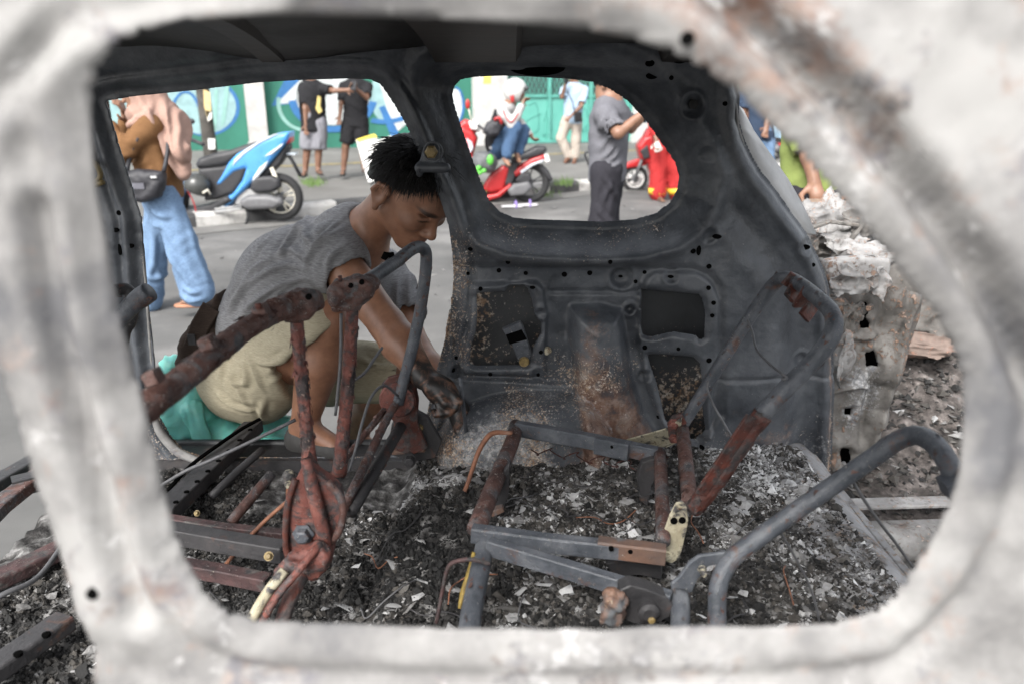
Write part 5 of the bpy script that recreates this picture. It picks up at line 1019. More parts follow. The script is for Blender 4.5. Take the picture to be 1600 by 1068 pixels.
# ------------------------------------------------------------------ people in the street
SKA = skin_mat('light_brown_skin', (.19, .098, .062), (.27, .15, .098), .5); SKB = skin_mat('brown_skin', (.14, .07, .044), (.215, .115, .075), .5)
def cloth(name, c, v=.25, rough=.9): return knit(name, tuple(x*(1-v) for x in c), tuple(min(1, x*(1+v)) for x in c)) if name not in MATS else MATS[name]
def hand(wr, d, n, s=1.0, curl=.6):
    d = unit(d); n = unit(n - d*np.dot(n, d)); sd_ = np.cross(d, n); c = wr + d*.055*s; out = [cap(wr, c, .025*s, .032*s, .012, (n, 1.5))]
    for i, L in enumerate((.072, .082, .076, .058)):
        r = c + d*.025*s + sd_*(.030-.020*i)*s; k1 = r + (d*math.cos(curl*.6)+n*math.sin(curl*.6))*L*.5*s; k2 = k1 + (d*math.cos(curl*1.6)+n*math.sin(curl*1.6))*L*.5*s
        out += [cap(r, k1, .0105*s, .0095*s, .004), cap(k1, k2, .0095*s, .008*s, .004)]
    t = wr + d*.02*s + sd_*.028*s; t1 = t + unit(d*.7+sd_*.9+n*.3)*.042*s; out += [cap(t, t1, .013*s, .011*s, .008), cap(t1, t1+unit(d+n*.5)*.03*s, .011*s, .009*s, .004)]
    return out
def person(label, Y, J, face, skin, fdir, parts, vox=.0105, group=None, hairm=None, hair='short', bare=True, curl=.7, build=1.0):
    j = {k: W(p[0], p[1], Y+(p[2] if len(p) > 2 else 0)) for k, p in J.items()}
    low = min(float(v[2]) for v in j.values()); base = A(j['pel'][0], j['pel'][1], max(low-.04, 0) if low > .1 else 0)
    t = thing('person', label, 'person', base, group); f = unit(fdir); side = unit(np.cross(f, [0, 0, 1.0])); b = build
    fh = unit(face); sh_ = unit(np.cross(fh, [0, 0, 1.0])); uh = np.cross(sh_, fh); M3 = np.array([fh, uh, sh_]); o = j['head']
    def h(a, u, s=0): return o + fh*a + uh*u + sh_*s
    P = [ell(h(-.008, .045), (.094, .088, .076), M3, .02), ell(h(.03, -.01), (.06, .085, .060), M3, .03), ell(h(.055, -.075), (.032, .028, .035), M3, .03), cap(h(.088, .02), h(.108, -.022), .011, .014, .012), ell(h(.086, -.052), (.014, .012, .022), M3, .008),
         cap(h(.078, .034, .035), h(.078, .034, -.035), .014, .014, .015), ell(h(-.006, .0, .078), (.018, .032, .010), M3, .006), ell(h(-.006, .0, -.078), (.018, .032, .010), M3, .006)]
    P += chain([h(-.02, -.05), j['neck']], [.055*b, .062*b], .03); ck = (f, 1.45)
    P += [cap(j['neck'], j['shR'], .058, .052, .05), cap(j['neck'], j['shL'], .058, .052, .05)]
    ch = j['neck']*.68+j['pel']*.32
    P += chain([j['pel'], j['pel']*.5+ch*.5, ch], [.15*b, .135*b, .155*b], .05, ck)
    for s in 'RL':
        P += chain([j['sh'+s], j['el'+s], j['wr'+s]], [.048*b, .037*b, .026*b], .015); P += hand(j['wr'+s], j['wr'+s]-j['el'+s], j['pn'+s]-j['wr'+s] if 'pn'+s in j else f, 1.0, curl)
        P += chain([j['hip'+s], j['kn'+s], j['an'+s]], [.085*b, .056*b, .038*b], .02); P += [cap(j['kn'+s]*.68+j['an'+s]*.32-f*.02, j['an'+s]*.6+j['kn'+s]*.4, .05*b, .036*b, .02)]
        P += [cap(j['an'+s]+A(0, 0, -.03), j['toe'+s], .036, .024, .02)]
        sdx = unit(np.cross(f, [0, 0, 1]))
        for q in (-1, 0, 1): P += [cap(j['toe'+s]+sdx*.018*q, j['toe'+s]+sdx*.022*q+unit(j['toe'+s]*[1, 1, 0]-j['an'+s]*[1, 1, 0]+1e-6)*.035, .012, .009, .006)]
    solid('body', P, vox, skin, t)
    if hair == 'short':
        solid('hair', [ell(h(-.014, .055), (.103, .092, .085), M3, .01)], .012, hairm or m_hair, t, halfs=[(h(.055, .06), unit(fh-uh*.75)), (h(-.03, -.03), unit(-uh+fh*.5))], disp=lambda v, n: .006*fbm(v*45, 2))
    elif hair == 'long':
        solid('hair', [ell(h(-.014, .055), (.105, .095, .088), M3, .01)] + chain([h(-.05, .04), h(-.085, -.10), h(-.10, -.24)], [.085, .075, .04], .03), .012, hairm or m_hair, t, halfs=[(h(.055, .06), unit(fh-uh*.55))], disp=lambda v, n: .006*fbm(v*[45, 45, 10], 2))
    for q in parts: q(t, j, f, side, b, h)
    return t, j
def shirt(m, sl=.55, drop=.04, loose=1.12, nm='t_shirt', seed=1, cr=None):
    def go(t, j, f, side, b, h):
        ck = (f, 1.4); ch = j['neck']*.68+j['pel']*.32; dn = j['pel']+unit(j['pel']-j['neck'])*drop; P = chain([dn, j['pel']*.5+ch*.5, ch], [.158*b*loose, .148*b*loose, .163*b*loose], .05, ck)
        P += [cap(j['neck']-A(0, 0, .03), j['shR'], .07, .066*b, .05), cap(j['neck']-A(0, 0, .03), j['shL'], .07, .066*b, .05)]; cut = []
        for s in 'RL':
            a, e, w_ = j['sh'+s], j['el'+s], j['wr'+s]; 
            if sl <= 1: e2 = a*(1-sl)+e*sl; P += [cap(a, e2, .066*b, .066*b, .03)]; d = unit(e-a); cut += [cap(e2+d*.062, e2+d*.16, .07, .07, .004), cap(e2-d*.02, e+d*.05, .052*b, .05*b, .004)]
            else: P += chain([a, e, e*(2-sl)+w_*(sl-1)], [.066*b, .056*b, .044*b], .02); d = unit(w_-e)
        d = unit(j['pel']-j['neck']); hem = dn+d*.05
        solid(nm, P, .012, m, t, cut=cut+[cap(j['neck']+A(0, 0, .02), j['neck']+A(0, 0, .10), .062, .07, .006)], halfs=[(hem, d)], disp=lambda v, n: fold(v, A(.5, .3, .8), 12, 4, .006, seed)+fold(v, A(-.6, .3, .7), 19, 6, .004, seed+3)+(cr(v) if cr else 0), it=1)
    return go
def trousers(m, end=1.9, wide=1.25, nm='trousers', seed=5, flare=1.0, crease=.006, cr=None):
    def go(t, j, f, side, b, h):
        P = [cap(j['pel']+A(0, 0, .05), j['pel']-A(0, 0, .04), .138*b, .150*b, .04, (f, 1.35))]; cut = []
        for s in 'RL':
            a, k, an = j['hip'+s], j['kn'+s], j['an'+s]
            if end <= 1: e = a*(1-end)+k*end; P += [cap(a, e, .10*b*wide/1.2, .095*b*wide/1.2, .03)]; d = unit(k-a); cut += [cap(e+d*.085, e+d*.2, .10, .10, .004), cap(e-d*.03, e+d*.1, .075*b, .075*b, .004)]
            else: e = k*(2-end)+an*(end-1); P += chain([a, k, e], [.098*b, .068*b*wide, .058*b*wide*flare], .03)
        solid(nm, P, .012, m, t, cut=cut, disp=lambda v, n: fold(v, A(.85, .5, .15), 18, 4, crease*1.5, seed)+fold(v, A(-.6, .3, .6), 22, 6, crease*.6, seed+3)+(cr(v) if cr else 0), it=1)
    return go
def footwear(m, nm='sandal', boot=False):
    def go(t, j, f, side, b, h):
        for s in 'RL':
            a, o = j['an'+s], j['toe'+s]; d = unit((o-a)*[1, 1, 0]+1e-6); z = min(o[2]-.026, a[2]-.05)
            solid(nm, [cap(A(*a[:2], z)-d*.05, A(*o[:2], z)+d*.045, .034, .042, .02, (A(0, 0, 1), 2.6))]+([cap(A(*a[:2], z+.03)-d*.02, A(*o[:2], z+.02)+d*.02, .042, .036, .03)] if boot else [cap(A(*o[:2], z+.05)+np.cross(d, [0, 0, 1])*.03-d*.03, A(*o[:2], z+.05)-np.cross(d, [0, 0, 1])*.03-d*.03, .010, .010, .01)]), .009, m, t)
    return go
def phone(label, c, rot, parent_none=None, m=None):
    b_ = thing('phone', label, 'phone', c-A(0, 0, .07)); Rm = np.array(Matrix.Rotation(rot[2], 3, 'Z') @ Matrix.Rotation(rot[0], 3, 'X'))
    mesh_obj('phone_case', *box(c, (.075, .011, .15), Rm), m or M('black_phone', (.02, .02, .022), 30, .3, bmp=0), b_, False); mesh_obj('screen', *box(c + Rm @ A(0, .0065, 0), (.068, .002, .14), Rm), M('dark_glass', (.03, .035, .045), 30, .1, bmp=0), b_, False)
m_denim = cloth('light_blue_denim', (.14, .215, .33), .5); m_camel = cloth('camel_knit', (.165, .085, .038), .3); m_hijab = cloth('dusty_pink_scarf', (.33, .215, .175), .22)
m_blackc = cloth('black_cotton', (.018, .018, .02), .4); m_greys = cloth('grey_cotton_shorts', (.20, .20, .22)); m_sandal = M('dark_sandal', (.03, .025, .022), 30, .7); m_tansandal = M('tan_sandal', (.35, .17, .10), 30, .6)

# woman in the headscarf
t, j = person('woman in a pink headscarf, brown jacket and light jeans, holding up a phone', 4.85,
  dict(head=(222, 151), neck=(234, 180), shR=(236, 198, -.14), shL=(244, 197, .14), elR=(190, 240, -.22), elL=(205, 238, .20), wrR=(172, 196, -.14), wrL=(196, 188, .10), pel=(252, 300), hipR=(250, 305, -.09), hipL=(256, 305, .09), knR=(284, 378, -.10), knL=(243, 385, .10), anR=(310, 458, -.10), anL=(226, 470, .10), toeR=(292, 471, -.10), toeL=(205, 480, .10)),
  (-1, -.25, -.05), SKA, (-1, -.15, 0), [], vox=.009, hair=None, build=.95)
for g in (shirt(m_camel, 1.9, -.01, 1.12, 'jacket', 41, creases([[(200, 205), (215, 215), (240, 225)], [(195, 225), (215, 238), (235, 238)], [(205, 250), (230, 255), (250, 240)], [(250, 225), (262, 250), (270, 285)], [(205, 190), (212, 220), (205, 245)]], 4.8, .018, .011)), trousers(m_denim, 1.93, 1.32, 'jeans', 45, 1.42, .005, creases([[(238, 330), (252, 345), (270, 350)], [(245, 312), (262, 330), (285, 335)], [(275, 380), (295, 410), (318, 450)], [(262, 360), (285, 400), (300, 440)], [(232, 360), (234, 400), (226, 440)], [(258, 400), (252, 425)], [(300, 440), (315, 448), (330, 445)], [(295, 455), (312, 460), (332, 456)], [(222, 430), (232, 440), (244, 436)]], 4.8, .016, .018)), footwear(m_tansandal)): g(t, j, A(-1, -.15, 0), None, .98, None)
wv = 4.85
hd = j['head']; fh = unit([-1, -.25, -.05])
solid('headscarf', [ell(hd+A(.012, 0, .045), (.112, .105, .110), None, .02), cap(hd+A(.03, 0, .0), W(240, 178, wv), .098, .10, .05), cap(W(240, 178, wv), W(264, 200, wv), .11, .11, .05), cap(W(262, 195, wv), W(288, 272, wv-.10), .085, .035, .04, (A(0, 1, 0), .8)), cap(W(250, 190, wv), W(282, 235, wv-.12), .10, .06, .05), cap(W(236, 186, wv-.12), W(206, 196, wv-.12), .05, .02, .05), cap(W(236, 184, wv), W(215, 180, wv), .09, .06, .05)], .009, m_hijab, t,
      cut=[cap(hd+fh*.055+A(0, 0, .002), hd+fh*.18, .066, .085, .02)], disp=lambda v, n: fold(v, A(.85, .1, .4), 20, 3, .011, 71)+fold(v, A(.8, .2, -.45), 30, 4, .003, 74)+creases([[(232, 150), (250, 200), (284, 270)], [(245, 148), (266, 200), (290, 262)], [(262, 160), (280, 210), (294, 250)], [(225, 165), (245, 190), (268, 235)], [(240, 180), (220, 185), (200, 196)], [(235, 192), (215, 194), (203, 199)], [(252, 215), (268, 245), (280, 268)]], 4.75, .014, .020)(v), it=1)
hb = thing('handbag', 'black shoulder bag hanging at the hip of the woman in the headscarf', 'bag', W(226, 312, 4.6))
solid('bag_body', [extr([W(x, y, 4.62) for x, y in [(195, 268), (225, 264), (256, 268), (258, 285), (251, 308), (232, 316), (205, 315), (197, 300)]], 4.62, .06, .04, .02)], .01, M('black_nylon', (.025, .025, .03), 60, .6), hb, disp=lambda v, n: .006*fbm(v*20, 5))
mesh_obj('strap', *tube([W(198, 268, 4.6), W(206, 235, 4.62), W(228, 200, 4.66), W(250, 195, 4.8)], .014, 8, 4), M('black_nylon', (.025,)*3), hb); mesh_obj('strap', *tube([W(256, 268, 4.62), W(262, 235, 4.68), W(262, 205, 4.75)], .012, 8, 4), M('black_nylon', (.025,)*3), hb)
mesh_obj('zip_pull', *box(W(240, 277, 4.555), (.035, .008, .012)), M('pale_label', (.5, .5, .5), bmp=0), hb, False); mesh_obj('cloth_patch', *box(W(216, 291, 4.556), (.07, .006, .035)), M('grey_patch', (.10, .10, .12), bmp=0), hb, False)
phone('dark phone held upright in front of the woman in the headscarf', W(163, 170, 4.72), (0, 0, R(70)))
mesh_obj('bracelet', *torus(j['wrR']+A(.005, 0, -.02), unit(j['wrR']-j['elR']), .030, .006, 20, 8), M('beige_band', (.6, .5, .38)), t)

# two people in black
t, j = person('person in a baggy black t-shirt and grey shorts stretching an arm to the right', 11.4,
  dict(head=(483, 112), neck=(486, 128), shR=(474, 139), shL=(500, 138), elR=(477, 170, -.1), elL=(522, 142, -.15), wrR=(478, 196, -.12), wrL=(541, 141, -.2), pel=(490, 188), hipR=(484, 192), hipL=(499, 192), knR=(480, 233), knL=(498, 233), anR=(477, 266), anL=(497, 264), toeR=(474, 273, -.15), toeL=(501, 270, -.18)), (.5, -.8, -.1), SKB, (.35, -.95, 0), [shirt(m_blackc, .7, .10, 1.15, seed=81), trousers(m_greys, .88, 1.35, 'shorts', 83), footwear(m_sandal)], group='pair in black t-shirts', hair='long')
mesh_obj('shirt_print', *slab([W(x, y, 11.18) for x, y in [(496, 150), (501, 152), (500, 166), (503, 174), (498, 178), (493, 170), (495, 160)]], A(0, 1, 0), .05), M('yellow_print', (.50, .40, .14), 20), t, False)
t, j = person('person in black t-shirt and black shorts looking down at a phone', 11.6,
  dict(head=(555, 108), neck=(556, 124), shR=(538, 136), shL=(575, 136), elR=(533, 162, -.05), elL=(573, 153, -.22), wrR=(531, 182, -.08), wrL=(556, 139, -.36), pel=(555, 184), hipR=(547, 188), hipL=(564, 188), knR=(540, 230), knL=(566, 230), anR=(537, 263), anL=(569, 261), toeR=(535, 271, -.16), toeL=(572, 268, -.16)), (0, -.9, -.45), SKB, (0, -1, 0), [shirt(m_blackc, .75, .08, 1.12, seed=91), trousers(m_blackc, .75, 1.3, 'shorts', 93), footwear(m_sandal)], group='pair in black t-shirts')
phone('small phone in the hand of the person in black shorts', W(552, 134, 11.15), (R(-40), 0, 0))
pp = thing('placard', 'white paper placards with a yellow edge behind the head of the crouching man', 'placard', W(590, 275, 10.8))
mesh_obj('sheet', *slab([W(x, y, 10.8) for x, y in [(556, 219), (585, 210), (593, 222), (600, 280), (575, 285), (568, 262)]], A(.2, 1, .1), .012), M('white_card', (.62, .62, .60), 8, .8, bmp=0), pp, False)
mesh_obj('sheet', *slab([W(x, y, 10.84) for x, y in [(583, 222), (612, 212), (613, 240), (606, 284), (590, 284)]], A(-.2, 1, .1), .012), M('white_card', (.62, .62, .60)), pp, False)
mesh_obj('yellow_strip', *slab([W(x, y, 10.785) for x, y in [(557, 218), (585, 209), (590, 215), (575, 216), (559, 222)]], A(0, 1, 0), .006), M('yellow_card', (.75, .62, .10), 8, .8, bmp=0), pp, False)

# ------------------------------------------------------------------ scooters
m_tyre = M('black_tyre', (.022, .022, .023), 40, .85, bscale=60); m_rim = M('cream_rim', (.58, .55, .47), 10, .5); m_rimd = M('dark_rim', (.05, .05, .052), 20, .4); m_plas = M('black_plastic', (.025, .025, .028), 30, .55); m_alu = M('dull_aluminium', (.34, .34, .34), 30, .45, 0, .2); m_exh = M('grey_exhaust', (.12, .12, .125), 20, .5)
def gloss(name, c): 
    m = M(name, c, 3, .28, bmp=0); return m
m_sblue = gloss('sky_blue_paint', (.075, .27, .60)); m_swhite = gloss('white_fairing', (.52, .57, .62)); m_sred = gloss('red_paint', (.36, .022, .024)); m_tail = gloss('red_lens', (.42, .015, .02)); m_seatv = M('black_vinyl', (.028, .028, .031), 60, .5); m_whl = gloss('pale_lens', (.70, .68, .66))
def wheel(name, cx, cy, Y, rpx, m_r, parent, hub=True, ns=5):
    c = W(cx, cy, Y); r = rpx/ppm(cy, Y); ax = A(0, 1, 0); tr = r*.17
    ty = mesh_obj(name, *torus(c, ax, r-tr, tr, 40, 12, 1.25), m_tyre, parent); mb = MB(); mb.add(*torus(c, ax, r-2*tr*.95, tr*.30, 40, 8, 2.2))
    for k in range(ns):
        a = 2*math.pi*k/ns+.3; d = A(math.cos(a), 0, math.sin(a)); e = A(-math.sin(a), 0, math.cos(a)); 
        for q in (-.18, .18): mb.add(*sweep([c+d*.03, c+unit(d+e*q)*(r-2.1*tr)], rect(.016, .03), up=(0, 1, 0)))
    mb.build('rim', m_r, ty); mesh_obj('hub', *lathe([(.02, -.07), (.05, -.05), (.055, .05), (.02, .07)], c, ax, 20), m_exh, ty)
    return c, r
def sl(name, px, Y, hw, m, parent, r=.02, vox=.011, it=1): return solid(name, [extr([W(x, y, Y) for x, y in px], Y, hw, min(r, hw*.95), .01)], vox, m, parent, it=it)
# blue scooter
YB = 8.45
sb = thing('motor_scooter', 'parked sky-blue and white motor scooter with long black seat, beside the kerb', 'scooter', W(360, 345, YB)*[1, 1, 0])
wheel('wheel', 437, 308, YB, 37, m_rim, sb); wheel('wheel', 258, 308, YB, 37, m_rim, sb)
bp = sl('body_panel', [(457, 205), (440, 207), (418, 215), (398, 226), (376, 238), (362, 254), (352, 272), (341, 289), (352, 287), (372, 268), (390, 262), (384, 280), (370, 300), (340, 318), (300, 334), (288, 347), (318, 346), (345, 338), (356, 326), (376, 306), (398, 286), (420, 262), (440, 238), (455, 218)], YB, .15, m_sblue, sb, .05)
for P in ([(452, 206), (430, 212), (404, 226), (382, 242), (362, 262), (366, 250), (380, 236), (402, 222), (428, 210)], [(420, 250), (405, 262), (396, 276), (392, 286), (400, 282), (416, 262)], [(352, 316), (330, 326), (300, 340), (296, 344), (325, 338), (350, 326)], [(444, 222), (424, 236), (410, 246), (424, 243), (440, 230)]):
    sl('white_decal', P, YB-.148, .012, m_swhite, bp, .008, .010)
sl('seat', [(311, 256), (316, 246), (335, 240), (366, 233), (385, 226), (410, 219), (440, 211), (444, 214), (420, 226), (396, 236), (376, 246), (362, 256), (350, 259), (330, 262), (314, 262)], YB, .13, m_seatv, sb, .05)
sl('under_seat', [(315, 262), (352, 258), (378, 250), (392, 262), (386, 280), (372, 300), (345, 310), (326, 312), (322, 292)], YB, .13, m_plas, sb, .04); sl('floorboard', [(282, 322), (300, 326), (340, 314), (362, 304), (370, 310), (345, 328), (300, 340), (282, 338)], YB, .17, m_plas, sb, .03)
sl('rear_fender', [(452, 222), (438, 240), (418, 262), (404, 280), (420, 276), (440, 256), (455, 230)], YB, .09, m_plas, sb, .02)
sl('tail_light', [(449, 218), (456, 213), (457, 221), (450, 226)], YB, .10, m_tail, sb, .02)
sl('air_box', [(394, 284), (402, 276), (425, 274), (438, 280), (440, 292), (428, 300), (402, 302), (392, 296)], YB-.12, .06, m_plas, sb, .04); sl('muffler', [(376, 312), (388, 305), (420, 304), (440, 310), (444, 318), (430, 326), (390, 328), (376, 322)], YB-.16, .055, m_exh, sb, .05); sl('engine', [(376, 298), (400, 290), (420, 300), (426, 316), (390, 322), (370, 318)], YB, .10, m_alu, sb, .03)
mesh_obj('plate_bracket', *tube([W(445, 236, YB), W(456, 250, YB), W(470, 276, YB)], .020, 8), m_plas, sb); mesh_obj('number_plate', *box(W(452, 240, YB+.02), (.16, .12, .02)), m_swhite, sb, False)
mesh_obj('foot_rail', *tube([W(334, 332, YB-.2), (W(376, 326, YB-.2)), W(378, 322, YB-.2), W(336, 327, YB-.2)], .012, 8), m_alu, sb); mesh_obj('shock_absorber', *tube([W(424, 262, YB-.1), W(440, 300, YB-.1)], .022, 10), m_rim, sb)
mesh_obj('centre_stand', *tube([W(390, 322, YB-.06), W(388, 336, YB-.1), W(384, 352, YB-.14)], .014, 8), m_plas, sb); mesh_obj('centre_stand', *tube([W(392, 326, YB), W(396, 344, YB+.05), W(404, 349, YB+.05)], .012, 8), m_plas, sb)
sl('front_shield', [(262, 210), (276, 212), (290, 250), (292, 300), (286, 336), (276, 338), (272, 290), (262, 250), (246, 240), (250, 222)], YB, .16, m_sblue, sb, .05); sl('front_fender', [(232, 286), (258, 268), (284, 284), (280, 292), (258, 280), (236, 294)], YB, .06, m_sblue, sb, .02); mesh_obj('fork', *tube([W(268, 255, YB), W(258, 308, YB)], .03, 8), m_exh, sb)
hbp = mesh_obj('handlebar', *tube([W(276, 214, YB+.2), W(272, 208, YB), W(284, 212, YB-.2), W(306, 222, YB-.36)], .014, 8, 3), m_plas, sb); mesh_obj('grip', *tube([W(293, 216, YB-.28), W(318, 226, YB-.42)], .019, 10), m_plas, hbp)
mesh_obj('mirror_stem', *tube([W(286, 212, YB-.22), W(290, 196, YB-.25), W(296, 190, YB-.26)], .007, 6), m_plas, sb); solid('mirror', [ell(W(297, 190, YB-.26), (.055, .02, .035), None)], .012, m_plas, sb)
he = thing('helmet', 'dark grey motorcycle helmet hanging under the blue scooter seat', 'helmet', W(310, 312, YB-.2)); solid('shell', [ell(W(308, 290, YB-.2), (.14, .13, .13), None)], .012, gloss('graphite_gloss', (.05, .052, .05)), he, cut=[ell(W(302, 304, YB-.2), (.10, .10, .10), None)]); mesh_obj('chrome_trim', *tube([W(317, 302, YB-.31), W(324, 297, YB-.30), W(329, 304, YB-.28)], .012, 8), m_rim, he)
loose('thin red cord dangling from the front of the blue scooter', [W(x, y, YB-.22) for x, y in [(289, 294), (296, 303), (303, 318), (306, 330), (307, 344)]], .007, m_sred, 'cord', 'red_cord')

# red scooter and its rider
YR = 10.1
sr = thing('motor_scooter', 'red motor scooter with black seat that the helmeted rider sits on', 'scooter', W(780, 312, YR)*[1, 1, 0], 'red motor scooters')
wheel('wheel', 827, 285, YR, 32, m_rimd, sr); wheel('wheel', 690, 285, YR, 32, m_rimd, sr)
sl('front_shield', [(712, 202), (724, 196), (740, 204), (747, 216), (744, 226), (740, 240), (744, 260), (752, 296), (742, 300), (730, 262), (722, 240), (712, 226)], YR, .17, m_sred, sr, .05); sl('shield_stripe', [(727, 214), (738, 222), (740, 232), (734, 242), (732, 228)], YR-.165, .015, m_swhite, sr, .01)
sl('headlight_cowl', [(714, 196), (726, 186), (742, 190), (750, 204), (738, 210), (720, 206)], YR, .13, m_sred, sr, .05); sl('side_panel', [(754, 296), (758, 284), (768, 268), (786, 257), (796, 262), (790, 286), (786, 296), (768, 300)], YR, .14, m_sred, sr, .04); sl('floorboard', [(746, 306), (776, 300), (798, 284), (800, 290), (782, 306), (756, 314), (746, 314)], YR, .17, m_sred, sr, .03)
sl('tail_panel', [(800, 268), (812, 258), (830, 246), (850, 240), (852, 248), (836, 256), (818, 270), (806, 276)], YR, .13, m_sred, sr, .04); sl('tail_stripe', [(812, 268), (830, 256), (849, 249), (850, 252), (832, 260), (815, 272)], YR-.13, .015, m_swhite, sr, .008)
sl('seat', [(796, 250), (806, 242), (822, 236), (838, 228), (852, 228), (855, 234), (846, 242), (824, 248), (806, 254)], YR, .13, m_seatv, sr, .04); sl('under_seat', [(790, 256), (812, 250), (806, 274), (800, 290), (786, 288)], YR, .12, m_plas, sr, .03)
sl('tail_light', [(849, 240), (856, 240), (860, 252), (853, 256), (848, 250)], YR, .11, m_whl, sr, .03); sl('rear_fender', [(838, 258), (848, 257), (858, 268), (864, 280), (860, 284), (848, 270)], YR, .07, m_plas, sr, .02); sl('engine', [(792, 296), (802, 286), (826, 282), (832, 292), (820, 304), (798, 306)], YR-.06, .12, m_exh, sr, .04); sl('air_box', [(804, 282), (814, 270), (828, 270), (832, 282), (818, 290)], YR-.1, .06, m_plas, sr, .03)
hbp = mesh_obj('handlebar', *tube([W(736, 196, YR+.3), W(740, 192, YR), W(752, 200, YR-.28), W(770, 212, YR-.4)], .016, 8, 3), m_plas, sr); mesh_obj('mirror_stem', *tube([W(740, 196, YR-.2), W(735, 182, YR-.25), W(732, 168, YR-.25)], .009, 6), m_rim, sr); solid('mirror', [ell(W(731, 163, YR-.25), (.032, .03, .065), None)], .012, m_sred, sr)
sl('instrument_cover', [(732, 190), (742, 186), (750, 194), (748, 204), (736, 202)], YR-.08, .12, m_whl, sr, .03)
m_rw = cloth('white_riding_shirt', (.40, .395, .39), .08); m_jeans = cloth('dark_blue_denim', (.055, .10, .18), .4)
t, j = person('rider in white helmet and jeans sitting cross-legged on the red scooter', 10.1,
  dict(head=(806, 146), neck=(797, 163), shR=(786, 174, -.17), shL=(795, 172, .17), elR=(800, 196, -.28), elL=(814, 194, .20), wrR=(815, 166, -.15), wrL=(828, 211, .08), pel=(776, 226), hipR=(778, 228, -.10), hipL=(780, 228, .10), knR=(804, 200, -.24), knL=(818, 206, .12), anR=(790, 246, -.30), anL=(808, 240, -.12), toeR=(795, 258, -.36), toeL=(812, 253, -.22)), (.95, -.25, -.1), SKA, (.95, -.2, .1), [shirt(m_rw, 1.92, .02, 1.05, 'long_sleeve_shirt', 101), trousers(m_jeans, 1.88, 1.2, 'jeans', 103)], hair=None)
solid('vest', [cap(W(776, 222, YR), W(792, 180, YR), .180, .195, .05, (A(1, 0, 0), 1.15))], .014, m_blackc, t, halfs=[(W(790, 174, YR), A(.2, 0, 1))])
mesh_obj('sleeve_stripe', *tube([W(786, 172, YR-.24), W(792, 186, YR-.30), W(800, 191, YR-.34), W(811, 176, YR-.24)], .010, 6, 3), m_sred, t)
hm = solid('helmet', [ell(j['head']+A(-.01, 0, .035), (.150, .135, .152), None)], .011, gloss('white_helmet', (.46, .46, .45)), t, cut=[cap(j['head']+A(.10, -.02, -.02), j['head']+A(.25, -.06, -.02), .075, .09, .02)])
solid('visor', [cap(j['head']+A(.13, -.09, .06), j['head']+A(.13, .09, .06), .03, .03, .02)], .011, M('dark_visor', (.04, .045, .05), 20, .2, bmp=0), hm); sl('red_mark', [(796, 150), (803, 148), (804, 158), (799, 162)], YR-.125, .02, m_sred, hm, .01)
bg_ = thing('backpack', 'black bag with a red strap on the lap of the scooter rider', 'bag', W(767, 212, YR-.3)); solid('bag_body', [extr([W(x, y, YR-.32) for x, y in [(754, 206), (762, 190), (778, 186), (784, 196), (780, 212), (764, 214)]], YR-.32, .10, .05, .02)], .013, M('black_nylon', (.025,)*3), bg_, disp=lambda v, n: .008*fbm(v*16, 8)); mesh_obj('strap', *tube([W(772, 188, YR-.42), W(780, 184, YR-.42), W(784, 194, YR-.42)], .02, 8, 2), m_sred, bg_)
gb = thing('shopping_bag', 'grey and bright green bag hanging by the footboard of the red scooter', 'bag', W(758, 272, YR-.2)); solid('bag_body', [ell(W(756, 254, YR-.2), (.16, .09, .13), None)], .014, M('dark_grey_bag', (.09, .095, .10), 20, .6), gb, disp=lambda v, n: fold(v, A(.4, .3, .8), 12, 6, .02, 7)); solid('green_flap', [ell(W(766, 250, YR-.3), (.045, .03, .07), None)], .012, gloss('bright_green', (.10, .42, .06)), gb)
for x, y in ((745, 266), (750, 270), (756, 267), (748, 262)): solid('green_tie', [ell(W(x, y, YR-.3), (.036, .03, .03), None)], .012, gloss('bright_green', (.10, .42, .06)), gb)
for i, (x, y, d) in enumerate([(800, 325, .9), (822, 323, .4)]):
    c = G(x, y, .0); d_ = A(math.cos(d*.4), math.sin(d*.4)*.5, 0); o = thing('sandal', ['paler left sandal of the pair lying on the road below the red scooter', 'right sandal of the pair lying on the road below the red scooter'][i], 'sandal', c, 'pair of sandals on the road')
    solid('sole', [cap(c-d_*.10+A(0, 0, .02), c+d_*.10+A(0, 0, .02), .045, .055, .02, (A(0, 0, 1), 3))], .009, M('pale_sole', (.5, .49, .5), 10), o); mesh_obj('strap', *torus(c+d_*.05+A(0, 0, .03), d_, .048, .013, 20, 8), M('purple_strap', (.22, .16, .40), 10), o)

# men on the pavement and the road
m_sky = cloth('pale_blue_shirt', (.34, .45, .57), .1); m_beige = cloth('beige_chinos', (.38, .335, .29), .12)
t, j = person('man in pale blue shirt and beige trousers with phone at his ear', 14.2,
  dict(head=(896, 117), neck=(897, 130), shR=(882, 141, -.02), shL=(914, 141, .02), elR=(878, 152, -.12), elL=(908, 166, -.16), wrR=(884, 130, -.2), wrL=(892, 182, -.22), pel=(895, 184), hipR=(886, 188), hipL=(902, 188), knR=(877, 216), knL=(900, 217), anR=(889, 245), anL=(899, 246), toeR=(884, 251, -.2), toeL=(897, 252, -.2)), (-.3, -.9, -.05), SKB, (-.2, -1, 0), [shirt(m_sky, .75, .05, 1.06, 'shirt', 111), trousers(m_beige, 1.95, 1.2, seed=113), footwear(M('brown_sandal', (.14, .06, .035), 20))])
phone('phone held to the ear of the man in the pale blue shirt', W(885, 124, 13.95), (0, 0, R(30)))
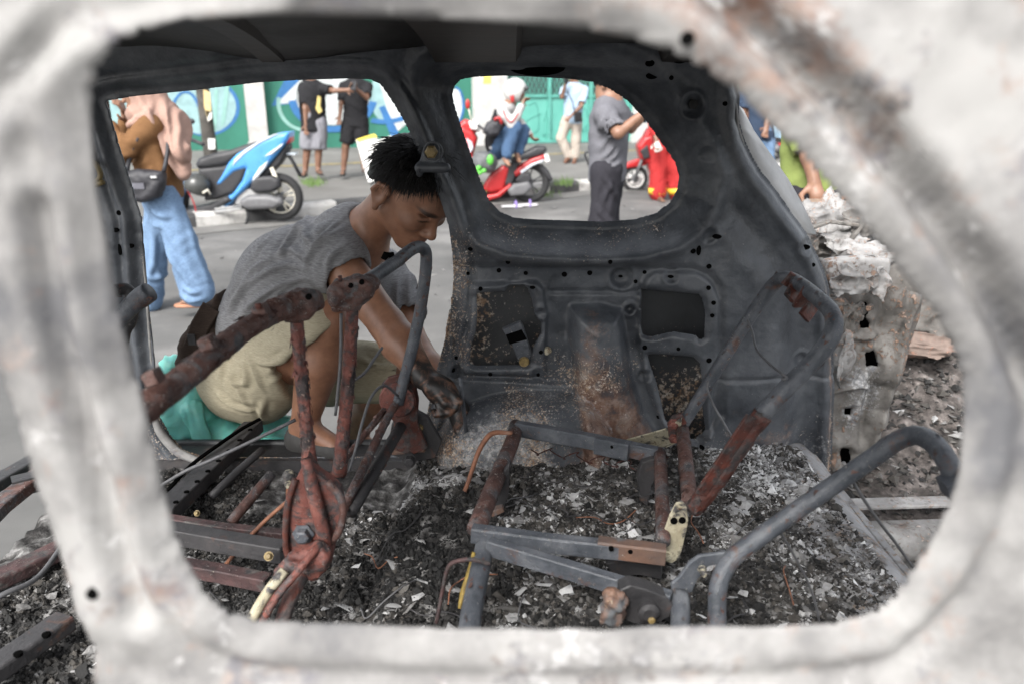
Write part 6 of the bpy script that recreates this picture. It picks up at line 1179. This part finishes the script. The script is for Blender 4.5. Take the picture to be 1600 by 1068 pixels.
bp_ = thing('pouch', 'small black pouch at the hip of the man in the pale blue shirt', 'bag', W(903, 192, 13.95)); sl('pouch_body', [(897, 176), (909, 175), (910, 190), (898, 192)], 13.95, .05, m_blackc, bp_, .03); mesh_obj('strap', *tube([W(898, 177, 13.93), W(895, 160, 13.92), W(886, 142, 13.95)], .010, 6), m_blackc, bp_)
m_gtee = cloth('slate_grey_tee', (.135, .135, .15), .25); m_dkp = cloth('charcoal_trousers', (.028, .027, .033), .35)
t, j = person('man in a slate grey t-shirt and charcoal trousers raising his arm', 5.1,
  dict(head=(950, 133), neck=(953, 160), shR=(947, 180, -.16), shL=(966, 178, .16), elR=(966, 208, -.26), elL=(985, 200, .20), wrR=(1001, 181, -.24), wrL=(1010, 178, .18), pel=(949, 260), hipR=(946, 268, -.09), hipL=(951, 268, .09), knR=(940, 352, -.10), knL=(948, 352, .10), anR=(912, 442, -.10), anL=(926, 446, .10), toeR=(934, 455, -.12), toeL=(950, 458, .10)), (.85, -.35, -.1), SKA, (.95, -.3, 0), [shirt(m_gtee, .72, .045, 1.05, seed=121, cr=creases([[(962, 200), (948, 215), (934, 235)], [(958, 222), (948, 240), (934, 250)], [(968, 230), (955, 246), (940, 258)], [(945, 170), (938, 190), (936, 212)], [(960, 185), (970, 195), (982, 196)], [(970, 250), (955, 258), (938, 262)]], 5.0, .014, .016)), trousers(m_dkp, 1.95, 1.12, seed=123, cr=creases([[(958, 280), (945, 300), (935, 330)], [(940, 270), (952, 290), (962, 310)], [(930, 320), (945, 340), (955, 348)]], 5.0, .016, .016)), footwear(m_sandal)], vox=.009)
phone('phone raised by the man in the slate grey t-shirt', W(1010, 172, 4.95), (0, 0, R(70)))
ht = tagp(mesh_obj('trolley_handle', *tube([W(x, y, 8.6) for x, y in [(926, 308), (927, 276), (920, 258), (914, 242), (918, 238), (936, 239), (942, 262), (946, 300)]], .012, 8, 4), m_plas), 'thin bent black metal handle standing on the road beside the grey shirted man', 'handle')
YS = 11.3
s2 = thing('motor_scooter', 'red motor scooter with black and white front wheel behind the person in red trousers', 'scooter', W(1010, 300, YS)*[1, 1, 0], 'red motor scooters')
wheel('wheel', 992, 279, YS, 20.5, m_whl, s2); wheel('wheel', 1110, 279, YS, 22, m_rimd, s2)
sl('front_fender', [(974, 264), (980, 254), (996, 248), (1012, 248), (1014, 256), (1000, 260), (984, 262)], YS, .07, m_sred, s2, .02); sl('front_shield', [(994, 228), (1004, 214), (1016, 210), (1022, 222), (1020, 250), (1030, 290), (1020, 296), (1010, 256), (998, 246)], YS, .16, m_sred, s2, .05); sl('headlight_cowl', [(1004, 214), (1012, 200), (1026, 200), (1030, 212), (1018, 222)], YS, .13, m_sred, s2, .04)
sl('side_body', [(1020, 290), (1060, 286), (1064, 256), (1120, 240), (1124, 250), (1090, 270), (1070, 298), (1024, 300)], YS, .15, m_sred, s2, .04); sl('seat', [(1058, 246), (1120, 232), (1124, 240), (1064, 256)], YS, .13, m_seatv, s2, .03); sl('black_insert', [(1000, 236), (1012, 226), (1016, 246), (1006, 250)], YS-.16, .02, m_plas, s2, .01); mesh_obj('handlebar', *tube([W(1020, 206, YS+.3), W(1018, 202, YS), W(1030, 208, YS-.35)], .016, 8, 3), m_plas, s2); mesh_obj('fork', *tube([W(1008, 236, YS-.08), W(992, 279, YS-.08)], .025, 8), m_exh, s2)
m_rdp = cloth('red_work_trousers', (.36, .030, .030), .2)
t, j = person('person in red work clothes with yellow hems and a white glove', 10.3,
  dict(head=(1040, 128), neck=(1040, 148), shR=(1020, 162), shL=(1062, 162), elR=(1020, 196, -.08), elL=(1068, 196, -.05), wrR=(1026, 222, -.22), wrL=(1068, 226, -.18), pel=(1042, 218), hipR=(1031, 222), hipL=(1053, 222), knR=(1030, 262), knL=(1056, 262), anR=(1027, 304), anL=(1058, 303), toeR=(1035, 314, -.2), toeL=(1062, 312, -.2)), (-.2, -.95, -.1), SKB, (-.1, -1, 0), [shirt(m_rdp, 1.5, .02, 1.1, 'work_shirt', 131), trousers(m_rdp, 1.9, 1.6, 'work_trousers', 133, 1.25), footwear(m_sandal)])
solid('glove', hand(j['wrR'], j['wrR']-j['elR'], A(-.2, -1, 0), 1.25, .7), .009, M('dirty_white_glove', (.52, .51, .47), 20), t)
for s in 'RL': mesh_obj('hem_band', *lathe([(.122, -.03), (.123, .045)], j['an'+s]+unit(j['kn'+s]-j['an'+s])*.04, unit(j['kn'+s]-j['an'+s]), 24), M('yellow_hem', (.72, .46, .04), 10), t)
# seen past the rear pillar
m_lime = cloth('lime_green_shirt', (.22, .27, .085), .14); m_navy = cloth('navy_shirt', (.03, .045, .075), .35)
t, j = person('man in a lime green shirt resting his hand on the plank behind the second wreck', 3.35,
  dict(head=(1290, 120), neck=(1286, 160), shR=(1252, 190, -.05), shL=(1326, 190, .05), elR=(1264, 246, -.12), elL=(1340, 250, .0), wrR=(1272, 284, -.16), wrL=(1338, 300, -.1), pel=(1276, 290), hipR=(1258, 300), hipL=(1296, 300), knR=(1256, 440), knL=(1298, 440), anR=(1256, 610), anL=(1298, 610), toeR=(1252, 634, -.12), toeL=(1300, 634, -.12)), (-.3, -.9, -.2), SKA, (-.2, -1, 0), [shirt(m_lime, .75, -.03, 1.0, 'shirt', 141), trousers(m_dkp, 1.95, 1.25, seed=143), footwear(m_sandal)], vox=.008, build=.92, curl=.4)
t, j = person('man in a dark navy shirt and pale jeans standing far back past the rear pillar', 8.2,
  dict(head=(1184, 108), neck=(1184, 132), shR=(1164, 148), shL=(1206, 148), elR=(1160, 176, -.05), elL=(1203, 178, -.05), wrR=(1164, 200, -.1), wrL=(1198, 198, -.1), pel=(1184, 212), hipR=(1174, 216), hipL=(1195, 216), knR=(1173, 268), knL=(1196, 268), anR=(1172, 326), anL=(1197, 326), toeR=(1170, 338, -.18), toeL=(1200, 338, -.18)), (0, -1, 0), SKB, (0, -1, 0), [shirt(m_navy, .7, .01, 1.05, 'shirt', 151), trousers(m_denim, 1.95, 1.2, 'jeans', 153), footwear(m_sandal)])
vc = W(1240, 214, 11.0); pc = thing('parked_car', 'pale blue parked car with a red lower edge, past the man in navy', 'car', vc*[1, 1, 0])
sl('body', [(1192, 196), (1250, 192), (1300, 196), (1310, 212), (1308, 224), (1194, 224)], 11.0, .7, gloss('pale_blue_paint', (.36, .56, .72)), pc, .10, .04); sl('cabin', [(1206, 196), (1222, 172), (1282, 172), (1298, 196)], 11.0, .6, M('dark_glass', (.03, .035, .045)), pc, .10, .04); sl('lower_trim', [(1190, 218), (1312, 218), (1310, 230), (1192, 230)], 10.98, .72, m_sred, pc, .05, .04)
for x in (1212, 1290): wheel('wheel', x, 232, 10.32, 17, m_rimd, pc)

# ------------------------------------------------------------------ second wreck, behind the open tailgate
m_ashm = burnt('ash_streaked_panel', [(.3, (.12, .117, .113)), (.5, (.26, .255, .25)), (.75, (.42, .415, .41))], [(.3, (.05, .05, .05)), (.6, (.30, .20, .15)), (.85, (.7, .69, .68))], .44, 60, 9, .75, 0, .5, patch=[(.4, (.07, .068, .066)), (.7, (.22, .17, .145))], pat_amt=.47, pscale=14)
m_ashd = burnt('brown_grey_burnt_panel', [(.3, (.06, .056, .051)), (.5, (.13, .122, .113)), (.7, (.23, .22, .205))], [(.3, (.04, .035, .03)), (.6, (.28, .18, .13)), (.85, (.42, .40, .38))], .44, 70, 10, .8, 0, .7, patch=[(.4, (.04, .038, .036)), (.7, (.17, .15, .13))], pat_amt=.48, pscale=9)
m_pink = burnt('pinkish_scorched_panel', [(.3, (.10, .072, .06)), (.55, (.21, .16, .135)), (.8, (.30, .26, .235))], [(.3, (.06, .05, .05)), (.6, (.4, .2, .14)), (.85, (.6, .56, .5))], .44, 50, 8, .85, 0, .6, patch=[(.4, (.10, .09, .085)), (.7, (.4, .32, .24))], pat_amt=.42, pscale=7)
w2 = thing('car_wreck', 'second burnt-out wreck, ash white and brown, behind the open rear of the car', 'car', A(1.9, 2.6, 0))
def rough(name, px, Y, th, m, parent, amp=.012, vox=.007, r=.01, hol=(), n_=(0, 1, 0)):
    cut = [extr([W(x, y, Y) for x, y in h], Y, th*3, .004, .004) for h in hol]
    return solid(name, [extr([W(x, y, Y) for x, y in px], Y, th, min(r, th*.9), .005)], vox, m, parent, cut=cut, disp=lambda v, n: amp*fbm(v*14, 6)+amp*.35*fbm(v*50, 8), attr={'ash': lambda v: .4*fbm(v*9, 10)})
def PX(Y, px): return [tuple(W(x, y, Y)[[0, 2]]) for x, y in px]
PYL = 2.02; p_out = PX(PYL, [(1300, 462), (1330, 455), (1352, 462), (1375, 436), (1408, 452), (1446, 462), (1440, 500), (1420, 548), (1398, 610), (1384, 660), (1362, 735), (1298, 735), (1294, 640)])
p_hol = [PX(PYL, h) for h in ([(1353, 551), (1371, 551), (1372, 573), (1354, 574)], [(1346, 476), (1358, 474), (1363, 488), (1358, 500), (1366, 514), (1352, 518), (1345, 498)], [(1316, 700), (1328, 702), (1331, 714), (1326, 724), (1315, 722)], [(1322, 640), (1332, 638), (1330, 648), (1322, 650)])]
p_rib = [PX(PYL, l) for l in ([(1434, 468), (1408, 545), (1388, 612), (1372, 665), (1354, 730)], [(1390, 450), (1376, 520), (1360, 600), (1346, 690)], [(1306, 520), (1348, 530), (1376, 524)], [(1300, 610), (1340, 600), (1358, 604)])]
def p_rel(X, Z):
    y = .012*fbm(np.stack([X*9, Z*9, 0*X], -1), 91) + .010*(1-2*np.abs(vnoise(np.stack([X*18, Z*14, 0*X], -1), 92)))
    for k, l in enumerate(p_rib): y += (-.022 if k != 1 else .020)*np.exp(-(pline_d(X, Z, l)/(.012 if k < 2 else .006))**2)
    for h in p_hol: y += .010*(1-sst(poly_sdf(X, Z, h), 0, .012))
    return y
panel('body_pillar', p_out, p_hol, lambda X, Z: np.full(X.shape, PYL), .005, m_ashd, w2, p_rel, {'ash': lambda X, Z: .5*fbm(np.stack([X*9, Z*9, 0*X], -1), 93), 'coat': lambda X, Z: .9*fbm(np.stack([X*5, Z*5, 0*X], -1), 94)}, .004)
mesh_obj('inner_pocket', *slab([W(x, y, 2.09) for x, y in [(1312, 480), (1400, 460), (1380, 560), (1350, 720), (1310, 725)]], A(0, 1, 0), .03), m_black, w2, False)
rough('bent_fender', [(1284, 405), (1330, 398), (1392, 404), (1386, 430), (1372, 462), (1352, 470), (1330, 462), (1302, 470), (1290, 440)], 2.10, .02, m_ashm, w2, .006)
rough('crumpled_edge', [(1300, 470), (1335, 466), (1356, 474), (1346, 500), (1326, 512), (1304, 520)], 2.00, .03, m_ashd, w2, .03); rough('crumpled_edge', [(1304, 520), (1332, 508), (1322, 560), (1312, 610), (1304, 600)], 1.96, .02, m_ashm, w2, .02)
rough('engine_block', [(1262, 330), (1300, 324), (1352, 330), (1378, 372), (1398, 402), (1300, 408), (1272, 400)], 2.7, .10, m_ashm, w2, .05)
def crumple(px, Y, size, nrm, m, seed, name='torn_sheet', amp=.30):
    """a torn and buckled piece of sheet metal"""
    c = W(px[0], px[1], Y); nrm = unit(nrm); a = unit(np.cross(nrm, [.1, .2, 1.0])); b = np.cross(nrm, a); n = 26
    U, V_ = np.meshgrid(np.linspace(-1, 1, n), np.linspace(-1, 1, n), indexing='ij'); rad = np.hypot(U, V_); ang = np.arctan2(V_, U)
    edge = .80+.22*vnoise(np.stack([np.cos(ang)*2.2, np.sin(ang)*2.2, 0*ang+seed], -1), seed)
    h = amp*(1-2*np.abs(vnoise(np.stack([U*1.6, V_*1.6, 0*U+seed], -1), seed+1))) + amp*.4*(1-2*np.abs(vnoise(np.stack([U*4, V_*4, 0*U], -1), seed+2))) + .25*U*U
    P = c + (a*U[..., None]*size[0] + b*V_[..., None]*size[1] + nrm*h[..., None]*min(size))
    ids = np.arange(n*n).reshape(n, n); k = (rad < edge); k = k[:-1, :-1] & k[1:, :-1] & k[1:, 1:] & k[:-1, 1:]
    q = np.stack([ids[:-1, :-1][k], ids[1:, :-1][k], ids[1:, 1:][k], ids[:-1, 1:][k]], 1); uq, inv = np.unique(q, return_inverse=True)
    o = mesh_obj(name, P.reshape(-1, 3)[uq], inv.reshape(q.shape), m, w2, True); sm = o.modifiers.new('subdivision', 'SUBSURF'); sm.levels = 1; sm.render_levels = 1; o.modifiers.new('thickness', 'SOLIDIFY').thickness = .003; return o
for k, (px, Y, sz, nr, mm) in enumerate([((1290, 352), 2.6, (.10, .07), (.2, -1, .5), m_ashm), ((1318, 382), 2.45, (.10, .06), (-.3, -1, .7), m_ashm), ((1345, 352), 2.5, (.13, .06), (.6, -1, .6), m_ashd), ((1350, 392), 2.35, (.12, .05), (0, -.6, 1), m_ashm), ((1284, 388), 2.5, (.07, .05), (.4, -1, .2), m_ashd), ((1310, 340), 2.75, (.12, .05), (0, -.3, 1), m_ashm), ((1322, 440), 1.98, (.06, .05), (.1, -1, .2), m_ashm), ((1372, 440), 2.0, (.05, .06), (.5, -1, 0), m_ashm), ((1326, 500), 1.95, (.035, .05), (.2, -1, .1), m_ashd), ((1316, 560), 1.93, (.018, .09), (.5, -1, 0), m_ashm), ((1440, 540), 2.5, (.16, .05), (0, -1, .4), m_pink), ((1470, 500), 2.6, (.16, .10), (-.2, -1, .2), m_ashd), ((1424, 600), 2.6, (.10, .05), (0, -1, .8), m_pink)]):
    crumple(px, Y, sz, nr, mm, 200+k*7)
for P in ([(1268, 356), (1296, 346), (1340, 352)], [(1302, 402), (1328, 376), (1352, 344)]): mesh_obj('bent_strut', *sweep([W(x, y, 2.44) for x, y in P], rect(.022, .012)), m_ashd, w2, False)
sillp = [A(.92, 1.78, .27), A(1.3, 1.80, .27), A(2.8, 1.86, .27)]
mesh_obj('door_sill', *sweep(sillp, [(-.04, -.05), (.05, -.05), (.06, -.02), (.05, .02), (.02, .035), (-.02, .035), (-.05, .015), (-.06, -.02)][::-1]), m_ashm, w2); mesh_obj('sill_flange', *sweep([p+A(0, .09, .045) for p in sillp], rect(.05, .012)), m_ashm, w2, False)
X, Yg = np.meshgrid(np.arange(.95, 2.8, .02), np.arange(1.86, 3.4, .02), indexing='ij'); Zf = .25+.22*sst(Yg, 1.9, 2.7)+.03*fbm(np.stack([X*7, Yg*7, 0*X], -1), 81)+.012*fbm(np.stack([X*28, Yg*28, 0*X], -1), 82)
ids = np.arange(X.size).reshape(X.shape); q = np.stack([ids[:-1, :-1].ravel(), ids[1:, :-1].ravel(), ids[1:, 1:].ravel(), ids[:-1, 1:].ravel()], 1); mesh_obj('wreck_floor', np.stack([X.ravel(), Yg.ravel(), Zf.ravel()], 1), q, M('brown_char', [(.3, (.02, .018, .016)), (.48, (.07, .06, .055)), (.62, (.16, .14, .13)), (.75, (.32, .29, .27))], 20, .95, bmp=.9, bscale=90, detail=9, bdist=.008), w2)
rough('firewall', [(1385, 470), (1540, 470), (1620, 560), (1620, 660), (1385, 660)], 2.75, .03, m_pink, w2, .02, .012); rough('bulkhead', [(1408, 520), (1470, 526), (1475, 548), (1405, 550)], 2.6, .05, m_pink, w2, .012); rough('far_side', [(1200, 330), (1262, 322), (1420, 380), (1700, 420), (1700, 620), (1200, 600)], 3.2, .03, m_ashd, w2, .02, .03)
rough('plank_edge', [(1258, 314), (1330, 316), (1360, 324), (1358, 332), (1258, 330)], 3.05, .05, M('scorched_plank', [(.3, (.16, .11, .08)), (.7, (.34, .25, .19))], 12, .8), w2, .006)
def wreck_debris():
    rng = np.random.default_rng(5); n = 5000; x = rng.uniform(1.0, 2.4, n); y = rng.uniform(1.92, 2.72, n); s = np.clip(rng.lognormal(-4.6, .5, n), .004, .035)
    z = .25+.22*sst(y, 1.9, 2.7)+.03*fbm(np.stack([x*7, y*7, 0*x], -1), 81)
    o = np.array([(1, 0, 0), (-.6, .8, .1), (-.7, -.6, 0), (0, .1, .45)]); P = o[None]*rng.uniform(.5, 1.2, (n, 4, 1))*s[:, None, None]; r_ = rng.uniform(0, 6.28, n); c, s_ = np.cos(r_)[:, None], np.sin(r_)[:, None]
    P = np.stack([P[..., 0]*c-P[..., 1]*s_, P[..., 0]*s_+P[..., 1]*c, P[..., 2]+rng.normal(0, .2, (n, 4))*s[:, None]], -1)+np.stack([x, y, z+s*.2], 1)[:, None]
    t_ = np.array([(0, 1, 3), (1, 2, 3), (2, 0, 3)]); tagp(mesh_obj('ash_debris', P.reshape(-1, 3), (t_[None]+(np.arange(n)*4)[:, None, None]).reshape(-1, 3), m_flake, smooth=False, attr={'tone': np.repeat(np.clip(.36+rng.normal(0, .16, n), 0, 1), 4)}), 'brown and black char heaped inside the second wreck', 'debris', kind='stuff')
wreck_debris()
pt_ = thing('fallen_panel', 'flat grey burnt panel lying on the ground between the two wrecks', 'panel', A(1.0, 1.5, 0))
P = [G(x, y, .22) for x, y in [(1338, 832), (1420, 842), (1500, 868), (1480, 905), (1432, 915), (1405, 905)]]; mesh_obj('sheet', *slab(P, A(0, 0, -1), .03), M('grey_ash_sheet', [(.3, (.05, .048, .046)), (.6, (.09, .088, .085)), (.8, (.16, .155, .15))], 9, .9, bmp=.5, bscale=40), pt_, False)
mesh_obj('rolled_edge', *tube([G(x, y, .23) for x, y in [(1338, 834), (1362, 858), (1385, 885), (1410, 912)]], [.02, .024, .024, .02], 10, 4, wob=.1), m_floorlip, pt_)
mesh_obj('leg_block', *box(A(1.0, 1.45, .10), (.5, .3, .19)), m_soot, pt_, False)
loose('thin pale wire bent over the rear edge of the floor', pw([(1318, 722, 1.35), (1330, 760, 1.38), (1322, 735, 1.36), (1340, 745, 1.4)]), .004, m_ashm)

# ------------------------------------------------------------------ grass and litter by the kerb
def tufts():
    rng = np.random.default_rng(9); V = []; F = []; n = 0
    for cx, cy, sx, cnt in ((490, 288, 16, 130), (535, 300, 22, 40), (330, 338, 30, 90), (400, 330, 26, 70), (880, 288, 20, 90), (850, 306, 16, 70), (760, 296, 10, 30), (200, 340, 30, 60)):
        for i in range(cnt):
            p = G(cx+rng.normal(0, sx*.5), cy+rng.normal(0, 2.5), .02 if cy > 296 else .14); h = rng.uniform(.04, .12); d = rng.normal(0, .035, 2); w_ = rng.uniform(.003, .006)
            V += [p+A(-w_, 0, 0), p+A(w_, 0, 0), p+A(d[0]*.5+w_*.5, d[1]*.5, h*.6), p+A(d[0], d[1], h)]; F += [(n, n+1, n+2), (n, n+2, n+3)]; n += 4
    tagp(mesh_obj('grass', V, F, M('grass_blades', [(.3, (.06, .12, .025)), (.7, (.15, .24, .06))], 8, .7, bmp=0), smooth=False), 'short green grass tufts along the kerb and pavement edge', 'grass', kind='stuff')
tufts()
def litter():
    rng = np.random.default_rng(12)
    V = []; F = []; n = 0
    for i in range(500):
        p = G(rng.uniform(230, 1060), rng.uniform(312, 480), .001); s = rng.lognormal(-4.6, .6); k = 5; a = np.sort(rng.uniform(0, 6.28, k))
        V += [p+A(math.cos(q)*s, math.sin(q)*s, rng.uniform(.002, .6*s+.003)) for q in a]; F.append(tuple(range(n, n+k))); n += k
    tagp(mesh_obj('litter', V, F, M('road_grit', [(.35, (.05, .05, .05)), (.6, (.3, .29, .28)), (.75, (.55, .54, .52))], 3, .9, bmp=0), smooth=False), 'scattered grit and scraps of paper on the road', 'litter', kind='stuff')
litter()
